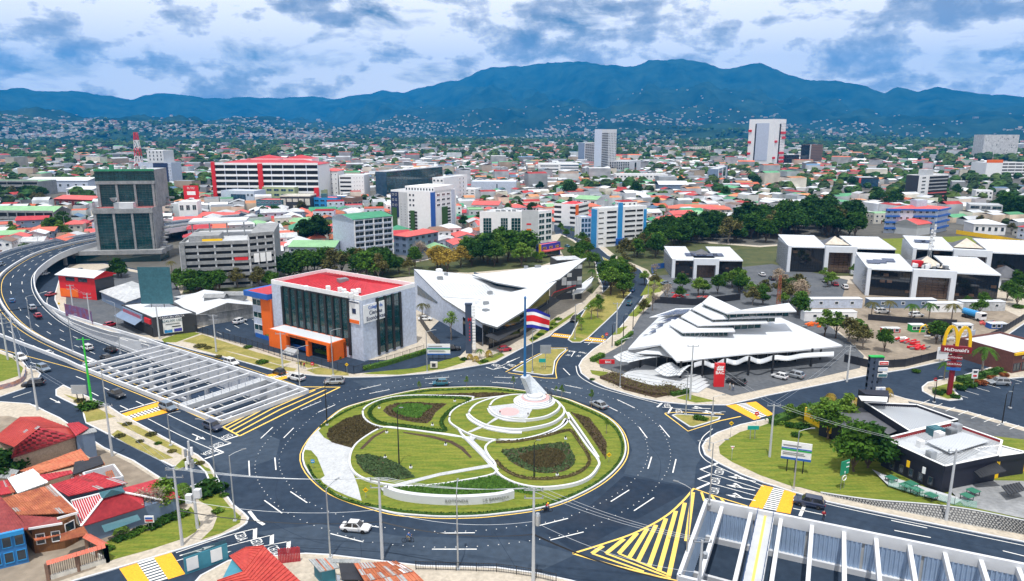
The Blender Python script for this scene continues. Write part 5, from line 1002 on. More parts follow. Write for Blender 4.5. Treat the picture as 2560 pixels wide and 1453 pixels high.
b=block('apartment_tower','dark sided tower with pale balconies, lower of the pair','tower',(1461,417),359,(1446,359),(1487,357),WHITE,CONC,parapet=1.2);face_panel(b.th,b.A,b.P,0,b.z+1,DUSK,0,1,.3,'dark_side');face_band(b.th,b.P,b.B,2,b.z,13,.5,DARK,.05,.95,'balcony_row',.4);face_fins(b.th,b.P,b.B,0,b.z,5,WHITE,1.2,.6)
b=block('office_building','dark glass cube office with stepped facade panels under the towers',OB_,(1573,438),405,(1524,400),(1602,405),CONCW,GROOF,parapet=.8,ang=30);face_panes(b.th,b.A,b.P,1,b.z,9,8,GLASSK,0,1,.8,.2);face_band(b.th,b.P,b.B,1,b.z,1,.8,GLASSK,.45,.6,'window_slot',.1)
b=block('office_building','pale stepped office with blue glass end',OB_,(1446,438),411,(1346,413),None,WHITE,WROOF,30,.8);face_band(b.th,b.A,b.P,1,b.z,4,.45,GLASSB,.55,1);face_band(b.th,b.A,b.P,1,b.z,3,.3,GLASS,.05,.5)
b=block('apartment_tower','tall white tower with red balconies and a deep central recess','tower',(1928,422),301,(1874,301),(1966,298),WHITE,CONC,parapet=2,ang=50);th=b.th
face_panel(th,b.A,b.P,12,b.z-4,LILAC,.3,.8,.5,'pale_strip');face_grid(th,b.P,b.B,6,b.z-3,4,26,.4,.45,GLASS,WHITE,.55,1);face_fins(th,b.A,b.P,12,b.z-5,1,DARK,1.6,.7,.28,.29,'slot');face_fins(th,b.P,b.B,8,b.z-5,1,DARK,1.4,.7,.48,.52,'slot')
for k,(f_,u0,u1) in enumerate(((1,0,.12),(1,0,.12),(1,0,.12),(0,.55,1),(0,.7,1),(0,.1,.3),(0,.5,.95),(0,.55,1),(0,.62,1),(0,0,.2))):
 zz=(.76,.52,.28,.72,.62,.54,.3,.12,.2,.2)[k]*b.z;face_panel(th,*((b.A,b.P) if f_ else (b.P,b.B)),zz,zz+3.4,RED,u0,u1,1.2,'red_balcony')
b=block('office_building','black low tower beside the white and red tower',OB_,(1996,416),388,(1960,388),None,CHAR,GROOF,25,.4);face_panes(b.th,b.A,b.P,1,b.z,6,6,GLASSK,0,1,.5)
b=block('office_building','brown and black tower with one pale edge strip',OB_,(2021,412),363,(2004,363),(2058,362),BRNW,GROOF,parapet=.5,ang=58);face_panel(b.th,b.A,b.P,0,b.z,GLASSK,0,1,.3,'dark_side');face_panel(b.th,b.P,b.B,0,b.z+1,CONC,0,.08,.5,'edge_strip');face_band(b.th,b.P,b.B,1,b.z,12,.25,CHAR,.1,1,'window_band',.15)
PERF=mat('perforated_panel',(.42,.43,.44),.8,col2=(.62,.62,.61),scale=.5,sc2=.25)
b=block('archive_building','pale windowless slab building speckled with small slots','building',(2540,398),338,(2462,338),None,PERF,CONC,35,.6);r_=random.Random(3)
for i in range(46):u=r_.uniform(.05,.95);zz=r_.uniform(4,b.z-5);face_panel(b.th,b.A,b.P,zz,zz+2.4,CHAR,u,u+.012,.15,'slot')
b=block('apartment_block','black and white flats with red balcony bands and roof tower','apartment block',(2290,506),441,(2267,446),(2371,434),WHITE,CONC,parapet=.8,ang=62);th=b.th;face_panel(th,b.A,b.P,0,b.z+.6,CHAR,0,1,.3,'black_side');face_band(th,b.P,b.B,1,b.z,7,.62,DARK,.36,1,'balcony_opening',.5);face_band(th,b.P,b.B,0,b.z*.45,3,.25,SALM,.36,1,'red_parapet',.8,.2);face_grid(th,b.P,b.B,1,b.z,1,7,.5,.4,GLASS,CONC,.05,.3);wp(MB().prism([b.P+(b.B-b.P)*.3+(b.A-b.P)*.2,b.P+(b.B-b.P)*.55+(b.A-b.P)*.2,b.P+(b.B-b.P)*.55+(b.A-b.P)*.8,b.P+(b.B-b.P)*.3+(b.A-b.P)*.8],b.z,b.z+5),'lift_tower',CONC,th)
b=block('apartment_block','lilac flats with blue balcony bands and a red roof','apartment block',(2335,584),524,(2215,523),(2373,518),LILAC,SALM,parapet=0,kind='hip',rise=1.8);th=b.th;face_band(th,b.A,b.P,0,b.z,4,.28,BLUE,0,.28,'balcony_band',1.2,.85);face_band(th,b.A,b.P,0,b.z,4,.28,BLUE,.55,1.0,'balcony_band',1.2,.85);face_band(th,b.P,b.B,0,b.z,4,.28,BLUE,.1,1,'balcony_band',1.2,.85);face_grid(th,b.A,b.P,.5,b.z,8,4,.5,.4,GLASS,WHITE);face_panel(th,b.A,b.P,b.z-.5,b.z+.3,BLUE,0,1,.6,'eave_band');roof_box(th,b.c,b.z+.3,7,5,4.5,.2,LILAC,'lift_house')
b=block('house','blank grey gabled house front before the lilac flats','house',(2290,590),562,(2238,556),None,CONC,SALM,14,0,'gable',rise=2.5)
b=block('parking_garage','white open decked garage with one brick-topped stair block','parking garage',(2570,446),408,(2466,405),None,WHITE,CONC,30,.5);face_slabs(b.th,b.A,b.P,0,b.z,5,1.6,WHITE,6,.6);face_band(b.th,b.A,b.P,0,b.z,5,.5,DARK,.38,1,'opening',.2,.72);face_panel(b.th,b.A,b.P,0,b.z+2.5,WHITE,0,.36,1.2,'stair_block');face_panel(b.th,b.A,b.P,b.z+.5,b.z+4,ORANGE,0,.36,1.3,'brick_top')
b=block('apartment_block','grey three-storey flats with wide dark bays at the edge of the field','apartment block',(2502,550),515,(2425,512),None,CONC,GROOF,16,.3);face_grid(b.th,b.A,b.P,.3,b.z,3,3,.85,.7,GLASS,CONC)
b=block('office_building','dark blue cube office with a tall white window frame',OB_,(1793,460),424,(1771,424),(1820,422),DUSK,CONC,parapet=.5);face_fins(b.th,b.P,b.B,0,b.z,2,WHITE,1.2,.6,.05,.8);face_panel(b.th,b.P,b.B,1,b.z-1,GLASSB,.08,.4,.2,'glass_strip');face_panel(b.th,b.P,b.B,1,b.z-1,GLASSB,.46,.76,.2,'glass_strip')
b=block('office_building','white three-storey office with paired ribbon windows at the grove',OB_,(1985,530),506,(1905,500),None,WHITE,WROOF,16,.5);face_band(b.th,b.A,b.P,1,b.z,3,.35,GLASS,.2,.9)
b=block('office_building','glass-fronted low office with red brick side',OB_,(2195,470),445,(2148,447),None,CHAR,WROOF,22,.5);face_panes(b.th,b.A,b.P,1,b.z-1,8,2,GLASSB,.12,1,.2);face_panel(b.th,b.A,b.P,0,b.z,SALM,0,.1,.3,'brick_side')
b=block('warehouse','blue grey hall with white gable roof among the red roofs','warehouse',(1720,480),462,(1648,462),None,DUSK,WROOF,22,0,'gable',rise=3)
for nm,lb,ct,ba,tp,lc,rc_,wl_,rf,dp,kd,cols,rows in (('office_building','long white office with a flat grey roof below the twin towers',OB_,(1669,457),437,(1540,433),None,WHITE,GROOF,24,'flat',14,2),('house_block','row of houses under broad orange tile roofs','house',(1826,543),524,(1672,521),None,CREAM,TILE,16,'hip',12,2),('house_block','grey house pair with salmon hip roofs beside the striped office','house',(1726,580),553,(1634,549),None,CONC,SALM,14,'hip',7,2),('house_block','tall blank white gabled house behind the black and white flats','house',(1490,530),500,(1438,497),None,WHITE,LGRN,14,'gable',3,2),('house','white two-storey house with long ribbon windows beside the road end','house',(2480,500),478,(2440,477),None,WHITE,WROOF,12,'flat',4,2),('warehouse','white gabled workshop with a red lean-to near the living-wall tower','warehouse',(1246,530),513,(1180,512),None,WHITE,SALM,18,'gable',5,1),('commercial_building','white factory with long sheet roof left of the glass tower','warehouse',(232,492),474,(165,473),None,WHITE,WROOF,22,'gable',7,1),('house_block','dark red sheet-roofed hall by the viaduct trees','house',(232,522),500,(135,497),None,MAR_,SALM,18,'gable',6,1),('house_block','long low hall with a pink sheet roof behind the garage','house',(588,556),543,(494,541),None,DUSK,SALM,14,'gable',10,1),('house','white villa with blue front beside the yellow wall','house',(2512,588),562,(2436,560),None,WHITE,WROOF,14,'hip',5,1),('apartment_block','pale slab of flats beyond the twin towers','apartment block',(1776,386),368,(1728,368),None,CREAM,GROOF,25,'flat',8,5),('commercial_building','white stepped block among trees behind the glazed office',OB_,(1188,502),474,(1146,473),None,WHITE,WROOF,16,'flat',3,4)):
 b=block(nm,lb,ct,ba,tp,lc,rc_,wl_,rf,dp,.4 if kd=='flat' else 0,kd);face_grid(b.th,b.A,b.P,.4,b.z,cols,rows,.5,.45)
b=block('shop','red-walled shop with white sheet roof and painted mural below the viaduct','shop',(243,752),694,(145,686),(282,660),RED,WROOF,parapet=0,kind='gable',rise=1.6,over=.8);face_grid(b.th,b.A,b.P,b.z*.72,b.z*.96,2,1,.7,.7,GLASS,CHAR,.15,.85);face_panel(b.th,b.A,b.P,.5,b.z*.4,ORANGE,0,.5,.12,'mural');acs(b,2,2);face_panel(b.th,b.P,b.B,0,b.z*.9,CHAR,0,1,.1,'side_wall')
b=block('shop','black-fronted shop with white roof, red awning letters and the houses for sale banner','shop',(386,845),797,(304,764),(490,784),CHAR,WROOF,parapet=.3,square=False);th=b.th;n1=perp_to_cam(b.A,b.P);n2=perp_to_cam(b.P,b.B)
face_panel(th,b.A,b.P,b.z-2.2,b.z-.1,DUSK,.05,.72,.4,'fascia');face_panel(th,b.A,b.P,b.z-1.8,b.z-.4,RED,.78,.96,.4,'red_sign');wp(MB().strip([V2(b.A.lerp(b.P,.02)+n1*2.6,3.0),V2(b.A.lerp(b.P,.72)+n1*2.6,3.0)],[V2(b.A.lerp(b.P,.02)+n1*.4,4.2),V2(b.A.lerp(b.P,.72)+n1*.4,4.2)]),'awning',DUSK,th);face_panel(th,b.A,b.P,0,2.9,DARK,.3,.98,.1,'shop_opening')
for i in range(14):c=b.A.lerp(b.P,.1+i*.042)+n1*.42;wp(MB().bar(V2(c,b.z-1.75),V2(c+(b.P-b.A).normalized()*.3,b.z-.5),.06,.4),'red_letter',RED,th)
bo=face_panel(th,b.P,b.B,.9,5.1,WHITE,.22,.66,.18,'banner');face_panel(th,b.P,b.B,5.1,6.0,NAVY,.2,.68,.19,'banner_head')
c=b.P.lerp(b.B,.44)+n2*.24
for s_,zz,mm,sz in (('CASAS EN VENTA',5.5,WHITE,.85),('$245,000 USD',4.4,TEAL,.95)):wall_text(s_,th,V2(c,zz),n2,sz,mm,sx=.95)
for u0,u1,zz,mm in ((.28,.6,3.3,GREY),(.42,.62,2.5,CHAR),(.24,.42,1.0,BBLUE),(.46,.64,1.1,PURP),(.30,.40,1.7,WHITE)):face_panel(th,b.P,b.B,zz,zz+(.3 if zz>2 else .9),mm,u0,u1,.22,'banner_picture')
sh_b=b
b=block('warehouse','long warehouse with weather-streaked concrete wall and white ridge roof','warehouse',(493,819),787,None,(642,764),STAIN,WROOF,22,0,'gable',rise=2.4);w0,w1=b.P,b.B
for px,py in ((540,752),(590,746)):g=G(px,py,b.z+1.2);wp(MB().box(g.x-3,g.x+3,g.y-1.6,g.y+1.6,b.z+.8,b.z+2.6).add([(g.x-3.4,g.y-2,b.z+2.6),(g.x+3.4,g.y-2,b.z+2.6),(g.x+3.4,g.y,b.z+3.5),(g.x-3.4,g.y,b.z+3.5),(g.x+3.4,g.y+2,b.z+2.6),(g.x-3.4,g.y+2,b.z+2.6)],[(0,1,2,3),(3,2,4,5)]),'roof_monitor',CONCD,b.th)
b=block('warehouse','grey hip-roofed store between the red shop and the teal billboard','warehouse',(318,782),755,(252,728),(392,728),DUSK,GROOF,parapet=0,kind='hip',rise=2,square=False)
b=block('warehouse','low hall with grey fan roof behind the houses for sale banner','warehouse',(490,770),752,(440,742),(590,738),DUSK,GROOF,parapet=0,kind='hip',rise=1.6,square=False)
# ================================================================ monument, restaurants, near houses
th=thing('monument','leaning grey stone monolith on round white steps in the roundabout garden','monument',G(1336,1000,1.55));c=G(1336,1000,1.9)
MARB=mat('grey_marble',(0.42,0.47,0.52),.45,col2=(.62,.66,.70),scale=.9,sc2=3)
for i,r in enumerate((4.4,4.0,3.6,3.2)):wp(MB().lathe([(r,1.5),(r,1.75+i*.2)],36,(c.x,c.y)),'step',CONCW,th)
wp(MB().lathe([(3.0,2.3),(3.0,2.38)],36,(c.x+.2,c.y+.3)),'pink_floor',PINK,th)
for r,zz,ox in ((2.4,2.7,.1),(1.7,3.1,.1)):wp(MB().lathe([(r,2.3),(r,zz)],30,(c.x+ox,c.y+.2)),'plinth',CONCW,th)
zt=ZT(G(1340,985,2.6),940);bp=[G(*Az([v])[0],2.7) for v in ((1500,590),(1600,625),(1860,580),(1760,525))];yo=sum(v.y for v in bp)/4
tp=[G(*Az([v])[0],zt) for v in ((1388,300),(1470,326),(1558,252),(1450,243))];ty=sum(v.y for v in tp)/4;tp=[v+Vector((0,(yo-ty)*.0,0)) for v in tp]
wp(MB().add(bp+tp,[(0,1,5,4),(1,2,6,5),(2,3,7,6),(3,0,4,7),(4,5,6,7),(3,2,1,0)]),'monolith',MARB,th)
r=MB()
for i in range(15):
 a=-.6+i*.16;p=Vector((c.x+3.7*math.cos(a),c.y+3.7*math.sin(a),2.3));r.tube([p,p+Vector((0,0,1.1))],.04,5)
for zz in (2.7,3.05,3.4):r.tube([(c.x+3.7*math.cos(-.6+i*.16),c.y+3.7*math.sin(-.6+i*.16),zz) for i in range(15)],.04,5)
wp(r,'handrail',BLACK,th)
tc_=sum(tp,Vector())/4
fp=thing('flagpole','tall blue flagpole standing on the leaning monolith','flagpole',tc_);pz=ZT(tc_,746)
FPB=mat('flagpole_blue',(0.02,0.13,0.33),.45,var=.05)
wp(MB().tube([tc_,V2(tc_,pz)],[.3,.2],12),'pole',FPB,fp);wp(MB().lathe([(.3,pz),(.3,pz+.1),(.05,pz+.5)],10,(tc_.x,tc_.y)),'finial',FPB,fp)
fl=thing('flag','waving flag with blue, white and red bands on the tall pole','flag',V2(tc_,ZT(tc_,820)));z1,z0=ZT(tc_,772),ZT(tc_,819);FW=5.0
FBL=mat('flag_blue',(0.012,0.02,0.30),.8,var=.1);FRD=mat('flag_red',(0.66,0.012,0.02),.8,var=.1);FWH=mat('flag_white',(0.78,0.79,0.82),.8,var=.06)
def flp(u,v):return Vector((tc_.x+.3+u*FW*(.98-.05*v),tc_.y-.3+.45*math.sin(u*7+v*1.2)*min(1,u*3),z1+(z0-z1)*v-.55*u*u+.22*math.sin(u*5.0)*u-1.0*u*u*u*(1-v)*.6))
for i,(v0,v1,m) in enumerate(((0,1/6,FBL),(1/6,2/6,FWH),(2/6,4/6,FRD),(4/6,5/6,FWH),(5/6,1,FBL))):
 mb=MB();g=[[flp(a/16,v0+(v1-v0)*k/3) for a in range(17)] for k in range(4)]
 for k in range(3):mb.strip(g[k+1],g[k])
 wp(mb,'band',m,fl,smooth=True)
th=thing('inscription_wall','long curved white wall lettered with the name of the roundabout','wall',G(1142,1266));P=spline(GS([(959,1240),(996,1253),(1055,1262),(1142,1266),(1240,1260),(1286,1249)]),6)
o=line_walls([Vector((p.x,p.y,0)) for p in offset_line(P,.4)],.8,.1,1.55,'wall',CONCW,None);o.parent=th;o.location=-th.location
for s_,x in (('ROTONDA',1146),('LA BANDERA',1234)):
 i=min(range(len(P)-1),key=lambda k:abs(PX(P[k])[0]-x));t_=(P[i+1]-P[i-1]).normalized();nn=Vector((t_.y,-t_.x,0));wall_text(s_,th,V2(P[i]+nn*.06,.9),nn,.72,GREY,sx=1.0)
RUST=mat('rusty_sheet',(0.26,0.062,0.034),.75,col2=(.46,.16,.07),scale=.7,sc2=3);RUST2=mat('orange_rust_sheet',(0.45,0.10,0.05),.7,col2=(.52,.20,.10),scale=.8,sc2=3);CRIM=mat('crimson_sheet',(0.36,0.020,0.035),.55,col2=(.48,.04,.05),scale=.5,sc2=2);MAROON=mat('maroon_sheet',(0.20,0.022,0.025),.6,col2=(.28,.05,.045),scale=.5,sc2=2);BRICKR=mat('brick_red_roof',(0.40,0.035,0.030),.6,col2=(.50,.07,.05),scale=.6,sc2=2.5)
GREYS=mat('old_grey_sheet',(0.24,0.26,0.27),.6,col2=(.40,.42,.43),scale=.8,sc2=3);TARP=mat('black_tarp',(0.02,0.022,0.03),.5,var=.3);BEIGE=mat('beige_block_wall',(0.45,0.33,0.24),.85,var=.1,scale=1.2,sc2=4);TEALW=mat('teal_house_paint',(0.05,0.22,0.30),.7,var=.15);WOODW=mat('brown_board_wall',(0.16,0.07,0.025),.7,var=.25,stretch=(6,6,.5),scale=1);BLUEW=mat('blue_house_paint',(0.03,0.16,0.40),.7,var=.12);TILE=mat('salmon_tile',(0.55,0.13,0.08),.7,var=.15,scale=2)
def rplane(th,zf,pts,m,ribs_n=0,name='roof_slope',thick=.12,rm=None):
 P=[G(*q(zf,a,b),z) for a,b,z in pts];o,_=plate(th,P,thick,m,name,m)
 if ribs_n and len(P)==4:ribs(th,P[0]+Vector((0,0,.03)),P[1]+Vector((0,0,.03)),P[2]+Vector((0,0,.03)),P[3]+Vector((0,0,.03)),ribs_n,rm or m,.07,.06)
 return P
def hwall(th,zf,pts,m,z0=0.1,name='wall'):
 P=[G(*q(zf,a,b),z) for a,b,z in pts];P2=inset([Vector((p.x,p.y,0)) for p in P],.35);zs=[p.z-.12 for p in P]
 return wp(MB().prism(P2,z0,0,zs=zs),name,m,th),P2
def sheets(th,P,nu,nv,mats,prob,seed,name='roof_sheet'):
 r=random.Random(seed);n=(P[1]-P[0]).cross(P[3]-P[0]).normalized();n=n if n.z>0 else -n
 L0=lambda s,t:P[0].lerp(P[1],s).lerp(P[3].lerp(P[2],s),t)
 for i in range(nu):
  for j in range(nv):
   if r.random()<prob:
    f=[L0(i/nu+.004,j/nv),L0((i+1)/nu-.004,j/nv),L0((i+1)/nu-.004,(j+1)/nv+.01),L0(i/nu+.004,(j+1)/nv+.01)];k=n*(.03+.02*r.random());f=[v+k for v in f]
    wp(MB().add(f+[v-n*.03 for v in f],[(0,1,2,3),(7,6,5,4),(0,4,5,1),(1,5,6,2),(2,6,7,3),(3,7,4,0)]),name,r.choice(mats),th)
def house(label,at,name='house'):return thing(name,label,'house',G(*q(*at)))
h=house('large house with a broad brick-red hipped roof, diamond tiled slope and beige block wall',('bl',350,450))
P=rplane(h,'bl',[(95,398,4.6),(125,300,7.2),(345,132,7.6),(665,208,4.6)],MAROON);L0=lambda s,t:P[0].lerp(P[3],s).lerp(P[1].lerp(P[2],s),t)
for i in range(9):
 for j in range(4):
  u,v=i/9,j/4;a,b_=1/9,1/4;cc=[L0(u+a/2,v),L0(min(1,u+a),v+b_/2),L0(u+a/2,v+b_),L0(u,v+b_/2)];k=Vector((0,-.03,.06));wp(MB().add([x+k for x in cc]+[sum(cc,Vector())/4+k*2.6],[(0,1,4),(1,2,4),(2,3,4),(3,0,4)]),'roof_tile',CRIM,h)
P=rplane(h,'bl',[(125,300,7.2),(-60,230,5.0),(175,44,5.0),(345,132,7.6)],BRICKR,16);sheets(h,P,9,7,[GREYS],.02,3,'skylight');rplane(h,'bl',[(345,132,7.6),(175,44,5.0),(350,42,5.0),(610,140,4.9)],BRICKR,10);rplane(h,'bl',[(345,132,7.6),(610,140,4.9),(665,208,4.6)],BRICKR)
hwall(h,'bl',[(95,398,4.6),(-60,232,4.6),(175,46,4.6),(350,45,4.6),(610,140,4.6),(665,208,4.6)],BEIGE)
h=house('narrow dark two-storey house with crimson and grey roofs beside the side lane',('bl',730,380));rplane(h,'bl',[(570,100,5.6),(670,88,5.6),(760,140,5.4),(650,205,5.4)],CRIM,6);rplane(h,'bl',[(625,160,5.2),(810,138,5.2),(832,168,5.0),(650,205,5.0)],GREYS,8);hwall(h,'bl',[(580,110,5.0),(800,142,5.0),(832,170,5.0),(640,215,5.0)],DUSK)
h=house('house with a low rust-patched sheet roof and a torn black tarp',('bl',550,520));P=rplane(h,'bl',[(170,505,3.6),(690,318,4.2),(765,410,3.8),(340,532,3.2)],RUST2,14);sheets(h,P,7,3,[RUST,RUST2,GREYS],.35,8);rplane(h,'bl',[(640,430,3.9),(860,375,3.6),(892,442,3.4),(620,540,3.4)],TARP);hwall(h,'bl',[(170,505,3.2),(690,318,3.6),(890,440,3.2),(620,540,3.2),(340,532,3.1)],BEIGE)
h=house('low house with a blinding white flat sheet roof',('bl',240,620));rplane(h,'bl',[(66,570,4.0),(280,490,4.0),(412,602,3.8),(150,697,3.8)],WHITE,8,rm=WHITE);hwall(h,'bl',[(66,570,3.8),(280,490,3.8),(412,602,3.7),(150,697,3.7)],CREAM)
h=house('long house under crimson sheet roofs next to the roofless white enclosure',('bl',800,660));rplane(h,'bl',[(340,540,4.0),(605,500,4.0),(625,525,3.8),(400,592,3.8)],CRIM,8);P=rplane(h,'bl',[(425,628,4.4),(800,520,4.6),(1095,612,3.8),(585,722,3.6)],CRIM,20);sheets(h,P,10,2,[CRIM,MAROON,GREYS],.3,5);hwall(h,'bl',[(425,628,3.6),(800,520,3.8),(1095,612,3.5),(585,722,3.4)],DUSK)
h=thing('enclosure','roofless white parapet enclosure holding planks between crimson roofs','enclosure',G(*q('bl',880,550)));PP=[G(*q('bl',a,b),3.6) for a,b in ((715,525),(975,452),(1055,560),(770,592))]
wp(MB().prism(PP,0.1,2.6),'floor_block',CONCD,h)
for i in range(4):wp(MB().bar(V2(PP[i],3.1),V2(PP[(i+1) % 4],3.1),.25,1.2),'parapet',CONCW,h)
for k in range(4):wp(MB().bar(V2(PP[1].lerp(PP[0],.1+k*.06),2.75),V2(PP[2].lerp(PP[3],.2+k*.08),2.75),.2,.12),'plank',RUST,h)
h=house('wooden house with patchwork rust and grey roof sheets above the lit lawn',('bl',400,980));P=rplane(h,'bl',[(15,742,5.4),(430,628,6.0),(672,862,5.0),(155,885,4.8)],RUST,22);sheets(h,P,9,5,[RUST,RUST2,GREYS,RUST],.42,12);rplane(h,'bl',[(155,885,4.8),(470,905,4.8),(535,955,4.2),(245,1003,4.2)],MAROON,8)
for a,b_ in (((670,865,5.0),(490,915,4.8)),((535,957,4.2),(245,1005,4.2)),((430,628,6.0),(672,862,5.0))):wp(MB().bar(G(*q('bl',*a[:2]),a[2]),G(*q('bl',*b_[:2]),b_[2]),.12,.3),'fascia',WHITE,h)
_,W=hwall(h,'bl',[(15,742,4.8),(430,628,5.2),(672,862,4.6),(535,955,4.2),(245,1003,4.2)],WOODW);pa,pb=W[3],W[4];face_grid(h,W[4] if W[4].x<W[3].x else W[3],W[3] if W[4].x<W[3].x else W[4],.6,3.9,2,1,.6,.5,GLASS,WHITE);face_grid(h,W[3],W[2],1.8,4.2,1,1,.7,.6,GLASS,WHITE)
rplane(h,'bl',[(512,1112,2.8),(530,1050,3.3),(720,985,3.4),(762,1050,2.8)],RUST,8)
h=house('house with crimson ribbed hip roof, white hip caps and a small dark skylight pyramid',('bl',950,850));P=rplane(h,'bl',[(695,985,3.2),(870,742,4.8),(1060,690,4.8),(1240,815,3.2)],CRIM,24);P1=rplane(h,'bl',[(612,762,3.4),(850,700,4.6),(870,742,4.8),(695,975,3.2)],CRIM,12,rm=WHITE);rplane(h,'bl',[(1050,655,4.2),(1350,575,4.0),(1545,730,3.0),(1400,757,3.0),(1225,717,3.8),(1060,690,4.8)],CRIM);rplane(h,'bl',[(1060,690,4.8),(1225,717,3.8),(1240,815,3.2)],CRIM)
for a,b_ in (((695,980,3.3),(880,742,4.95)),((1065,690,4.95),(1235,722,4.0)),((612,762,3.5),(860,700,4.75)),((1235,722,4.0),(1400,757,3.2))):wp(MB().bar(G(*q('bl',*a[:2]),a[2]),G(*q('bl',*b_[:2]),b_[2]),.3,.14),'hip_cap',WHITE,h)
ap=G(*q('bl',955,668),6.0);qd=[G(*q('bl',a,b_),5.0) for a,b_ in ((880,745),(848,690),(1045,640),(1078,690))];wp(MB().add(qd+[ap],[(0,1,4),(1,2,4),(2,3,4),(3,0,4)]),'skylight_pyramid',TEAL,h)
hwall(h,'bl',[(700,985,3.1),(612,765,3.2),(850,702,4.0),(1350,578,3.6),(1540,730,3.0),(1240,815,3.1)],DUSK)
wp(MB().strip([G(*q('bl',870,975),2.6),G(*q('bl',1180,880),2.6)],[G(*q('bl',900,1035),2.0),G(*q('bl',1210,925),2.0)]),'awning',TEAL,h)
h=house('blue-walled house with a maroon roof at the corner of the lane',('bl',120,1250));rplane(h,'bl',[(-150,650,6.2),(10,735,6.2),(240,1003,5.2),(-150,1090,5.2)],MAROON,14);_,W=hwall(h,'bl',[(-150,650,5.4),(10,735,5.4),(240,1003,5.2),(-150,1090,5.2)],BLUEW);face_grid(h,W[3],W[2],.4,4.9,3,2,.8,.7,GLASS,BBLUE);face_panel(h,W[3],W[2],4.7,5.3,BBLUE,0,1,.5,'blue_fascia')
h=house('cluster of small lean-to roofs filling the yard between the larger houses',('bl',300,1050))
for pts,m in (([(600,560,3.0),(720,528,3.0),(765,590,2.8),(640,628,2.8)],MAROON),([(-40,470,3.4),(165,500,3.4),(110,575,3.0),(-40,560,3.0)],GREYS),([(255,1010,2.8),(520,965,2.9),(555,1045,2.4),(300,1105,2.4)],RUST2),([(-40,600,3.6),(60,585,3.6),(130,690,3.2),(-40,720,3.2)],CRIM),([(760,400,3.0),(850,380,3.0),(900,450,2.6),(800,470,2.6)],RUST)):P=rplane(h,'bl',pts,m,8);sheets(h,P,5,2,[RUST,GREYS,MAROON],.3,4);hwall(h,'bl',[(a,b_,z-.2) for a,b_,z in pts],BEIGE)
h=thing('gate_wall','garden wall with salmon tile coping, posts and iron gate bars','gate',G(*q('bl',640,1300)))
for a,b_ in (((400,1300),(905,1150)),((905,1150),(740,1062))):
 p0,p1=G(*q('bl',*a),2.6),G(*q('bl',*b_),2.6);k=int((p1-p0).length/.45)
 for i in range(k):u,v=p0.lerp(p1,i/k),p0.lerp(p1,(i+.92)/k);n_=perp_to_cam(p0,p1)*.55;wp(MB().add([u+n_,v+n_,v+Vector((0,0,.35)),u+Vector((0,0,.35)),v-n_,u-n_],[(0,1,2,3),(3,2,4,5)]),'coping_tile',TILE,h)
 for t in (0,.5,1):c=p0.lerp(p1,t);wp(MB().box(c.x-.22,c.x+.22,c.y-.22,c.y+.22,.1,2.6),'post',BRNW,h)
 wp(MB().bar(V2(p0,.45),V2(p1,.45),.25,.7),'base_wall',CREAM,h)
 br=MB()
 for i in range(k*2):c=p0.lerp(p1,i/(k*2));br.bar(V2(c,.8),V2(c,2.4),.04,.04)
 wp(br,'gate_bars',BLACK,h)
h=house('bright red ridge-roofed house with turquoise wall and white arched gate',('b2',300,1450));P=rplane(h,'b2',[(48,1236,4.2),(180,1166,4.8),(340,1150,5.0),(170,1372,4.2)],BRICKR,9);rplane(h,'b2',[(340,1150,5.0),(680,1475,4.0),(420,1640,4.0),(170,1372,4.6)],BRICKR,14);rplane(h,'b2',[(170,1372,4.6),(420,1640,4.0),(-150,1640,4.0),(-60,1450,4.2)],BRICKR,12);hwall(h,'b2',[(55,1240,4.1),(340,1155,4.2),(670,1475,3.9),(420,1640,3.9),(-150,1640,3.9)],TEALW)
w0,w1=G(*q('bl',1590,1395)),G(*q('bl',1960,1262));wp(MB().bar(V2(w0,1.2),V2(w1,1.2),.25,2.4),'yard_wall',TEALW,h);sp=MB()
for i in range(60):c=w0.lerp(w1,i/60);sp.bar(V2(c,2.4),V2(c,3.0),.04,.04)
wp(sp,'wall_spikes',TEAL,h);n_=perp_to_cam(w0,w1)
for u in (.15,.7):c=w0.lerp(w1,u);wp(MB().bar(V2(w0.lerp(w1,u-.1)+n_*.16,1.3),V2(w0.lerp(w1,u+.16)+n_*.16,1.3),.06,1.8),'white_gate',WHITE,h)
h=thing('shed','lean-to shed with rust-striped grey sheets behind a turquoise fence','shed',G(*q('b2',850,1400)));P=rplane(h,'b2',[(728,1266,2.8),(920,1256,2.8),(990,1338,2.4),(822,1372,2.4)],GREYS,8);sheets(h,P,8,1,[RUST,GREYS,RUST2],.5,2);hwall(h,'b2',[(728,1266,2.4),(920,1256,2.4),(990,1338,2.3),(822,1372,2.3)],TEALW);rplane(h,'b2',[(916,1262,3.0),(1172,1262,3.0),(1168,1298,2.7),(918,1292,2.7)],GREYS,10)
h=house('shack with alternating rust and grey roof sheets beside the pavement railing',('b2',1350,1420));P=rplane(h,'b2',[(1115,1302,3.4),(1470,1282,3.4),(1625,1368,2.9),(1210,1456,2.9)],RUST,14);sheets(h,P,9,3,[RUST,GREYS,RUST2,GREYS,WROOF],.55,21);P=rplane(h,'b2',[(1210,1456,2.8),(1625,1368,2.8),(1760,1500,2.4),(1300,1600,2.4)],RUST2,12);sheets(h,P,8,2,[RUST,GREYS,WROOF],.4,31);hwall(h,'b2',[(1120,1305,2.8),(1470,1285,2.8),(1750,1500,2.3),(1300,1600,2.3)],MAROON)
h=thing('shed','open shed of red boards and black tarp with washing hung in front','shed',G(*q('b2',1060,1400)));rplane(h,'b2',[(985,1300,2.9),(1120,1300,2.9),(1190,1440,2.4),(1010,1440,2.4)],TARP);hwall(h,'b2',[(985,1310,2.6),(1120,1310,2.6),(1190,1440,2.3),(1010,1440,2.3)],DARK)
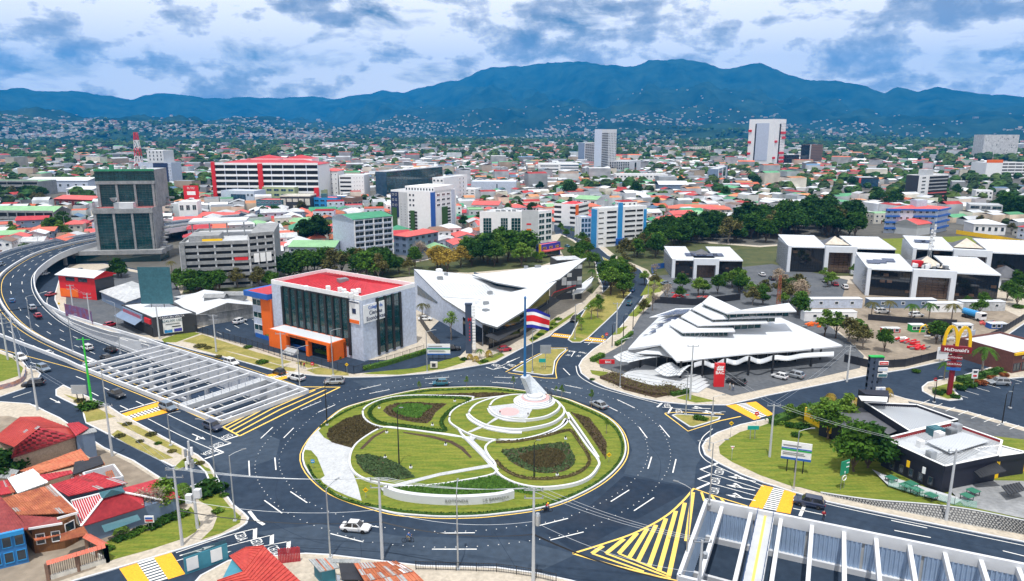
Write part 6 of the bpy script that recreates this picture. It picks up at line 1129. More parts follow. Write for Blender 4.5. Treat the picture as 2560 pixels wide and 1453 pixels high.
h=thing('board_fence','fence of dark red boards closing the yard behind the red roof','fence',G(*q('b2',570,1350)));p0,p1=G(*q('b2',470,1312),0),G(*q('b2',660,1290),0)
for i in range(14):wp(MB().bar(V2(p0.lerp(p1,i/14),1.2),V2(p0.lerp(p1,(i+.9)/14),1.2),.06,2.4-.2*(i % 2)),'board',CRIM,h)
for i,(u,m) in enumerate(((965,LILAC),(1005,BBLUE),(1045,WHITE),(1085,TEAL),(1120,CREAM))):a,b_=G(*q('b2',u,1400),2.0),G(*q('b2',u+30,1402),2.0);tag(MB().add([a,b_,b_-Vector((0,.05,.9)),a-Vector((0,-.05,.8))],[(0,1,2,3)]).add([a+Vector((0,.03,0)),b_+Vector((0,.03,0)),b_-Vector((0,.02,.9)),a-Vector((0,-.08,.8))],[(3,2,1,0)]).build('hanging_cloth',m),['pale violet cloth','bright blue cloth','white cloth','dark teal cloth','cream cloth'][i]+' hung on the line before the tarp shed','laundry')
TZ=1.2
tl=[(550,742,.25),(760,775,.6),(1000,805,.9),(1420,838,1.3),(1760,882,1.7),(2181,968,2.1),(2700,1080,2.3)];bl2=[(560,752),(760,800),(1000,852),(1420,935),(1760,1003),(2181,1078),(2700,1180)]
TL=spline([G(*q('br',a,b),z) for a,b,z in tl],6);BL=spline([G(*q('br',a,b),.15) for a,b in bl2],6)
rw=thing('retaining_wall','sloping retaining wall of dark honeycomb blocks above the right hand pavement','wall',BL[0]);wp(MB().strip(BL,TL),'wall_face',CHAR,rw);bk_=MB();BT=along(BL,.42);TT=along(TL,n=len(BT)-1);ST_=mat('grey_block',(.30,.30,.29),.9,var=.2,scale=2)
for i in range(len(BT)-1):
 hgt=TT[i].z-BT[i].z;rows=max(1,int(hgt/.22))
 for j in range(rows):
  t0,t1=j/rows,(j+.62)/rows;o=.5*(j % 2);a=BT[i].lerp(BT[i+1],o*.9);c=TT[i].lerp(TT[i+1],o*.9);a2=BT[i].lerp(BT[min(i+1,len(BT)-1)],min(1,o*.9+.62));c2=TT[i].lerp(TT[i+1],min(1,o*.9+.62));k=Vector((-.06,-.14,.02))
  f=[a.lerp(c,t0)+k,a2.lerp(c2,t0)+k,a2.lerp(c2,t1)+k,a.lerp(c,t1)+k];bk_.add(f+[v-k*1.2 for v in f],[(0,1,2,3),(0,4,5,1),(1,5,6,2),(2,6,7,3),(3,7,4,0)])
wp(bk_,'wall_blocks',ST_,rw,kind='stuff');cp=MB();cp.tube([v+Vector((0,0,.05)) for v in TL],.12,4);wp(cp,'coping',CONC,rw)
terr=TL+[G(2800,1230,1.6),G(2760,1120,.8),G(2480,1090,.5),G(2330,1080,.4),G(2210,1095,.4),G(2130,1130,.35),G(2010,1190,.25),G(1990,1215,.2)]
mb=MB();tri=tessellate_polygon([[Vector((p.x,p.y,0)) for p in terr]]);mb.add(terr,[tuple(t) if (terr[t[1]]-terr[t[0]]).cross(terr[t[2]]-terr[t[0]]).z>0 else tuple(t)[::-1] for t in tri]);o=mb.build('terrace_lawn',GRASS,SE)
NAVYW=mat('black_blue_wall',(0.012,0.014,0.028),.6,var=.15);DRED=mat('dark_red_parapet',(0.30,0.025,0.030),.6,var=.1)
h=thing('restaurant','black-walled restaurant with white ribbed roofs and dark red parapets','restaurant',G(*q('br',1400,700),TZ));zr=5.6
def rw_(pts,z0,z1,m,roof=None,nm='wall'):
 P=[G(*q('br',a,b),z1) for a,b in pts];wp(MB().prism(P,z0,z1-.9),nm,m,h)
 for i in range(len(P)):a,c=P[i],P[(i+1) % len(P)];wp(MB().bar(V2(a,z1-.45),V2(c,z1-.45),.28,.9),'parapet',(m if not isinstance(roof,tuple) else roof[1][i]),h)
 for i in range(len(P)):a,c=P[i],P[(i+1) % len(P)];wp(MB().bar(V2(a,z1+.04),V2(c,z1+.04),.34,.08),'parapet_cap',WHITE,h)
 return P
P=rw_([(905,20),(1320,38),(1648,156),(1268,250)],TZ-.6,zr,NAVYW,('',[NAVYW,NAVYW,NAVYW,NAVYW]));Pi=[V2(p,zr-.55) for p in inset(P,.2)];wp(MB().sheet(Pi,zr-.6),'roof',WROOF,h);ribs(h,Pi[0],Pi[1],Pi[2],Pi[3],26,WROOF,.1,.1)
P=rw_([(1058,310),(1300,250),(1600,182),(2004,324),(1972,442),(1545,530)],TZ-.6,zr,NAVYW,('',[DRED,DRED,DRED,NAVYW,NAVYW,NAVYW]));Pi=[V2(p,zr-.55) for p in inset(P,.2)];wp(MB().sheet(Pi,zr-.6),'roof',GROOF,h);ribs(h,Pi[0],Pi[2],Pi[3],Pi[5],30,WROOF,.1,.12)
rplane(h,'br',[(1110,345,5.2),(1310,290,5.4),(1560,420,5.2),(1330,440,5.0)],WROOF,14);rplane(h,'br',[(1390,330,5.9),(1690,260,5.9),(1900,330,5.7),(1590,425,5.7)],WROOF,20)
P=rw_([(1770,388),(1995,366),(2200,420),(1975,452)],TZ-.6,5.0,NAVYW);wp(MB().sheet([V2(v,4.5) for v in P],4.9),'roof',WROOF,h);Y_=[G(*q('br',1945,500),4.0),G(*q('br',2200,440),4.0)];wp(MB().bar(V2(Y_[0],2.6),V2(Y_[1],2.6),.3,3.0),'yellow_wall',YEL,h)
rplane(h,'br',[(1755,547,3.6),(1945,490,4.4),(2038,570,4.4),(1830,622,3.4)],CHAR,10,'awning');rplane(h,'br',[(2000,690,2.8),(2140,660,3.0),(2190,720,3.0),(2060,760,2.8)],CHAR,6,'awning')
pw0,pw1=G(*q('br',430,70),3.6),G(*q('br',640,180),3.6);wp(MB().bar(V2(pw0,2.6),V2(pw1,2.6),.3,2.6),'orange_wall',YEL,h);rplane(h,'br',[(430,65,4.0),(880,62,4.2),(1180,240,4.2),(1060,290,4.0),(600,170,4.0)],DKGREY,0,'side_roof');hwall(h,'br',[(520,130,4.0),(880,62,4.0),(1180,240,4.0),(1060,290,4.0)],NAVYW)
for u,v,k,m in ((1470,255,2.2,TEAL),(1595,262,1.4,GREY),(1640,225,1.3,GALV),(1350,360,1.0,WHITE),(1434,445,1.2,GALV),(1500,290,1.3,WHITE)):roof_box(h,G(*q('br',u,v),zr),zr-.6,k,k*.9,1.4,.3,m,'roof_unit')
p0,p1=G(*q('br',1060,345),zr),G(*q('br',1545,535),zr);n_=perp_to_cam(p0,p1)
for u,m,t_ in ((.68,WHITE,'CUPS'),(.42,YEL,'P')):a,c=p0.lerp(p1,u)+n_*.12,p0.lerp(p1,u+.05)+n_*.12;wp(MB().bar(V2(a,3.7),V2(c,3.7),.1,1.1),'sign_plate',m,h)
face_grid(h,p0,p1,TZ+.3,3.2,5,1,.5,.8,GLASS,CHAR,.1,.9)
wp(MB().prism([G(*q('br',a,b),4.8) for a,b in ((845,-10),(1085,0),(1090,50),(900,30))],TZ-1,6.8),'sign_box',NAVYW,h);wp(MB().prism(inset([G(*q('br',a,b),6.8) for a,b in ((845,-30),(1095,-20),(1090,20),(870,10))],.15),6.8,6.95),'sign_box_cap',WHITE,h)
plate(h,[tuple(q('br',a,b_))+(z+.06,) for a,b_,z in ((1560,690,1.15),(1700,845,1.55),(2181,950,2.0),(2500,1000,2.2),(2500,640,1.2),(2000,600,.9),(1700,640,.9))],.03,CONCD,'service_yard')
GLF=bpy.data.materials.new('patio_glass');GLF.use_nodes=True;bs=GLF.node_tree.nodes['Principled BSDF'];bs.inputs['Base Color'].default_value=(.30,.62,.52,1);bs.inputs['Alpha'].default_value=.28;bs.inputs['Roughness'].default_value=.1
fence=[G(*q('br',a,b),z) for a,b,z in ((1090,690,.85),(1220,730,.95),(1340,770,1.1),(1470,800,1.25),(1620,845,1.45),(1800,870,1.65))];ft=thing('glass_railing','green glass patio railing above the honeycomb wall','railing',fence[0])
for a,c in zip(fence,fence[1:]):wp(MB().bar(a+Vector((0,0,.6)),c+Vector((0,0,.6)),.03,1.1),'glass_panel',GLF,ft);wp(MB().tube([a,a+Vector((0,0,1.3))],.04,5),'post',BLACK,ft)
pat=MB();PT=[G(*q('br',a,b),z) for a,b,z in ((960,560,.7),(1050,600,.75),(1500,740,1.15),(1700,800,1.4),(1620,842,1.45),(1340,765,1.1),(1090,688,.85))]
tri=tessellate_polygon([[Vector((p.x,p.y,0)) for p in PT]]);pat.add([p+Vector((0,0,.12)) for p in PT],[tuple(t) if (PT[t[1]]-PT[t[0]]).cross(PT[t[2]]-PT[t[0]]).z>0 else tuple(t)[::-1] for t in tri]);pat.build('patio',CONC,SE)
tm=MB().box(-.75,.75,-.75,.75,.72,.78);lm=[MB().box(x-.04,x+.04,y-.04,y+.04,0,.72) for x in (-.6,.6) for y in (-.6,.6)];GT=mat('green_table',(.03,.16,.10),.5,var=.1);TM=tm.mesh('table_top',GT);LM=[l.mesh('leg',BLACK) for l in lm]
for a,b_,z in ((1115,655,.8),(1228,715,.95),(1318,750,1.05),(1432,795,1.25),(1275,700,1.05),(1720,800,1.45),(1770,760,1.4)):
 p=G(*q('br',a,b_),z+.1);t_=thing('patio_table','square green metal table on the paved terrace behind the glass railing' if a<1600 else 'square green metal table past the end of the glass railing','table',p,.4,'patio tables');obj('table_top',TM,t_)
 for l in LM:obj('leg',l,t_)
p=G(2372,989);zt=ZT(p,816);s=thing('restaurant_sign','tall dark red pole sign with two yellow arches','sign',p);DRP=mat('dark_red_sign',(.22,.012,.02),.5,var=.06)
wp(MB().box(p.x-.42,p.x+.42,p.y-.32,p.y+.32,0,zt-4),'pole',DRP,s);zb=ZT(p,866);az_=Vector((.96,-.28,0));nn=Vector((-.28,-.96,0))
wp(MB().bar(V2(p-az_*2.9+nn*.5,zb-.5),V2(p+az_*2.9+nn*.5,zb-.5),.7,1.5),'name_board',DRP,s);wall_text("McDonald's",s,V2(p+nn*.88,zb-.62),nn,1.0,WHITE,bold=.02)
for k,c in enumerate((-1.25,1.25)):
 arc=[V2(p+az_*(c+1.22*math.cos(a))+nn*.5,zb+(zt-zb)*math.sin(a)**.8) for a in [PI*i/18 for i in range(19)]];mb=MB();W_=.55
 for i in range(18):
  a,b_=arc[i],arc[i+1];d_=(b_-a).normalized();o_=d_.cross(nn).normalized()*.27
  mb.add([a-o_+nn*W_*.5,a+o_+nn*W_*.5,a+o_-nn*W_*.5,a-o_-nn*W_*.5,b_-o_+nn*W_*.5,b_+o_+nn*W_*.5,b_+o_-nn*W_*.5,b_-o_-nn*W_*.5],[(0,1,5,4),(1,2,6,5),(2,3,7,6),(3,0,4,7)])
 wp(mb,'arch',YEL,s)
for i,(t_,zz,m) in enumerate((('AUTO-MAC',zb-2.4,DRP),('DESAYUNO',zb-3.9,DRP),('',zb-5.0,BLUE))):wp(MB().bar(V2(p-az_*1.35+nn*.45,zz),V2(p+az_*1.35+nn*.45,zz),.3,1.0 if i<2 else .6),'small_board',m,s);t_ and wall_text(t_,s,V2(p+nn*.62,zz),nn,.55,WHITE)
b=block('restaurant','brick restaurant corner with white roof edge and yellow strip beside the car park','restaurant',(2528,935),888,None,(2640,870),mat('red_brown_brick',(.14,.055,.045),.85,var=.2,scale=2),WROOF,14,.5);face_panel(b.th,b.P,b.B,b.z-.1,b.z+.5,YEL,0,.6,.4,'yellow_strip');wall_text('McDonald\u2019s',b.th,V2(b.P.lerp(b.B,.35)+perp_to_cam(b.P,b.B)*.1,b.z-1),perp_to_cam(b.P,b.B),1.0,WHITE);face_grid(b.th,b.P,b.B,.3,2.8,5,1,.8,.8,GLASS,CHAR)
p=G(2178,1004);zt=ZT(p,892);s=thing('sign_pylon','navy grid pylon with small tenant signs and a green cap','sign pylon',p);DNV=mat('slate_blue_pylon',(.045,.065,.11),.6,var=.12)
for dx in (-1.1,0,1.1):wp(MB().box(p.x+dx-.35,p.x+dx+.35,p.y-.5,p.y+.5,0,zt),'column',DNV,s)
for k in range(7):wp(MB().box(p.x-1.45,p.x+1.45,p.y-.42,p.y+.42,zt*(k+.35)/7,zt*(k+.95)/7),'panel',DNV,s)
wp(MB().box(p.x-1.5,p.x+1.5,p.y-.6,p.y+.6,zt,zt+.2),'green_cap',GREENP,s)
for k,(t_,m,tm_) in enumerate((('Scotiabank',RED,WHITE),('',LILAC,WHITE),('Azul',TEAL,WHITE),('CC',LILAC,BLUE))):
 zz=zt-(1.2,2.6,3.9,7.0)[k];wp(MB().box(p.x+.3,p.x+2.3,p.y-.85,p.y-.55,zz-.42,zz+.42),'tenant_sign',WHITE,s);wp(MB().box(p.x+.4,p.x+2.2,p.y-.9,p.y-.85,zz-.3,zz+.3),'tenant_panel',m,s)
 if t_ and t_ != 'Azul':wall_text(t_,s,(p.x+1.3,p.y-.92,zz),(0,-1,0),.34,tm_)
# ================================================================ far town (nobody could count it): joined roofs and crowns
ROOFC=[((0.50,0.53,0.57),26),((0.66,0.68,0.70),20),((0.36,0.040,0.040),18),((0.48,0.12,0.06),12),((0.10,0.30,0.16),9),((0.20,0.22,0.25),14),((0.22,0.16,0.13),5),((0.55,0.25,0.12),5),((0.10,0.18,0.30),3)]
WALLC=[(0.62,0.62,0.60),(0.70,0.66,0.56),(0.50,0.52,0.55),(0.66,0.54,0.42),(0.40,0.42,0.44),(0.55,0.60,0.62)]
rc=np.array([c for c,_ in ROOFC]);rp=np.array([k for _,k in ROOFC],float);rp /= rp.sum();wc=np.array(WALLC)
def col_mesh(name,V,Fq,cols,m):
 me=bpy.data.meshes.new(name);nv=len(V);nf=len(Fq);k=Fq.shape[1]
 me.vertices.add(nv);me.vertices.foreach_set('co',V.ravel());me.loops.add(nf*k);me.loops.foreach_set('vertex_index',Fq.ravel().astype(np.int32))
 me.polygons.add(nf);me.polygons.foreach_set('loop_start',(np.arange(nf)*k).astype(np.int32));me.polygons.foreach_set('loop_total',np.full(nf,k,np.int32))
 a=me.color_attributes.new('Col','FLOAT_COLOR','CORNER');c4=np.ones((nf,k,4),np.float32);c4[:,:,:3]=cols[:,None,:];a.data.foreach_set('color',c4.ravel())
 me.polygons.foreach_set('use_smooth',np.zeros(nf,bool));me.materials.append(m);me.update();me.validate();return me
HX_=np.array([(-1,-1,0),(1,-1,0),(1,1,0),(-1,1,0),(-1,-1,1),(1,-1,1),(1,1,1),(-1,1,1)],float)
def far_houses(P,sx,sy,hw,rise,ang,zb,wcol,rcol):
 n=len(P);ca,sa=np.cos(ang),np.sin(ang)
 loc=np.zeros((n,10,3))
 b=np.array([(-1,-1),(1,-1),(1,1),(-1,1)])
 loc[:,0:4,:2]=b;loc[:,4:8,:2]=b;loc[:,8,:2]=(-1,0);loc[:,9,:2]=(1,0)
 loc[:,:,0]*=sx[:,None]/2;loc[:,:,1]*=sy[:,None]/2
 loc[:,0:4,2]=-4.0;loc[:,4:8,2]=hw[:,None];loc[:,8:,2]=(hw+rise)[:,None]
 V=np.empty_like(loc);V[:,:,0]=loc[:,:,0]*ca[:,None]-loc[:,:,1]*sa[:,None]+P[:,0:1];V[:,:,1]=loc[:,:,0]*sa[:,None]+loc[:,:,1]*ca[:,None]+P[:,1:2];V[:,:,2]=loc[:,:,2]+zb[:,None]
 f=np.array([(0,1,5,4),(1,2,6,5),(2,3,7,6),(3,0,4,7),(4,5,9,8),(6,7,8,9),(5,6,9,9),(7,4,8,8)])
 Q=(f[None]+np.arange(n)[:,None,None]*10).reshape(-1,4)
 cols=np.empty((n,8,3));cols[:,0:4]=wcol[:,None];cols[:,4:6]=rcol[:,None];cols[:,6:]=wcol[:,None]
 return V.reshape(-1,3),Q,cols.reshape(-1,3)
def town_noise(x,y,s=160.0,seed=5):return fbm(x/s,y/s,3,seed)
R_IND=640.0
pts=[]
for r0,r1,cell in ((R_IND,1200,12.5),(1200,2200,16.0),(2200,3700,22.0),(3700,6200,27.0),(6200,8600,48.0)):
 xs=np.arange(-r1*0.78,r1*0.78,cell);ys=np.arange(r0*0.7,r1,cell*1.15)
 X,Y=np.meshgrid(xs,ys);X=X.ravel()+RNG.uniform(-.22,.22,X.size)*cell;Y=Y.ravel()+RNG.uniform(-.22,.22,Y.size)*cell
 a=0.35;Xr=X*math.cos(a)-Y*math.sin(a)*0;R=np.hypot(X,Y)
 k=(R>=r0) & (R<r1) & (np.abs(X)<Y*0.80+30);X,Y,R=X[k],Y[k],R[k]
 dens=np.interp(R,[600,2500,3700,5000,6500,8600],[0.9,0.92,0.84,0.44,0.08,0.01])
 k=RNG.random(X.size)<dens*np.clip((town_noise(X,Y,np.where(R>3700,800.0,190.0))-np.where(R>3700,0.43,0.30))*np.where(R>3700,8.0,4.5),np.where(R>3700,0.0,0.05),1.1)
 pts.append(np.stack([X[k],Y[k],np.full(k.sum(),cell)],-1))
FARP=np.concatenate(pts)
TAKEN=[(x,y,r) for x,y,r,_ in FOOT]
ok=np.ones(len(FARP),bool)
for x,y,r in TAKEN:ok &= np.hypot(FARP[:,0]-x,FARP[:,1]-y)>r
FARP=FARP[ok];n=len(FARP);cell=FARP[:,2]
big=RNG.random(n)<0.075
cs=np.minimum(cell,19.0);sxx=cs*RNG.uniform(0.62,1.02,n)*np.where(big,2.0,1);syy=cs*RNG.uniform(0.5,0.9,n)*np.where(big,1.5,1)
hw=RNG.choice([3.0,3.4,5.8,6.4,8.5],n,p=[.34,.3,.2,.12,.04])+np.where(big,RNG.choice([1,2,4,9],n),0);rise=RNG.uniform(0.35,1.9,n)
ang=0.32+RNG.choice([0,PI/2],n)+RNG.normal(0,0.08,n)+np.round(town_noise(FARP[:,0],FARP[:,1],900,9)*5)*0.35
zb=np.where(np.hypot(FARP[:,0],FARP[:,1])>3500,terrain(FARP[:,0],FARP[:,1]),0)
zb=np.maximum(zb,-0.5)
ri=RNG.choice(len(rc),n,p=rp);wl=wc[RNG.integers(0,len(wc),n)]
V,Q,cc=far_houses(FARP,sxx,syy,hw,rise,ang,zb,wl*RNG.uniform(.45,.95,(n,1)),np.clip(rc[ri]*RNG.uniform(.75,1.15,(n,1)),0,.85))
obj('distant_houses',col_mesh('distant_houses',V,Q,cc,attr_mat('town_walls_and_roofs',0.6,0.22,0.12)),label='countless low houses with white, red and green roofs filling the far valley floor',cat='houses',kind='stuff')
def blob(seed,nu=7,nv=5):
 r=np.random.default_rng(seed);vs=[(0,0,1.0)];fs=[]
 for i in range(1,nv):
  for j in range(nu):
   th=PI*i/nv;ph=2*PI*(j+0.5*(i % 2))/nu;q=1+r.uniform(-.30,.26)
   vs.append((math.sin(th)*math.cos(ph)*q,math.sin(th)*math.sin(ph)*q,math.cos(th)*q*0.9))
 vs.append((0,0,-0.8));L_=len(vs)-1
 for j in range(nu):fs.append((0,1+j,1+(j+1) % nu))
 for i in range(nv-2):
  for j in range(nu):
   a=1+i*nu+j;b=1+i*nu+(j+1) % nu;c=a+nu;d=b+nu;fs+=[(a,c,b),(b,c,d)]
 for j in range(nu):fs.append((1+(nv-2)*nu+j,L_,1+(nv-2)*nu+(j+1) % nu))
 return np.array(vs),np.array(fs)
def far_crowns(P,rad,zb,name,label,m,nu=7,nv=5):
 Vs=[];Fs=[];Cs=[];o=0
 for s in range(6):
  bv,bf=blob(40+s,nu,nv);k=np.arange(len(P)) % 6==s
  p=P[k];r=rad[k];nn=len(p)
  v=bv[None]*r[:,None,None]*np.array([1,1,0.85]);v[:,:,0]+=p[:,0:1];v[:,:,1]+=p[:,1:2];v[:,:,2]+=(zb[k]+r*0.95)[:,None]
  Vs.append(v.reshape(-1,3));Fs.append((bf[None]+(np.arange(nn)*len(bv))[:,None,None]+o).reshape(-1,3));o+=nn*len(bv)
  base=np.array([(0.022,0.060,0.014),(0.040,0.085,0.018),(0.060,0.095,0.024),(0.030,0.055,0.020)])[RNG.integers(0,4,nn)]
  Cs.append((base[:,None,:]*RNG.uniform(.6,1.45,(nn,len(bf),1))).reshape(-1,3))
 return obj(name,col_mesh(name,np.concatenate(Vs),np.concatenate(Fs),np.concatenate(Cs),m),label=label,cat='trees',kind='stuff')
tp=[]
for r0,r1,cell,pr in ((R_IND,1400,15,0.32),(1400,2600,24,0.38),(2600,4600,42,0.42)):
 m=int((r1*r1-r0*r0)*0.78/(cell*cell));r=np.sqrt(RNG.uniform(r0*r0,r1*r1,m));a=RNG.uniform(-0.69,0.69,m);X,Y=r*np.sin(a),r*np.cos(a)
 k=RNG.random(m)<pr*np.clip((town_noise(X,Y,150.0,31)-0.28)*3.6,0.06,1.2);tp.append(np.stack([X[k],Y[k],np.full(k.sum(),cell)],-1))
TP=np.concatenate(tp);rad=RNG.uniform(0.22,0.42,len(TP))*TP[:,2]*np.interp(TP[:,2],[15,78],[1.0,0.55]);zb=np.maximum(0,terrain(TP[:,0],TP[:,1]))
ok=np.ones(len(TP),bool)
for x,y,r_ in TAKEN:ok &= np.hypot(TP[:,0]-x,TP[:,1]-y)>r_*0.8
TP,rad,zb=TP[ok],rad[ok],zb[ok]
LEAFFAR=attr_mat('far_foliage',0.9,0.35,0.5)
far_crowns(TP,rad,zb,'distant_trees','dark green tree crowns scattered through the far houses',LEAFFAR)
print('far houses',n,'far trees',len(TP))
# ================================================================ trees and shrubs
def leaf_mat(name,c1,c2,trans=.25):
 m=bpy.data.materials.new(name);m.use_nodes=True;t=m.node_tree;b=t.nodes['Principled BSDF'];b.inputs['Roughness'].default_value=.75;b.inputs['Specular IOR Level'].default_value=.1
 n=t.nodes.new('ShaderNodeTexNoise');n.inputs['Scale'].default_value=.55;n.inputs['Detail'].default_value=4
 g=t.nodes.new('ShaderNodeNewGeometry');t.links.new(g.outputs['Position'],n.inputs['Vector'])
 oi=t.nodes.new('ShaderNodeObjectInfo');ad=t.nodes.new('ShaderNodeMath');ad.operation='MULTIPLY_ADD';t.links.new(oi.outputs['Random'],ad.inputs[0]);ad.inputs[1].default_value=.5;t.links.new(n.outputs[0],ad.inputs[2])
 r=t.nodes.new('ShaderNodeValToRGB');r.color_ramp.elements[0].position=.35;r.color_ramp.elements[1].position=1.0;r.color_ramp.elements[0].color=(*c1,1);r.color_ramp.elements[1].color=(*c2,1);t.links.new(ad.outputs[0],r.inputs[0])
 rn=t.nodes.new('ShaderNodeMapRange');rn.inputs[3].default_value=.55;rn.inputs[4].default_value=1.5;t.links.new(g.outputs['Random Per Island'],rn.inputs[0])
 sc=t.nodes.new('ShaderNodeVectorMath');sc.operation='SCALE';t.links.new(r.outputs[0],sc.inputs[0]);t.links.new(rn.outputs[0],sc.inputs['Scale']);t.links.new(sc.outputs[0],b.inputs['Base Color'])
 tl=t.nodes.new('ShaderNodeBsdfTranslucent');t.links.new(sc.outputs[0],tl.inputs[0]);mx=t.nodes.new('ShaderNodeMixShader');mx.inputs[0].default_value=trans
 t.links.new(b.outputs[0],mx.inputs[1]);t.links.new(tl.outputs[0],mx.inputs[2]);t.links.new(mx.outputs[0],t.nodes['Material Output'].inputs[0]);return m
LM_={'dark':leaf_mat('dark_leaf',(.008,.034,.006),(.034,.092,.014)),'green':leaf_mat('green_leaf',(.018,.064,.007),(.070,.150,.018)),'light':leaf_mat('light_leaf',(.05,.12,.012),(.15,.25,.035)),'olive':leaf_mat('olive_leaf',(.05,.055,.015),(.13,.12,.04)),'gold':leaf_mat('golden_leaf',(.15,.11,.015),(.36,.26,.05)),'pink':leaf_mat('pale_blossom',(.22,.17,.12),(.42,.34,.25)),'red':leaf_mat('rust_leaf',(.14,.03,.012),(.25,.09,.03))}
BARK=mat('bark',(.10,.07,.05),.9,var=.3,scale=2);BARKG=mat('grey_bark',(.24,.20,.17),.9,var=.3,scale=2)
def leafquads(rng,C_,rad,per,size,flat=.8):
 n=len(C_)*per;c=np.repeat(C_,per,0);r_=np.repeat(rad,per)
 d=rng.normal(size=(n,3));d /= np.linalg.norm(d,axis=1)[:,None];rr=r_*rng.random(n)**.45;p=c+d*rr[:,None]*np.array([1,1,flat])
 a=rng.normal(size=(n,3));a[:,2]*=.6;a /= np.linalg.norm(a,axis=1)[:,None];b=np.cross(a,d+rng.normal(size=(n,3))*.5);b /= np.maximum(np.linalg.norm(b,axis=1)[:,None],1e-6)
 s=size*rng.uniform(.6,1.4,n);a*=s[:,None];b*=(s*.62)[:,None]
 V=np.stack([p-a-b*.4,p+a*.2-b,p+a+b*.4,p-a*.2+b],1).reshape(-1,3);return V,np.arange(n*4).reshape(-1,4)
def np_mesh(name,V,Q_,m):
 me=bpy.data.meshes.new(name);nf,k=Q_.shape;me.vertices.add(len(V));me.vertices.foreach_set('co',V.ravel());me.loops.add(nf*k);me.loops.foreach_set('vertex_index',Q_.ravel().astype(np.int32));me.polygons.add(nf)
 me.polygons.foreach_set('loop_start',(np.arange(nf)*k).astype(np.int32));me.polygons.foreach_set('loop_total',np.full(nf,k,np.int32));me.polygons.foreach_set('use_smooth',np.zeros(nf,bool));me.materials.append(m);me.update();me.validate();return me
def tree_protos(kind,seed,lobes=9,per=130,size=.34,h=1.0,spread=.42,m='green',trunk=.34,bark=None,flat=.75,twig=False):
 rng=np.random.default_rng(seed);r=random.Random(seed)
 C_=[];R_=[]
 for i in range(lobes):
  a=2*PI*i/lobes+r.uniform(-.4,.4);k=r.uniform(.35,1) if i else 0;C_.append((math.cos(a)*k*spread*10*.62,math.sin(a)*k*spread*10*.62,10*(trunk+(1-trunk)*(.42+.40*(1-k)*r.uniform(.7,1.1)+r.uniform(-.10,.10)))));R_.append(10*spread*r.uniform(.30,.52))
 C_.append((r.uniform(-.5,.5),r.uniform(-.5,.5),10*(1-spread*.34)));R_.append(10*spread*.36)
 C_,R_=np.array(C_),np.array(R_)
 V,Q_=leafquads(rng,C_,R_,per,size,flat);cm=np_mesh('crown',V,Q_,LM_[m])
 tb=MB();rt=.22;tb.tube([(0,0,-.3),(r.uniform(-.2,.2),r.uniform(-.2,.2),10*trunk*.6),(r.uniform(-.3,.3),r.uniform(-.3,.3),10*trunk*1.15)],[rt*1.3,rt,rt*.75],7);top=Vector((0,0,10*trunk*1.0))
 for c in C_[::1 if twig else 2]:
  c=Vector(c);mid=top.lerp(c,.5)+Vector((0,0,.3));tb.tube([top,mid,c],[rt*.55,rt*.35,rt*.12],5)
  if twig:
   for j in range(9):e=c+Vector((r.uniform(-1,1),r.uniform(-1,1),r.uniform(-.5,1)))*1.5;tb.tube([mid.lerp(c,r.random()),e],[.06,.025],3)
 return cm,tb.mesh('trunk',bark or BARK)
TREES={'dark':[tree_protos('dark',1+i,13,170,.42,m='dark',spread=.50,trunk=.08) for i in range(3)],'green':[tree_protos('green',11+i,12,150,.38,m='green',spread=.46,trunk=.12) for i in range(3)],'light':[tree_protos('light',21+i,9,130,.34,m='light',trunk=.22,spread=.42) for i in range(3)],
   'olive':[tree_protos('olive',31+i,10,110,.36,m='olive',trunk=.18,bark=BARKG) for i in range(2)],'gold':[tree_protos('gold',41,11,150,.34,m='gold',trunk=.12,spread=.5)],'bare':[tree_protos('bare',51+i,9,16,.22,m='pink',trunk=.35,bark=BARKG,twig=True) for i in range(2)],'airy':[tree_protos('airy',61+i,7,60,.26,m='light',trunk=.4,spread=.34,bark=BARKG) for i in range(2)],'pink':[tree_protos('pink',71,8,100,.3,m='pink',trunk=.3,spread=.42)]}
def palm_proto(seed,n=13,L_=2.6,th_=5.2,m='green',rt=.17):
 r=random.Random(seed);mb=MB()
 for i in range(n):
  a=2*PI*i/n+r.uniform(-.2,.2);e=r.uniform(.1,.9);pts=[Vector((math.cos(a)*L_*t,math.sin(a)*L_*t,th_+e*1.6*t-(1.9+e)*t*t*1.1)) for t in (0,.25,.5,.75,1)];sd=Vector((-math.sin(a),math.cos(a),0))
  for s in (-1,1):
   for j in range(4):
    p0,p1=pts[j],pts[j+1];w0,w1=(.12,.42,.46,.36,.06)[j],(.12,.42,.46,.36,.06)[j+1]
    for k in range(3):
     u0,u1=p0.lerp(p1,k/3),p0.lerp(p1,(k+.7)/3);wd=w0+(w1-w0)*k/3;mb.add([u0,u1,u1+sd*s*wd-Vector((0,0,.35*wd)),u0+sd*s*wd*.9-Vector((0,0,.35*wd))],[(0,1,2,3)])
 tk=MB();tk.tube([(0,0,-.2),(r.uniform(-.1,.1),0,th_*.5),(0,0,th_)],[rt*1.3,rt,rt*.85],7)
 return mb.mesh('fronds',LM_[m]),tk.mesh('trunk',BARKG)
PALMS=[palm_proto(1),palm_proto(2,15,3.0,5.6,'olive'),palm_proto(3,11,1.7,1.5,'light',.1),palm_proto(4,12,1.5,2.2,'gold',.09)]
KW={'dark':'dense dark green','green':'round mid green','light':'bright yellow-green','olive':'dry olive-brown','gold':'golden bushy','bare':'nearly leafless grey','airy':'thin airy','pink':'pale blossoming'}
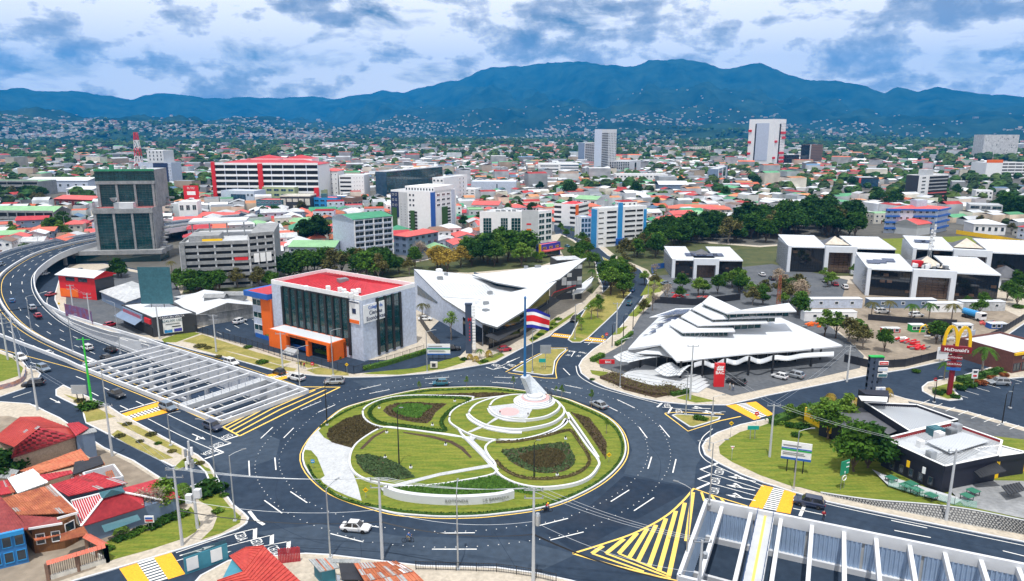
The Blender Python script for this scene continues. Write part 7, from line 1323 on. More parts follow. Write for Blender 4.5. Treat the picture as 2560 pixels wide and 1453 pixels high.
MARKS=[((-68,197),'beside the red-roofed office'),((-30,230),'behind the red-roofed office'),((5,225),'by the star-roofed shops'),((30,200),'on the avenue median'),((48,240),'on the upper avenue'),((70,180),'by the tiered bank'),((62,330),'by the blue-striped office'),((75,290),'beside the avenue grove'),((105,350),'in the grove behind the single-pyramid office'),((150,400),'deep in the dark grove'),((190,350),'in the grove behind the beige pyramid'),((220,430),'at the grove edge by the lilac flats'),((120,400),'at the far rim of the grove'),((120,235),'before the black glass offices'),((125,190),'in the builders yard'),((85,125),'by the black restaurant'),((-130,330),'by the concrete parking garage'),((-110,255),'below the concrete parking garage'),((-190,400),'along the viaduct'),((-110,400),'by the green-roofed flats'),((-60,300),'below the green-roofed flats'),((-200,560),'below the red hospital'),((260,420),'by the lilac flats'),((-75,100),'by the red-roofed houses'),((20,420),'behind the white offices'),((0,290),'behind the star-roofed shops'),((-40,470),'by the living-wall tower'),((150,480),'among the roofs past the grove'),((-300,450),'near the green-roofed school'),((300,560),'among the right-hand roofs'),((0,600),'in the quarter before the twin towers'),((330,300),'by the far field'),((-10,85),'along the lower pavement'),((-70,145),'beside the beamed cut'),((-88,122),'by the side lane lawns'),((38,100),'by the yellow hatching'),((45,125),'at the right-hand lawn'),((3,165),'at the dry traffic island'),((35,150),'at the bank corner'),((-45,165),'along the office lawn'),((-130,200),'on the ramp'),((110,150),'by the arches sign'),((60,560),'among the roofs before the dark glass cube'),((-320,560),'in the roofs behind the school'),((180,600),'among the roofs near the red balconied tower')]
def near(x,y):return min(MARKS,key=lambda m:(m[0][0]-x)**2+(m[0][1]-y)**2)[1]
NT=[0]
def put_tree(x,y,h,kind,sx=1.0,seed=None):
 r=random.Random(seed if seed is not None else int(x*31+y*17));cm,tm=r.choice(TREES[kind]);s=h/10;o=thing('tree',f'{"tall " if h > 13.5 else "small " if h < 6.2 else ""}{KW[kind]} tree {near(x, y)}','tree',(x,y,0),r.uniform(0,6.28),'trees of the town');o.scale=(s*sx,s*sx,s)
 obj('crown',cm,o);obj('trunk',tm,o);NT[0]+=1;return o
def cluster(x0,x1,y0,y1,n,h0,h1,kinds,sx=1.1,seed=0):
 r=random.Random(seed+int(x0));Pn=[];tries=0
 while len(Pn)<n and tries<n*30:
  tries+=1;x,y=r.uniform(x0,x1),r.uniform(y0,y1);g=G(x,y);h=r.uniform(h0,h1)
  if any((g.x-p.x)**2+(g.y-p.y)**2<(h*.33)**2 for p in Pn):continue
  Pn.append(g);put_tree(g.x,g.y,h,r.choice(kinds),r.uniform(.9,1.2)*sx,r.randrange(10**6))
for a in ((470,560,716,738,9,7,9.5,('green','dark')),(560,690,706,724,9,6,9,('green','green','olive')),(680,760,690,704,6,9,12,('green','dark')),(750,960,672,700,14,9,13,('green','dark','green','olive')),(755,800,600,612,3,13,16,('dark',)),(950,1050,660,690,7,7,10,('green','olive','dark')),(1070,1160,668,684,4,9,11,('gold',)),(1150,1330,640,668,13,10,15,('green','light','dark')),(1180,1290,612,640,5,8,11,('green','dark')),(1040,1080,640,660,2,9,11,('bare',)),(910,930,690,700,1,7,8,('pink',)),
   (1505,1570,710,748,8,8,11,('light','green')),(1460,1510,770,800,4,5,6.5,('bare','light','airy')),(1445,1455,815,835,2,4,5,('airy',)),(1425,1490,600,690,9,5,8,('green','olive','light')),(1525,1575,660,706,9,5,8,('green','olive','light','airy')),(1440,1520,606,645,9,5,7,('green','airy','olive')),(1400,1440,575,600,5,4,6,('green','airy')),(1560,1650,620,655,9,8,12,('dark','green','olive','bare')),(1620,1700,590,620,8,9,13,('dark','green')),
   (1660,1960,575,618,30,10,15,('dark','green','dark','olive')),(1860,2150,545,600,34,12,18,('dark','dark','green','olive')),(1960,2140,560,590,8,16,20,('dark',)),(1595,1640,690,790,5,5,7,('bare','light','olive')),(1690,1860,715,742,10,5,7.5,('green','light','olive','green')),(1930,2010,705,765,10,6,8,('bare','olive','pink')),(1870,1990,735,770,7,5,7,('green','olive','light')),(1630,1700,735,760,4,4,6,('light','bare','green')),(2030,2140,690,720,4,4,6,('green','light')),(2395,2470,760,800,3,4,6,('green',)),(1985,2025,770,800,3,6,8,('green',)),
   (2060,2110,830,850,2,7,8.5,('light',)),(2120,2215,845,880,4,6,8,('olive','green')),(2320,2360,850,880,2,5.5,7,('green',)),(2420,2560,560,590,3,6,8,('olive','dark')),(2500,2600,540,556,5,13,17,('green','dark')),(2180,2260,500,520,4,12,15,('dark',)),(2480,2570,720,770,4,5,8,('green',)),(-10,110,478,520,12,8,12,('dark','olive')),(120,200,580,600,4,10,13,('light','green')),(-20,40,590,620,3,8,10,('light','olive')),(400,470,500,520,4,10,14,('dark',)),(660,700,545,552,2,9,10,('dark',)),(740,765,534,548,1,9,10,('olive',)),
   (2100,2190,1165,1185,3,9,10.5,('dark','green')),(2030,2120,1070,1105,3,6,8,('green','light')),(1960,2010,1040,1062,3,3,4.5,('green','light')),(350,400,1282,1300,2,5,6,('olive','bare')),(400,445,1262,1290,2,4,5.5,('green','light')),(0,20,1190,1215,1,6,7,('dark',)),(1105,1135,850,866,1,8,9,('airy',)),(270,310,690,705,2,6,8,('dark',)),(255,285,700,715,2,3,4,('green',)),(440,470,705,740,3,5,7,('green',)),(1410,1460,700,715,2,5,6,('green',)),(1330,1400,655,660,3,4,6,('green','light'))):cluster(*a)
r=random.Random(99)
for x,y,h,k in ((1425,500,17,'dark'),(1590,492,14,'dark'),(1350,478,10,'dark'),(1812,505,13,'dark'),(1300,535,9,'dark'),(1270,540,9,'green'),(1330,540,10,'dark'),(2340,470,12,'dark'),(2390,490,11,'dark'),(2130,470,12,'dark'),(2160,462,12,'dark'),(1700,470,12,'dark'),(1640,520,9,'green'),(1890,470,13,'dark'),(1940,490,12,'bare'),(2060,480,12,'dark'),(760,590,10,'dark'),(1200,560,8,'green'),(1160,570,8,'dark'),(1045,575,7,'green'),(935,520,9,'green'),(985,512,9,'dark')):
 g=G(x,y);put_tree(g.x,g.y,h,k)
def put_palm(px,py,k=0,s=1.0,z=0.0,lab=None):
 g=G(px,py,z);fm,tm=PALMS[k];o=thing('palm_tree',lab or f'{["tall feathery", "dry drooping", "short bright", "young golden"][k]} palm {near(g.x, g.y)}','palm',(g.x,g.y,z),px % 6.28,'palms');o.scale=(s,)*3;obj('fronds',fm,o);obj('trunk',tm,o)
for a in ((1056,792,1,.75),(1083,790,1,.8),(1110,788,1,.7),(2178,795,1,.9),(2222,790,1,.85),(2278,800,0,.95),(2322,800,0,1.0),(2378,805,1,1.0),(2455,934,0,1.25),(2075,1012,3,1.1),(2135,1014,3,.8),(2218,992,3,.9),(1175,900,3,.7),(1190,905,3,.7),(1200,898,0,.5),(1222,893,3,.8),(455,1238,2,1.2),(300,1330,2,.9),(2540,770,0,.9),(30,560,0,1.7),(430,680,1,.8),(2360,950,0,.8),(1480,700,0,.8),(1450,730,0,.7)):put_palm(*a)
def shrub_mesh(seed,m,n=420):rng=np.random.default_rng(seed);V,Q_=leafquads(rng,np.array([(0,0,.32),(.4,.1,.28),(-.35,-.2,.3),(.05,-.35,.25),(-.1,.4,.27)]),np.array([.6,.45,.45,.4,.4]),n//5,.13,.7);V[:,2]=np.maximum(V[:,2],.02);return np_mesh('shrub',V,Q_,LM_[m])
SHR={k:shrub_mesh(80+i,k) for i,k in enumerate(('green','light','dark','olive','red','gold'))}
def shrub(px,py,k='green',s=1.0,sy=None,rz=0.0,z=.15,flat=.7):
 g=G(px,py,z);kw={'green':'green','light':'bright yellow-green','dark':'dark green','olive':'brownish','red':'rust-red','gold':'golden'}[k]
 obj('shrub',SHR[k],None,g,rz,(s,sy or s,s*flat),f'{"broad" if s > 1.4 else "small"} low {kw} shrub {near(g.x, g.y)}','shrub','shrubs')
for px,py,k,s in ((225,1020,'green',3.2),(200,1004,'olive',1.4),(520,1230,'dark',3.6),(545,1280,'light',1.2),(378,1088,'olive',1.3),(318,1062,'olive',1.1),(300,1092,'olive',1.2),(500,868,'olive',2.0),(520,872,'olive',1.2),(545,893,'olive',1.2),(620,870,'green',1.6),(655,908,'green',2.0),(1745,1047,'green',1.6),(1760,1050,'green',1.2),(2345,985,'dark',1.7),(2388,994,'dark',1.5),(2362,980,'green',1.2),(1990,1090,'green',1.5),(2005,1070,'dark',2.0),(1975,1066,'green',1.7),(1950,1060,'light',1.4),(2290,930,'green',1.5),(2545,770,'green',2.5),(1480,950,'green',.9),(2452,960,'red',2.0),(2480,948,'red',1.8),(2510,940,'red',1.6),(2425,965,'green',2.2),(2400,972,'dark',2.0),(2500,920,'olive',1.0),(2530,910,'green',1.1),(1395,800,'green',1.6),(1385,812,'light',1.5),(1372,822,'dark',1.5),(1350,838,'green',1.5),(1335,848,'green',1.3),(640,775,'gold',1.6),(1160,900,'dark',1.4),(1210,905,'green',1.4),(2500,1200,'light',1.6),(2540,1220,'green',1.8),(2530,1265,'light',1.8),(2475,1280,'green',1.6),(420,1300,'dark',1.8),(450,1290,'green',1.8),(385,1318,'dark',1.6),(350,1328,'green',1.4),(455,1255,'light',1.4),(560,1240,'green',1.0),(500,1160,'olive',1.0),(470,1150,'olive',.9),(430,1130,'olive',1.0),(395,1110,'green',.9),(350,1105,'olive',.9),(270,1375,'green',1.2),(300,1350,'dark',1.3),(330,1340,'green',1.3)):shrub(px,py,k,s)
def hedge(pts,wd,h,m,label,leaf='green',n=500,z=.15):
 P=spline(GS(pts,z),4);o=thing('hedge',label,'hedge',P[0]);w_=line_walls([V2(p,0) for p in P],wd,z-.1,z+h,'hedge_body',m,None);w_.parent=o;w_.location=-o.location;w_['kind']='stuff'
 r=random.Random(n);C_=np.array([tuple(v) for v in (P[i].lerp(P[i+1],r.random())+Vector((r.uniform(-.4,.4)*wd,r.uniform(-.4,.4)*wd,h*r.uniform(.5,1))) for i in [r.randrange(len(P)-1) for _ in range(60)])]);V,Q_=leafquads(np.random.default_rng(n),C_,np.full(60,wd*.6),n//60+4,.16,.6)
 lo=obj('hedge_leaves',np_mesh('hedge_leaves',V,Q_,LM_[leaf]),o,-o.location,kind='stuff')
hedge([(665,845),(700,852),(770,865)],.9,.9,HEDGE,'clipped hedge along the blue wall of the red-roofed office','light',900);hedge([(790,880),(830,890),(850,898)],.8,.8,HEDGE,'short clipped hedge right of the orange portal','light',600)
hedge([(910,926),(960,915),(1010,900),(1050,888),(1075,880)],1.0,1.1,HEDGE,'loose hedge with low palms along the office fence','light',1400);hedge([(1480,905),(1507,892)],1.2,1.0,HEDGE,'clipped box hedge behind the long red bank sign','light',500);hedge([(1540,865),(1560,852),(1580,835)],.9,.9,HEDGE,'narrow hedge between the avenue pavement and the bank drive','light',700)
hedge([(1515,942),(1580,965),(1640,980),(1690,975)],4.2,.6,SOIL,'wide bed of brownish shrubs before the bank terrace','olive',2600);hedge([(1680,990),(1720,982)],1.0,.8,HEDGE,'small clipped hedge at the end of the brown shrub bed','green',400);hedge([(1930,1062),(1985,1040),(2050,1022),(2120,1012)],1.6,1.2,HEDGE,'shaggy hedge along the side street above the lawn','green',1600);hedge([(2395,955),(2450,945),(2500,930)],1.4,1.2,HEDGE,'thick hedge between the side street and the restaurant car park','dark',1400)
for x,y,h in ((1048,984,3.2),(1167,976,3.6),(1283,972,3.4),(1404,1003,4.0),(1478,1018,4.2),(1516,1085,3.6),(1390,990,2.6)):g=G(x,y,.15);o=put_tree(g.x,g.y,h,'airy',.6);o['label']='slender young tree at the edge of the roundabout garden'
print('trees',NT[0])
# ================================================================ houses of the quarter, one by one
RC=[('white sheet',WROOF),('grey sheet',GROOF),('red',SALM),('crimson',CRIM),('orange tile',TILE),('green',LGRN),('dark green',GRN),('rust',RUST),('pale',CONCW),('brown',BRNW)];RW=[14,12,18,11,13,11,6,7,6,4]
WC=[('white',WHITE),('cream',CREAM),('pale blue',LILAC),('grey',CONC),('beige',BEIGE),('blue grey',DUSK)];WW=[30,20,14,14,10,8]
def house_proto(w,d,h,kind,rise):
 wall=MB().box(-w/2,w/2,-d/2,d/2,-.2,h);roof=MB();o=.45;W_,D_=w/2+o,d/2+o
 if kind=='gable':
  wall.add([(-w/2,-d/2,h),(-w/2,d/2,h),(-w/2,0,h+rise*.9)],[(0,1,2)]);wall.add([(w/2,-d/2,h),(w/2,d/2,h),(w/2,0,h+rise*.9)],[(0,1,2)])
  e=.12;roof.add([(-W_,-D_,h-.1),(W_,-D_,h-.1),(W_,0,h+rise),(-W_,0,h+rise),(-W_,D_,h-.1),(W_,D_,h-.1)],[(0,1,2,3),(3,2,5,4)]);roof.add([(-W_,-D_,h-.25),(W_,-D_,h-.25),(W_,-D_,h-.1),(-W_,-D_,h-.1)],[(0,1,2,3)])
 elif kind=='hip':k=max(.3,W_-D_);roof.add([(-W_,-D_,h),(W_,-D_,h),(W_,D_,h),(-W_,D_,h),(-k,0,h+rise),(k,0,h+rise)],[(0,1,5,4),(1,2,5),(2,3,4,5),(3,0,4),(3,2,1,0)])
 else:roof.box(-w/2+.2,w/2-.2,-d/2+.2,d/2-.2,h,h+.15).box(-w/2,w/2,-d/2,-d/2+.2,h,h+.6).box(-w/2,w/2,d/2-.2,d/2,h,h+.6)
 return wall.mesh('wall',WHITE),roof.mesh('roof',WROOF),(w,d,h)
HP=[house_proto(*a) for a in ((11,8,3.2,'gable',1.6),(13,9,3.4,'hip',1.8),(10,9,6.0,'gable',1.6),(12,9,6.2,'hip',1.9),(14,10,3.4,'gable',1.3),(9,12,6.4,'flat',0),(16,10,6.2,'gable',1.8),(12,8,9.0,'flat',0),(18,12,4.2,'gable',2.2),(10,7,3.0,'flat',0))]
WIN=window_mesh(1.5,1.3,GLASS,WHITE);DOOR=MB().box(-.5,.5,-.06,0,0,2.1).mesh('door',BRNW)
def in_poly(x,y,P):
 c=False;j=len(P)-1
 for i in range(len(P)):
  if (P[i].y>y) != (P[j].y>y) and x<(P[j].x-P[i].x)*(y-P[i].y)/(P[j].y-P[i].y)+P[i].x:c=not c
  j=i
 return c
KEEP=[NEAR]+[GS(p) for p in ([(1640,660),(1640,575),(1860,545),(2160,530),(2230,600),(2560,590),(2700,640)],[(1360,640),(1380,560),(1400,545),(1440,545),(1520,610),(1560,650)],[(460,730),(460,660),(1060,640),(1100,680),(700,720)],[(1130,680),(1150,620),(1350,600),(1350,650)],[(2170,600),(2200,560),(2500,560),(2560,600)],[(150,720),(170,640),(300,600),(470,600),(480,720)])]
KEEP.append([p for p in HWL[I_E:]]+[p for p in HWR[:I_E:-1]])
cand=[];a=.30;ca,sa=math.cos(a),math.sin(a);rh=random.Random(17)
for i in range(-60,61):
 for j in range(14,62):
  u,v=i*13.5+(4.5 if j % 2 else 0)+rh.uniform(-1.5,1.5),j*12.5+rh.uniform(-1.2,1.2);x,y=u*ca-v*sa*.0+rh.uniform(-1,1),v+u*sa*.35
  R=math.hypot(x,y)
  if R>R_IND or y<215 or abs(x)>y*.78+12:continue
  if any(in_poly(x,y,P) for P in KEEP):continue
  if any((x-fx)**2+(y-fy)**2<(fr+5)**2 and (in_poly(x,y,[p+(p-Vector((fx,fy,0))).normalized()*9 for p in fp])) for fx,fy,fr,fp in FOOT):continue
  cand.append((R,x,y))
cand.sort();print('house sites',len(cand));n_ind=0;rest=[]
for R,x,y in cand:
 t=rh.random()
 if t<.13:
  if NT[0]<300:put_tree(x,y,rh.uniform(6,11),rh.choice(('dark','green','dark','olive')),1.0,int(x*7+y))
  continue
 if n_ind>=300:rest.append((x,y));continue
 k=rh.choices(range(len(HP)),[14,12,10,9,12,6,6,3,5,6])[0];wm,rm,(w_,d_,h_)=HP[k];rn,rmat=rh.choices(RC,RW)[0];wn,wmat=rh.choices(WC,WW)[0];rz=a+rh.choice((0,PI/2))+rh.gauss(0,.06)
 lb=f'{"three-storey" if h_ > 8 else "two-storey" if h_ > 5 else "low"} {wn} house with {rn} {("gable", "hip", "gable", "hip", "gable", "flat", "long gable", "flat", "wide gable", "flat")[k]} roof {near(x, y)}';h=thing('house',' '.join(lb.split()[:6]+lb.split()[7:]) if len(lb.split())>16 else lb,'house',(x,y,0),rz,'houses of the quarter');n_ind+=1;h.scale=(rh.uniform(.9,1.12),rh.uniform(.9,1.12),1)
 o=obj('wall',wm,h);o.material_slots[0].link='OBJECT';o.material_slots[0].material=wmat;o=obj('roof',rm,h);o.material_slots[0].link='OBJECT';o.material_slots[0].material=rmat
 for f in range(4):
  nx,ny=((0,-1),(1,0),(0,1),(-1,0))[f];wx,wy=nx*math.cos(rz)-ny*math.sin(rz),nx*math.sin(rz)+ny*math.cos(rz)
  if wx*-x+wy*-y<.25*R:continue
  L_=w_ if f % 2==0 else d_
  for s in range(int(h_//2.9)):
   for t_ in (-.3,.05,.32):
    if s==0 and t_==.05:obj('door',DOOR,h,(nx*w_/2+(ny and t_*L_),ny*d_/2+(nx and t_*L_),0),math.atan2(ny,nx)+PI/2);continue
    obj('window',WIN,h,(nx*w_/2+(ny and t_*L_),ny*d_/2+(nx and t_*L_),1.7+s*2.9),math.atan2(ny,nx)+PI/2)
if rest:
 RP=np.array(rest);n=len(RP);ri=RNG.choice(len(rc),n,p=rp)
 V,Q_,cc=far_houses(RP,RNG.uniform(8,15,n),RNG.uniform(7,11,n),RNG.choice([3.2,6.2,8.8],n,p=[.5,.4,.1]),RNG.uniform(.4,1.8,n),a+RNG.choice([0,PI/2],n),np.zeros(n),wc[RNG.integers(0,len(wc),n)],rc[ri]*RNG.uniform(.75,1.1,(n,1)))
 obj('packed_houses',col_mesh('packed_houses',V,Q_,cc,MATS['town_walls_and_roofs']),label='tightly packed low roofs just before the distant houses',cat='houses',kind='stuff')
m=900;X=RNG.uniform(-480,480,m);Y=RNG.uniform(330,640,m);k=np.array([math.hypot(x,y)<R_IND+10 and abs(x)<y*.78 and not any(in_poly(x,y,P) for P in KEEP) and not any((x-fx)**2+(y-fy)**2<(fr)**2 for fx,fy,fr,_ in FOOT) for x,y in zip(X,Y)])
TPn=np.stack([X[k],Y[k]],-1);far_crowns(TPn,RNG.uniform(1.4,3.6,len(TPn)),np.zeros(len(TPn)),'garden_trees','small garden trees and bushes squeezed between the houses',LEAFFAR,9,7)
print('houses',n_ind,'rest',len(rest))
# ================================================================ vehicles and people
PAINT=mat('car_paint',(.7,.7,.7),.25,.1,var=.02,spec=.6,coat=.6);TYRE=mat('tyre',(.012,.012,.013),.8,var=.1);HEADL=mat('headlight',(.75,.76,.78),.15,var=0);TAIL=mat('tail_light',(.35,.01,.01),.25,var=0)
def paint(n,c,me=.15):return mat('paint_'+n,c,.28,me,var=.02,spec=.6,coat=.6)
PC={'white':paint('white',(.72,.73,.74)),'black':paint('black',(.012,.013,.016)),'silver':paint('silver',(.38,.41,.44),.5),'navy':paint('navy',(.012,.022,.06)),'blue':paint('blue',(.02,.13,.33)),'red':paint('red',(.40,.012,.03)),'teal':paint('teal',(.01,.12,.18)),'greyblue':paint('greyblue',(.14,.19,.25)),'yellow':paint('yellow',(.75,.38,.01)),'green':paint('green',(.02,.3,.05))}
def whl(r,wd):return (MB().lathe([(r*.55,-wd/2),(r*.92,-wd/2),(r,-wd*.3),(r,wd*.3),(r*.92,wd/2),(r*.55,wd/2)],14).mesh('tyre',TYRE),MB().lathe([(r*.6,-wd*.42),(r*.6,wd*.46),(r*.2,wd*.5)],8).mesh('rim',GALV))
def car_proto(L_,W_,hb,H_,gx,wb,r=.33,bed=False):
 """gx: windscreen foot, roof front, roof rear, rear glass foot along the length (+x is forward)"""
 w=W_/2;o=bpy.data.objects.new('car',None);C.objects.link(o);st=[(-L_/2,.62,hb*.88,.86),(-L_/2+.12,.36,hb*.97,.95),(-L_/4,.24,hb,1),(0,.22,hb,1),(gx[0],.22,hb*.98,1),(L_/2-.5,.26,hb*.86,.97),(L_/2-.1,.34,hb*.74,.88),(L_/2,.5,hb*.62,.78)]
 mb=MB();ring=[]
 for x,z0,z1,k in st:ww=w*k;ring.append([(x,-ww*.9,z0),(x,-ww,z0+.2),(x,-ww,z1-.16),(x,-ww*.88,z1),(x,ww*.88,z1),(x,ww,z1-.16),(x,ww,z0+.2),(x,ww*.9,z0)])
 vs=[v for q_ in ring for v in q_];fs=[(i*8+j,i*8+(j+1) % 8,i*8+8+(j+1) % 8,i*8+8+j) for i in range(len(st)-1) for j in range(8)]+[tuple(range(8))[::-1],tuple((len(st)-1)*8+j for j in range(8))];mb.add(vs,fs);mb.build('body',PAINT,o)
 a,b,c,d=gx;zb,zr=hb-.06,H_;kb,kr=w*.88,w*.72;g=[(a,-kb,zb),(b,-kr,zr),(c,-kr,zr-.03),(d,-kb,zb),(a,kb,zb),(b,kr,zr),(c,kr,zr-.03),(d,kb,zb)]
 MB().add(g,[(0,1,2,3),(7,6,5,4),(1,5,6,2),(0,4,5,1),(3,2,6,7)]).build('cabin',PAINT,o);G_=[Vector(v) for v in g]
 def pane(nm,A,B_,C_,D,off):
  c0=(A+B_+C_+D)/4;f=[c0+(v-c0)*.86+Vector(off) for v in (A,B_,C_,D)];MB().add(f+[v-Vector(off)*.8 for v in f],[(0,1,2,3),(7,6,5,4),(0,4,5,1),(1,5,6,2),(2,6,7,3),(3,7,4,0)]).build(nm,GLASSK,o)
 pane('windscreen',G_[0],G_[4],G_[5],G_[1],(.03,0,.02));pane('rear_window',G_[3],G_[7],G_[6],G_[2],(-.03,0,.02))
 for s,i in ((-1,0),(1,4)):
  p0,p1,p2,p3=G_[i],G_[i+1],G_[i+2],G_[i+3];m0,m1=p0.lerp(p3,.48),p1.lerp(p2,.45);pane('side_window',p0,m0,m1,p1,(0,s*.03,.01));pane('side_window',m0,p3,p2,m1,(0,s*.03,.01))
  MB().box(gx[0]-.35,gx[0]-.15,s*w,s*(w+.2),hb-.02,hb+.12).build('mirror',PAINT,o);MB().box(L_/2-.28,L_/2-.02,s*w*.48,s*w*.80,hb*.60,hb*.74).build('headlight',HEADL,o);MB().box(-L_/2-.02,-L_/2+.1,s*w*.58,s*w*.88,hb*.66,hb*.86).build('tail_light',TAIL,o)
  for x in (wb/2,-wb/2):ty=obj('wheel',whl(r,.22)[0],o,(x,s*(w-.1),r),(PI/2*-s,0,0));obj('rim',whl(r,.22)[1],ty)
 if bed:MB().box(-L_/2+.15,gx[3]-.05,-w*.78,w*.78,hb*.95,hb+.01).build('load_bed',DARK,o)
 return o
CARS={'sedan':car_proto(4.4,1.75,.92,1.46,(1.0,.35,-1.0,-1.65),2.6),'suv':car_proto(4.6,1.86,1.08,1.72,(1.1,.55,-1.75,-2.1),2.7,.37),'hatch':car_proto(3.7,1.65,.95,1.50,(1.05,.4,-1.25,-1.7),2.4,.3),'pickup':car_proto(5.2,1.85,1.08,1.78,(1.25,.7,-.5,-.8),3.1,.38,True)}
KIDS.update({o.name:list(o.children) for o in CARS.values()})
for o in CARS.values():
 for ch in o.children:KIDS[ch.name]=list(ch.children)
def on_hw(px,py):
 z=0
 for _ in range(8):g=G(px,py,z);p=min(HW,key=lambda h:(h.x-g.x)**2+(h.y-g.y)**2);z=p.z
 return G(px,py,z+.02)
def car(kind,col,px,py,d,label,hw=False,z=.01):
 p=on_hw(px,py) if hw else G(px,py,z);c=copy_tree(CARS[kind],None,p,math.atan2(d[1],d[0]),label,'vehicles on the roads',None,{'car_paint':PC[col]});c['category']='pickup truck' if kind=='pickup' else 'car';c.name={'pickup':'pickup_truck'}.get(kind,'car');return c
T_=TDIR;D=lambda a,b,c,d:tuple((G(c,d)-G(a,b)).to_2d())
AVD=D(1500,800,1560,740)
for a in (('suv','white',218,874,-T_,'white SUV climbing the ramp next to a black car',1),('suv','black',277,880,-T_,'black SUV climbing out of the beam-covered cut',1),('hatch','blue',31,757,(-.6,.8),'blue hatchback on the ramp behind the white arrows',1),('suv','silver',81,774,(-.7,.7),'silver SUV on the ramp ahead of a red car',1),('sedan','red',95,793,(-.7,.7),'red sedan on the ramp beside the parapet',1),('sedan','black',265,898,-T_,'black sedan half hidden under the first beam',1),('suv','white',224,916,-T_,'white car partly under the beams beside the parapet',1),('sedan','greyblue',2,664,(.2,-1),'grey car high on the viaduct',1),
 ('sedan','white',122,889,T_,'white sedan entering the cut beside the concrete parapet',1),('suv','white',52,900,T_,'white van-like car waiting by the kerbed lawn'),('suv','greyblue',109,927,T_,'dark blue-grey SUV beside the mural corner'),('suv','black',84,965,(-1,-.35),'black SUV turning round the mural corner'),('pickup','black',292,992,T_,'black pickup truck on the road below the beams'),('suv','greyblue',420,1024,T_,'grey-blue SUV crossing the amber zebra'),('suv','navy',533,1073,T_,'dark blue SUV at the yield lettering'),('suv','white',579,912,T_,'white SUV on the road between beams and lawn'),('hatch','black',698,935,-T_,'black hatchback at the small zebra crossing'),('suv','white',741,950,D(800,960,741,946),'white SUV leaving the roundabout behind the black hatchback'),('suv','silver',836,960,D(900,958,836,960),'silver SUV leaving the roundabout by the yellow hatching'),
 ('hatch','teal',1101,963,D(1180,960,1101,963),'teal hatchback rounding the garden near the young trees'),('sedan','silver',1497,1018,D(1497,1018,1470,1006),'silver sedan rounding the garden opposite the bank'),('sedan','white',890,1326,D(890,1326,960,1332),'white sedan in front of the concrete wire pole'),('suv','navy',2022,1264,-RDIR,'navy SUV waiting at the amber crossing below the lawn'),('suv','black',1437,803,D(1437,803,1400,828),'black SUV coming down the avenue past the shops'),('hatch','teal',1573,763,AVD,'teal car going up the avenue under the trees'),('hatch','blue',1580,729,AVD,'bright blue car going up the avenue'),('sedan','white',1498,680,D(1498,680,1510,700),'white sedan coming down the avenue bend'),('sedan','greyblue',1503,670,D(1498,680,1510,700),'dark sedan behind the white one on the avenue bend'),('hatch','teal',1419,619,(.6,-1),'teal hatchback near the violet cafe'),
 ('hatch','white',1949,946,(-.7,.7),'white hatchback parked under the bank eaves',0,.18),('suv','silver',1985,943,(-.7,.7),'silver SUV parked under the bank eaves',0,.18),('suv','black',1840,960,(-.8,.6),'black car parked beside the tall red panel sign',0,.18),('suv','silver',2496,962,(-1,.1),'silver SUV parked by the arches restaurant',0,.02),('sedan','white',1063,801,(1,.1),'white sedan parked along the shop wall',0,.19),('sedan','white',1156,806,(1,.3),'white sedan parked near the dark pylon',0,.19),('sedan','black',1131,876,(1,.2),'dark sedan parked behind the white project board',0,.19),('hatch','red',276,816,(.5,.9),'small red car on the shop forecourt',0,.18),('sedan','red',128,740,(.1,1),'dark red car on the lower road beside the viaduct'),('sedan','white',112,688,(.1,1),'white car in the shade under the viaduct'),('suv','white',2205,783,(1,0),'white pickup-like car in the builders yard',0,.19),('suv','white',2290,792,(1,.2),'white van in the builders yard between palms',0,.19),('sedan','white',1905,690,(0,1),'white sedan parked by the single-pyramid office',0,.19),('suv','black',1930,700,(0,1),'black SUV parked by the single-pyramid office',0,.19),('hatch','silver',2062,706,(.2,1),'silver hatchback in the office car park',0,.19),('sedan','red',2088,714,(.2,1),'red sedan in the office car park',0,.19),('suv','white',2112,722,(.2,1),'white SUV in the office car park',0,.19),('sedan','greyblue',1665,712,(1,.2),'grey-blue sedan behind the blue panel fence',0,.19),('suv','white',600,808,(.4,1),'white SUV parked beside the stained wall',0,.19),('sedan','silver',2590,1005,(1,0),'silver sedan parked by the car park kerb',0,.02),('hatch','red',1262,878,(1,.5),'small red car behind the shop railings',0,.19)):car(*a[:6],*(a[6:7] or (0,)),**({'z':a[7]} if len(a)>7 else {}))
for o in CARS.values():
 for ch in list(o.children):
  for g in list(ch.children):bpy.data.objects.remove(g)
  bpy.data.objects.remove(ch)
 bpy.data.objects.remove(o)
SKINM=mat('skin',(.42,.25,.17),.6,var=.05);HAIR=mat('dark_hair',(.02,.015,.012),.7,var=.1)
CL={k:mat('cloth_'+k,c,.85,var=.1) for k,c in (('dark',(.03,.03,.04)),('blue',(.05,.14,.42)),('red',(.42,.02,.03)),('white',(.65,.65,.66)),('denim',(.05,.08,.16)),('khaki',(.30,.24,.15)))}
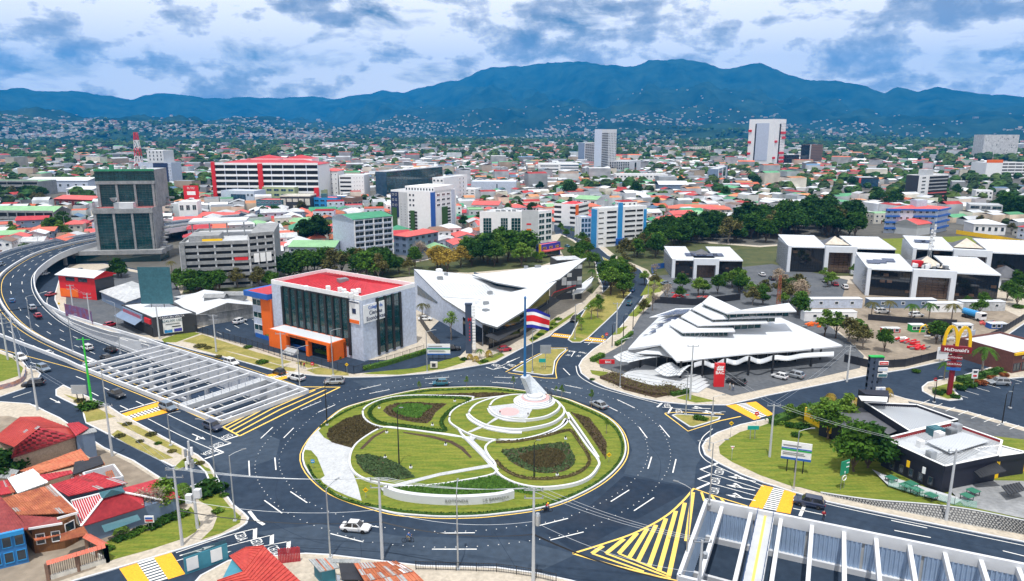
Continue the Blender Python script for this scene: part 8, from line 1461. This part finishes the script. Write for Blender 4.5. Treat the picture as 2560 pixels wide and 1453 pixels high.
def figure(J,top,leg):
 E_=[('pel','che'),('che','nek'),('nek','hed'),('hed','crn')]+[x for s in 'lr' for x in (('pel','hip'+s),('hip'+s,'kne'+s),('kne'+s,'ank'+s),('ank'+s,'toe'+s),('che','sho'+s),('sho'+s,'elb'+s),('elb'+s,'wri'+s),('wri'+s,'han'+s))]
 R=dict(pel=.15,che=.16,nek=.06,hed=.095,crn=.07,hip=.10,kne=.065,ank=.045,toe=.04,sho=.075,elb=.048,wri=.032,han=.035);nm=list(J);me=bpy.data.meshes.new('body');me.from_pydata([J[k] for k in nm],[(nm.index(a),nm.index(b)) for a,b in E_],[]);o=bpy.data.objects.new('t',me);C.objects.link(o)
 sk=o.modifiers.new('s','SKIN');sk.use_smooth_shade=True
 for i,k in enumerate(nm):v=me.skin_vertices[0].data[i];r=R.get(k,R.get(k[:3]));v.radius=(r,r*(.8 if k in ('che','pel') else 1));v.use_root=k=='pel'
 o.modifiers.new('d','SUBSURF').levels=1;bpy.context.view_layer.update();m2=bpy.data.meshes.new_from_object(o.evaluated_get(bpy.context.evaluated_depsgraph_get()));bpy.data.objects.remove(o)
 m2.materials.clear();[m2.materials.append(m) for m in (CL[top],CL[leg],SKINM,HAIR)];K=[(k,Vector(J[k])) for k in nm]
 for p in m2.polygons:k=min(K,key=lambda q_:(q_[1]-p.center).length)[0];p.material_index=3 if k=='crn' else 2 if k in ('hed','nek') or k[:3] in ('wri','han') else 1 if k[:3] in ('hip','kne','ank','toe','pel') else 0
 return m2
def walkJ(s=.22):return dict(pel=(0,0,.95),che=(.02,0,1.32),nek=(.03,0,1.5),hed=(.05,0,1.62),crn=(.04,0,1.72),hipl=(0,.1,.9),knel=(s,.1,.5),ankl=(s*.7,.1,.09),toel=(s*.7+.15,.1,.04),hipr=(0,-.1,.9),kner=(.02,-.1,.5),ankr=(-s,-.1,.12),toer=(-s+.14,-.1,.05),shol=(0,.2,1.42),elbl=(-.1,.25,1.15),wril=(-.02,.24,.92),hanl=(.02,.24,.84),shor=(0,-.2,1.42),elbr=(.05,-.25,1.15),wrir=(.15,-.24,.94),hanr=(.18,-.24,.87))
rideJ=dict(pel=(-.15,0,.98),che=(.1,0,1.32),nek=(.2,0,1.47),hed=(.26,0,1.58),crn=(.25,0,1.68),hipl=(-.12,.1,.95),knel=(.25,.14,.72),ankl=(.12,.14,.3),toel=(.26,.14,.26),hipr=(-.12,-.1,.95),kner=(.3,-.14,.85),ankr=(.15,-.14,.48),toer=(.29,-.14,.44),shol=(.12,.2,1.4),elbl=(.32,.26,1.2),wril=(.52,.24,1.06),hanl=(.58,.22,1.04),shor=(.12,-.2,1.4),elbr=(.32,-.26,1.2),wrir=(.52,-.24,1.06),hanr=(.58,-.22,1.04))
def person(px,py,z,rz,top,leg,label,J=None,s=1.0):p=G(px,py,z);t=thing('person',label,'person',p,rz);t.scale=(s,)*3;obj('body',figure(J or walkJ(),top,leg),t);return t
person(753,919,.17,2.4,'dark','dark','person in dark clothes walking beside another on the lawn path');person(761,922,.17,2.4,'red','denim','person in a dark red shirt walking on the lawn path');person(2058,1302,.02,1.0,'red','dark','person in red standing on the road edge by the parapet');person(1824,974,.18,-.6,'white','khaki','person in white near the tall red panel sign');person(1832,977,.18,-.4,'white','denim','person in a white shirt and jeans near the tall red panel sign')
def spoked(r):return MB().tube([(r*math.cos(a),0,r*math.sin(a)) for a in [2*PI*i/16 for i in range(17)]],.035,5).tube([(-r,0,0),(r,0,0)],.012,3).tube([(0,0,-r),(0,0,r)],.012,3).mesh('wheel',TYRE)
p=G(1020,1356);b=thing('bicycle','bicycle ridden past the concrete wire pole','bicycle',p,.05)
for x in (-.52,.52):obj('wheel',spoked(.34),b,(x,0,.34))
MB().tube([(-.52,0,.34),(-.15,0,.88),(.42,0,.9),(-.02,0,.32),(-.15,0,.88)],.025,5).tube([(-.52,0,.34),(-.02,0,.32)],.02,5).tube([(.52,0,.34),(.4,0,1.0)],.025,5).build('frame',CL['dark'],b);MB().tube([(.45,-.24,1.02),(.4,0,1.0),(.45,.24,1.02)],.02,5).build('handlebar',BLACK,b);MB().box(-.28,-.02,-.07,.07,.88,.95).build('saddle',BLACK,b)
person(1020,1356,.02,.05,'blue','khaki','cyclist in a blue shirt riding past the wire pole',rideJ)
p=G(1366,1281);b=thing('motorcycle','dark motorcycle hugging the garden kerb','motorcycle',p,.25)
for x in (-.65,.68):obj('wheel',spoked(.31),b,(x,0,.31))
MB().box(-.45,.35,-.14,.14,.32,.62).box(-.05,.4,-.15,.15,.62,.88).build('engine_and_tank',PC['black'],b);MB().box(-.75,-.02,-.13,.13,.72,.84).build('seat',BLACK,b);MB().tube([(.68,0,.31),(.42,0,1.0)],.04,5).tube([(.44,-.35,1.05),(.42,0,1.0),(.44,.35,1.05)],.022,5).build('fork',GREY,b)
t=person(1366,1281,.0,.25,'red','denim','motorcyclist in red with a yellow helmet',rideJ,.95);MB().lathe([(.09,1.45),(.15,1.52),(.155,1.62),(.1,1.72),(.02,1.75)],12,(.26,0)).build('helmet',YEL,t)
# ================================================================ poles, lamps, signs, wires, fences, yard
def lamp(px,py,top,arms=((1,0),),m=GALV,L_=1.9,label=None,z=.15,r=.09):
 p=G(px,py,z);h=ZT(p,top);o=thing('street_lamp',label or f'{"slim black" if m is BLACK else "grey steel"} street lamp with {"two arms" if len(arms) > 1 else "one arm"} {near(p.x, p.y)}','street lamp',p,0,'street lamps');MB().tube([(0,0,0),(0,0,h-z)],[r*1.5,r*.8],7).build('pole',m,o);MB().box(-.25,.25,-.25,.25,-.05,.2).build('footing',CONC,o)
 for dx,dy in arms:
  d=Vector((dx,dy,0)).normalized();e=Vector((0,0,h-z+.5))+d*L_;MB().tube([(0,0,h-z-.05),Vector((0,0,h-z+.25))+d*L_*.4,e],r*.5,5).build('arm',m,o);MB().bar(e-d*.15,e+d*.55,.26,.1).build('lamp_head',GREY,o)
W2=((1,.1),(-1,-.1))
for a in ((588,1302,1139,((1,.6),)),(826,1395,1222,((.6,1),)),(1145,1424,1228,((0,1),)),(427,1114,1036),(539,1202,1056,((-1,.1),)),(750,972,870,W2),(833,938,827),(1068,930,830),(294,825,757,((-1,.1),)),(182,877,790),(78,824,742),(301,884,838,W2),(1331,931,827),(1550,968,850),(1437,848,762),(1714,1037,929,((-1,0),)),(1781,1037,993),(1773,1127,1036),(1773,1262,1108,W2),(1717,1391,1221,((-1,.6),)),(1984,1226,1078),(265,1015,905,W2),(1620,745,690),(60,660,600,W2),(165,590,540,W2),(100,640,575,W2)):lamp(*a)
for a in ((818,1063,952),(998,1164,1026),(1335,1200,1107),(1530,868,812),(1558,845,790),(1582,826,770),(2335,1006,947),(2525,1020,965),(2505,1060,985)):lamp(*a,((1,0),),BLACK,.5,{818:'slim black lamp post beside the brown bed',998:'slim black lamp post on the oval garden lawn',1335:'slim black lamp post by the brown and green bed'}.get(a[0]),.2)
PT_={}
def wpole(k,px,py,top,arms=1,tr=0,label=None):
 p=G(px,py,.1);h=ZT(p,top);o=thing('utility_pole',label or f'concrete wire pole {"with transformer can" if tr else "with crossarms"} {near(p.x, p.y)}','utility pole',p,0,'wire poles');MB().tube([(0,0,0),(0,0,h)],[.24,.14],8).build('pole',CONC,o);PT_[k]=(p,h)
 for i in range(arms):
  MB().bar((-1.2,0,h-.3-i*1.1),(1.2,0,h-.3-i*1.1),.1,.12).build('crossarm',GALV,o)
  for x in (-1.1,0,1.1):MB().lathe([(.07,h-.24-i*1.1),(.1,h-.1-i*1.1),(.05,h+.08-i*1.1)],6,(x,0)).build('insulator',GREY,o)
 for i in range(tr):MB().lathe([(.3,h*.62),(.34,h*.64),(.34,h*.72),(.25,h*.74)],10,(.5-i,.1)).build('transformer',GALV,o)
for a in (('a',456,1364,1172,2),('b',956,1398,1197,2),('c',1333,1462,1222,2,1),('d',1748,1470,1352,1,1),('e',281,1141,1012,1),('f',94,1026,915,1),('g',2365,1302,1126,1),('h',1924,1143,1012,1),('i',1725,999,864,1),('j',1541,834,758,1),('k',2117,955,864,2),('l',399,847,764,1),('m',541,880,788,2),('n',227,809,734,2),('o',184,781,713,2),('p',707,922,833,1),('q',50,945,793,3),('r',20,900,785,3)):wpole(*a)
p=G(494,1323);h=ZT(p,1103);o=thing('antenna_pole','wire pole crowded with white antenna boxes at the lane end','utility pole',p);MB().tube([(0,0,0),(0,0,h)],[.24,.16],8).build('pole',CONC,o)
for i,(x,z_) in enumerate(((-.45,.92),(.45,.94),(.1,.9),(-.2,.84),(.4,.8),(-.5,.78))):MB().box(x-.16,x+.16,-.35,-.1,h*z_-1.2,h*z_).build('antenna_panel',WHITE if i % 2 else GALV,o)
for x,z_ in ((-.7,.36),(.6,.42)):MB().box(x-.45,x+.45,-.4,.3,h*z_-.7,h*z_+.6).build('cabinet',CONCW,o)
def wire(a,b,dz,sag,n=1,dx=1.0,m=BLACK,r=.022,label='wire'):
 (p0,h0),(p1,h1)=PT_[a],PT_[b]
 for i in range(n):
  o=Vector(((i-(n-1)/2)*dx,0,0));A,B=p0+o+Vector((0,0,h0+dz)),p1+o+Vector((0,0,h1+dz));tag(MB().tube([A.lerp(B,t/14)-Vector((0,0,sag*4*(t/14)*(1-t/14))) for t in range(15)],r,4).build('overhead_wire',m),f'{label} strung {near(*(A+B).to_2d()/2)}','wire','overhead wires')
for a,b in (('a','b'),('b','c'),('c','d')):wire(a,b,.05,.8,3,1.1,GALV,.025,'bare wire');wire(a,b,-4.6,1.2,1,0,GALV,.03,'single low cable');wire(a,b,-6.4,1.0,3,.18,BLACK,.045,'thick black telephone cable')
for a,b in (('e','a'),('f','e'),('h','g'),('i','h'),('q','f'),('o','n'),('l','m'),('k','h')):wire(a,b,.05,.8,2,1.1,GALV,.02,'thin wire')
p=G(230,1013,.15);h=ZT(p,846);o=thing('painted_post','bright green post with a small crossarm beside the beams','post',p);GP=mat('neon_green',(.04,.55,.05),.5,var=.05);MB().tube([(0,0,0),(0,0,h)],[.28,.14],8).build('pole',GP,o);MB().bar((-1.4,0,h-.4),(1.4,0,h-.4),.1,.1).build('crossarm',GP,o)
def board(px0,py0,px1,py1,base_py,m,label,name='billboard',legs=2,t=.15,yaw=None,z=.15,stripes=(),words=()):
 p=G((px0+px1)/2,base_py,z);zt,zb=ZT(p,py0),ZT(p,py1);d=(p.y*CT+(H-zb)*ST)/F;w=(px1-px0)*d/2;az=Vector((math.cos(yaw or 0),math.sin(yaw or 0),0));n=Vector((az.y,-az.x,0));o=thing(name,label,'billboard' if name=='billboard' else 'sign',p);f=lambda u,v,a,b,m_,nm,e:MB().bar(az*w*(u+v)*.5-az*w*(v-u)*.5+n*e+Vector((0,0,(a+b)/2-z)),az*w*(u+v)*.5+az*w*(v-u)*.5+n*e+Vector((0,0,(a+b)/2-z)),t if nm=='panel' else .05,abs(b-a)).build(nm,m_,o)
 f(-1,1,zb,zt,m,'panel',0)
 for k in range(legs):x=az*w*((k+.5)/legs*2-1)*.8;MB().bar(x-n*.1,x-n*.1+Vector((0,0,zt-z-.2)),.14 if w>1 else .07,.14 if w>1 else .07).build('post',BLACK if w>1.5 else GALV,o)
 for u,v,a,b,mm in stripes:f(u,v,zb+(zt-zb)*a,zb+(zt-zb)*b,mm,'print',t/2+.03)
 for s_,v,sz,mm in words:me=text_mesh(s_,sz*(zt-zb),.01,'CENTER',0,mm);obj('lettering',me,o,n*(t/2+.07)+Vector((0,0,zb+(zt-zb)*v-z)),(PI/2,0,yaw or 0))
 return o
BT_=mat('teal_board',(.035,.12,.15),.6,var=.15,scale=.8,sc2=2)
board(357,668,437,760,790,BT_,'tall empty teal billboard standing over the shop roofs',legs=2,z=3)
board(463,464,501,502,520,RED,'square red billboard with a white oval beside the hospital',words=(('FUTE!',.82,.2,WHITE),),stripes=((-.55,.55,.38,.62,WHITE),(-.3,.3,.12,.2,WHITE)))
PR=((-1,1,0,.12,BLUE),(-1,1,.5,.58,GREENP),(-1,1,.6,.66,BLUE),(-.9,.5,.36,.4,GREY),(-.9,.6,.27,.31,GREY),(-.9,.3,.76,.82,GREY))
board(1069,860,1126,887,900,WHITE,'white project board with green and blue bands by the office hedge',stripes=PR,legs=3);board(1951,1106,2021,1150,1182,WHITE,'large white project board with green and blue bands on the lawn',stripes=PR,legs=3,yaw=-.35)
RS=mat('road_sign_green',(.01,.24,.13),.5,var=.05);o=board(2091,1152,2121,1186,1226,RS,'green road sign showing a roundabout plan','road_sign',yaw=.5,stripes=((-.1,.1,.1,.25,WHITE),(.2,.9,.8,.86,WHITE),(.2,.9,.5,.56,WHITE)));MB().tube([(math.cos(a)*.42,-.2+.23*math.cos(a),2.3+math.sin(a)*.42) for a in [i*PI/8 for i in range(17)]],.07,4).build('print',WHITE,o)
board(1347,897,1364,906,925,mat('teal_sign',(.01,.33,.30),.5),'small teal street name sign on the dry traffic island','road_sign');board(1350,863,1377,884,922,GALV,'bare steel back of a road sign above the dry island','road_sign',1);board(183,963,221,985,1008,GALV,'bare steel back of a road sign near the green post','road_sign');board(1867,1065,1895,1074,1098,mat('teal_sign',(0,0,0)),'long teal street name sign on the lawn corner','road_sign');board(2340,868,2368,898,905,WHITE,'pale leaning notice board on the yard fence','road_sign',stripes=((-.8,.8,.5,.56,GREY),(-.8,.8,.65,.71,GREY)));board(2400,828,2442,868,880,LILAC,'pale picture billboard behind the yellow arches',yaw=.6,stripes=((-.7,0,.2,.7,RED),));board(2425,924,2440,946,968,WHITE,'small white traffic notice on a black post','road_sign',1,stripes=((-.6,.6,.2,.4,RED),(-.6,.6,.65,.85,CHAR)))
board(1076,905,1094,919,922,CREAM,'low cream plinth with a dark plaque on the lawn','plaque',1,.6,stripes=((-.5,.5,.2,.8,CHAR),));board(365,1290,388,1306,1325,WHITE,'white phone number banner tied by the crimson roof','banner',stripes=((-.8,.8,.55,.8,BLUE),(-.8,.8,.2,.4,RED)))
def rsign(px,py,base,kind,label):
 p=G(px,base,.15);h=ZT(p,py);o=thing('traffic_sign',label,'sign',p);MB().tube([(0,0,0),(0,0,h)],.04,5).build('post',GALV,o);n={'y':4,'s':8,'g':3,'b':4}[kind];a0={'y':0,'s':PI/8,'g':-PI/2,'b':PI/4}[kind];r=.45
 pts=[(r*math.cos(a0+2*PI*i/n),r*math.sin(a0+2*PI*i/n)) for i in range(n)];MB().add([(x,-.06,h+z) for x,z in pts]+[(x,-.02,h+z) for x,z in pts],[tuple(range(n)),tuple(range(2*n-1,n-1,-1))]+[(i,(i+1) % n,n+(i+1) % n,n+i) for i in range(n)]).build('plate',{'y':YEL,'s':RED,'g':WHITE,'b':BBLUE}[kind],o);MB().box(-.22,.22,-.08,-.06,h-.06,h+.06).build('symbol',WHITE if kind in 'sb' else BLACK if kind=='y' else RED,o)
for a in ((868,913,937,'y','yellow diamond sign at the office fence corner'),(1506,843,862,'y','yellow diamond sign beside the avenue crossing'),(1826,1060,1093,'y','yellow diamond sign at the lawn corner'),(150,760,778,'y','yellow diamond sign on the inner bend'),(915,1227,1246,'y','yellow arrow sign at the garden path'),(1522,1139,1156,'y','yellow arrow sign on the garden rim'),(782,911,930,'s','red stop sign on the office lawn'),(1516,837,858,'s','red no-entry sign beside the avenue'),(1890,1036,1062,'s','red stop sign by the amber side crossing'),(2335,950,975,'s','red stop sign at the car park exit'),(1829,1120,1150,'g','white yield triangle on the lawn'),(783,1155,1172,'b','small blue arrow board on the garden lawn')):rsign(*a)
for px,py,zz in ((967,1082,.45),(1114,1113,.45),(963,1145,.45),(1027,1170,.45),(948,1021,.42),(1081,1064,.42),(1137,1004,.42),(1414,1098,.65),(1393,1189,.65),(1320,1040,1.58),(1250,1035,1.58)):p=G(px,py,zz);o=thing('garden_light','small black spotlight on a white block in the garden beds','garden light',p,0,'garden lights');MB().box(-.25,.25,-.25,.25,0,.22).build('block',CONCW,o);MB().lathe([(.09,.22),(.12,.5),(.16,.62)],8).build('spotlight',BLACK,o)
def fence(pts,h,m,label,step=2.6,bars=.32,solid=False,z=.15,rail=True):
 P=along(GS(pts,z),step);o=thing('fence',label,'fence',P[0])
 for i,p in enumerate(P):
  wp(MB().bar(p,p+Vector((0,0,h)),.1,.1),'post',m,o)
  if i==len(P)-1:break
  q_=P[i+1];mb=MB()
  if solid:mb.bar(p.lerp(q_,.5)*1.0-(q_-p)*.5+Vector((0,0,h*.48)),q_+Vector((0,0,h*.48)),.05,h*.92)
  else:
   for zz in (.15,h-.1):mb.bar(p+Vector((0,0,zz)),q_+Vector((0,0,zz)),.05,.06)
   for k in range(1,int((q_-p).length/bars)):c=p.lerp(q_,k*bars/(q_-p).length);mb.bar(c+Vector((0,0,.1)),c+Vector((0,0,h-.05)),.035,.035)
  wp(mb,'fence_panel',m,o)
fence([(482,828),(560,850),(640,872),(720,900),(800,918),(885,936)],2.2,BLACK,'black steel bar fence along the office lawn');fence([(885,936),(940,918),(1000,900),(1060,880)],2.0,BLACK,'black bar fence behind the loose hedge');fence([(1040,1424),(1150,1427),(1240,1430),(1320,1440),(1390,1456)],1.3,BLACK,'black pavement railing below the roundabout');fence([(2110,905),(2180,922),(2260,918),(2340,898),(2430,868),(2500,838),(2560,800)],2.2,TARP,'black mesh fence round the builders yard',3.2,solid=True);fence([(2170,800),(2280,810),(2390,815)],2.0,TARP,'black mesh fence across the middle of the yard',3.2,solid=True);fence([(1630,757),(1740,764),(1850,750)],2.4,TARP,'black mesh fence behind the tiered bank',3.2,solid=True);fence([(1230,895),(1262,880)],1.6,GREY,'grey bar gate under the dark pylon');fence([(1635,705),(1628,675),(1700,665)],2.4,BLUE,'tall blue panel fence beside the black offices',2.6,solid=True);fence([(640,842),(690,858),(770,880)],1.3,BLUE,'low blue wall along the office ramp',3,solid=True);fence([(2390,585),(2480,598),(2560,612)],2.4,YEL,'yellow wall across the far field',4,solid=True);fence([(1050,805),(1080,850),(1100,870)],2.2,TARP,'black mesh fence between office and shops',3,solid=True)
M_=mat('mural',(.05,.22,.45),.7,col2=(.75,.30,.08),scale=.5,sc2=2);fence([(0,975),(40,965),(62,952),(66,930)],1.2,M_,'colourful mural wall round the corner lawn',3,solid=True);fence([(165,790),(225,805),(232,812)],4.2,mat('poster_hoarding',(.25,.03,.03),.7,col2=(.10,.14,.35),scale=.6,sc2=2),'tall hoarding pasted with dark posters below the red shop',3.5,solid=True)
def yardbox(px,py,w,d,h,m,label,rz=0,rf=None):
 o=thing('site_cabin',label,'site cabin',G(px,py,.18),rz);MB().box(-w/2,w/2,-d/2,d/2,0,h).build('body',m,o);MB().box(-w/2-.1,w/2+.1,-d/2-.1,d/2+.1,h,h+.12).build('roof',rf or WROOF,o)
 for x in (-w*.3,0,w*.3):obj('window',window_mesh(1.2,1.0,GLASS,WHITE),o,(x,-d/2,h*.6))
for a in ((2085,768,17,3,3,LILAC,'long pale site cabin behind the pavilion trees'),(2070,800,16,3,2.8,WHITE,'long white container with a pale roof edge'),(2250,768,22,3,2.8,DUSK,'grey open store shed along the office car park'),(2360,778,10,3,2.8,WHITE,'white site cabin beside the brown shed'),(2450,775,14,3,3,GROOF,'grey sheet store at the end of the yard'),(2290,828,4,2.2,2.0,GREENP,'green tool container by the backhoe'),(2225,830,5,1.6,1.2,RED,'low red bin in the yard'),(2405,825,5,2,1.8,WHITE,'stack of white water tanks in the yard'),(2490,820,5,2.2,1.5,BLUE,'blue skip at the yard corner')):yardbox(*a)
p=G(2335,838,.18);o=thing('backhoe','yellow backhoe loader parked in the builders yard','digger',p,.1)
for x,r in ((-1.1,.75),(1.3,.5)):
 for s in (-.8,.8):obj('wheel',whl(r,.45)[0],o,(x,s,r),(PI/2,0,0))
MB().box(-1.6,2.0,-.55,.55,.7,1.5).build('chassis',YEL,o);MB().box(-1.2,.4,-.7,.7,1.5,2.7).build('cab',GLASSK,o);MB().box(-1.3,.5,-.8,.8,2.7,2.85).build('cab_roof',YEL,o);MB().tube([(-1.6,0,1.2),(-3.0,0,3.2),(-4.2,0,2.6),(-4.5,0,.9)],.2,5).build('boom',YEL,o);MB().box(2.6,3.3,-1,1,.2,1.0).bar((1.6,-.6,1.1),(2.7,-.6,.6),.15,.2).bar((1.6,.6,1.1),(2.7,.6,.6),.15,.2).build('bucket',YEL,o)
p=G(2432,798,.18);o=thing('tank_truck','white and blue tank truck at the yard gate','truck',p,-1.3);MB().box(1.6,3.6,-1.1,1.1,.7,2.7).build('cab',WHITE,o);MB().box(3.55,3.65,-.95,.95,1.7,2.5).build('windscreen',GLASSK,o);MB().tube([(-3.4,0,1.9),(1.4,0,1.9)],1.0,12).build('tank',BBLUE,o);MB().box(-3.5,3.5,-.5,.5,.5,.8).build('chassis',BLACK,o)
for x in (2.6,-1.6,-2.7):
 for s in (-.95,.95):obj('wheel',whl(.5,.35)[0],o,(x,s,.5),(PI/2,0,0))
rp_=random.Random(6)
for i,(px,py,s,m,lb) in enumerate(((2275,860,3.2,RED,'heap of red plastic barriers'),(2295,872,2.4,RED,'small heap of red plastic barriers by the fence'),(2240,850,3,WHITE,'heap of white sacks and sheeting'),(2360,850,3.2,CONCW,'row of pale concrete pipes'),(2410,845,2.4,CONCW,'stack of pale concrete kerbs'),(1700,745,4,RED,'long heap of red site barriers behind the pavilion'),(1760,748,3,SALM,'heap of orange mesh and barriers behind the pavilion'),(2470,812,3,SALM,'jumble of red digger parts at the yard end'),(2035,815,2.6,ORANGE,'orange heap of site netting'),(2140,820,2.6,WHITE,'white tarpaulin heap under the yard tree'))):
 o=thing('material_heap',lb,'heap',G(px,py,.18))
 for k in range(16):x,y,z_=rp_.gauss(0,s*.5),rp_.gauss(0,s*.35),rp_.uniform(.1,s*.25);MB().bar((x-.6,y,z_),(x+rp_.uniform(.2,.9),y+rp_.uniform(-.8,.8),z_+rp_.uniform(-.1,.5)),rp_.uniform(.25,.6),rp_.uniform(.2,.5)).build('piece',m if rp_.random()<.8 else GREY,o)
def mast(p,h,w,cols,label,dishes=0):
 o=thing('antenna_mast',label,'mast',p);n=len(cols)
 for i,m in enumerate(cols):
  z0,z1=h*i/n,h*(i+1)/n;mb=MB();w0,w1=w*(1-.6*i/n),w*(1-.6*(i+1)/n);c0=[Vector((x*w0,y*w0,z0)) for x,y in ((-1,-1),(1,-1),(1,1),(-1,1))];c1=[Vector((x*w1,y*w1,z1)) for x,y in ((-1,-1),(1,-1),(1,1),(-1,1))]
  for k in range(4):mb.bar(c0[k],c1[k],w*.16,w*.16);mb.bar(c0[k],c1[(k+1) % 4],w*.1,w*.1);mb.bar(c1[k],c1[(k+1) % 4],w*.1,w*.1)
  mb.build('mast_section',m,o)
 for k in range(dishes):MB().lathe([(.1,0),(.45,.25)],8).build('dish',WHITE,o,(rp_.choice((-.5,.5)),-.5,h*(.35+.6*k/dishes))).rotation_euler=(PI/2,0,0)
g=OC.c;mast(Vector((g.x+3,g.y+2,OC.z+.6)),15,.5,[GALV]*7,'white lattice mast hung with dishes on the crowded office roof',16);p=G(350,430);mast(p,ZT(p,331),4.5,[RED,WHITE,RED,WHITE,RED],'red and white radio mast above the far roofs');p=G(1942,800,.15);mast(p,ZT(p,690),.6,[RUST]*6,'slim rust-red lattice mast beside the pavilion')
for x0,y0,x1,y1,n,dx,dy,sx,sy in ((520,838,545,830,9,22,-8,12,6),(2386,985,2420,998,7,27,-8,34,10),(2300,1010,2330,1004,8,32,9,24,-10),(540,826,560,818,0,0,0,0,0)):
 for i in range(n):MB().ribbon(GS([(x0+dx*i,y0+dy*i),(x0+dx*i+sx,y0+dy*i+sy)],.19),.14).build('parking_line',ROADW,ROAD)
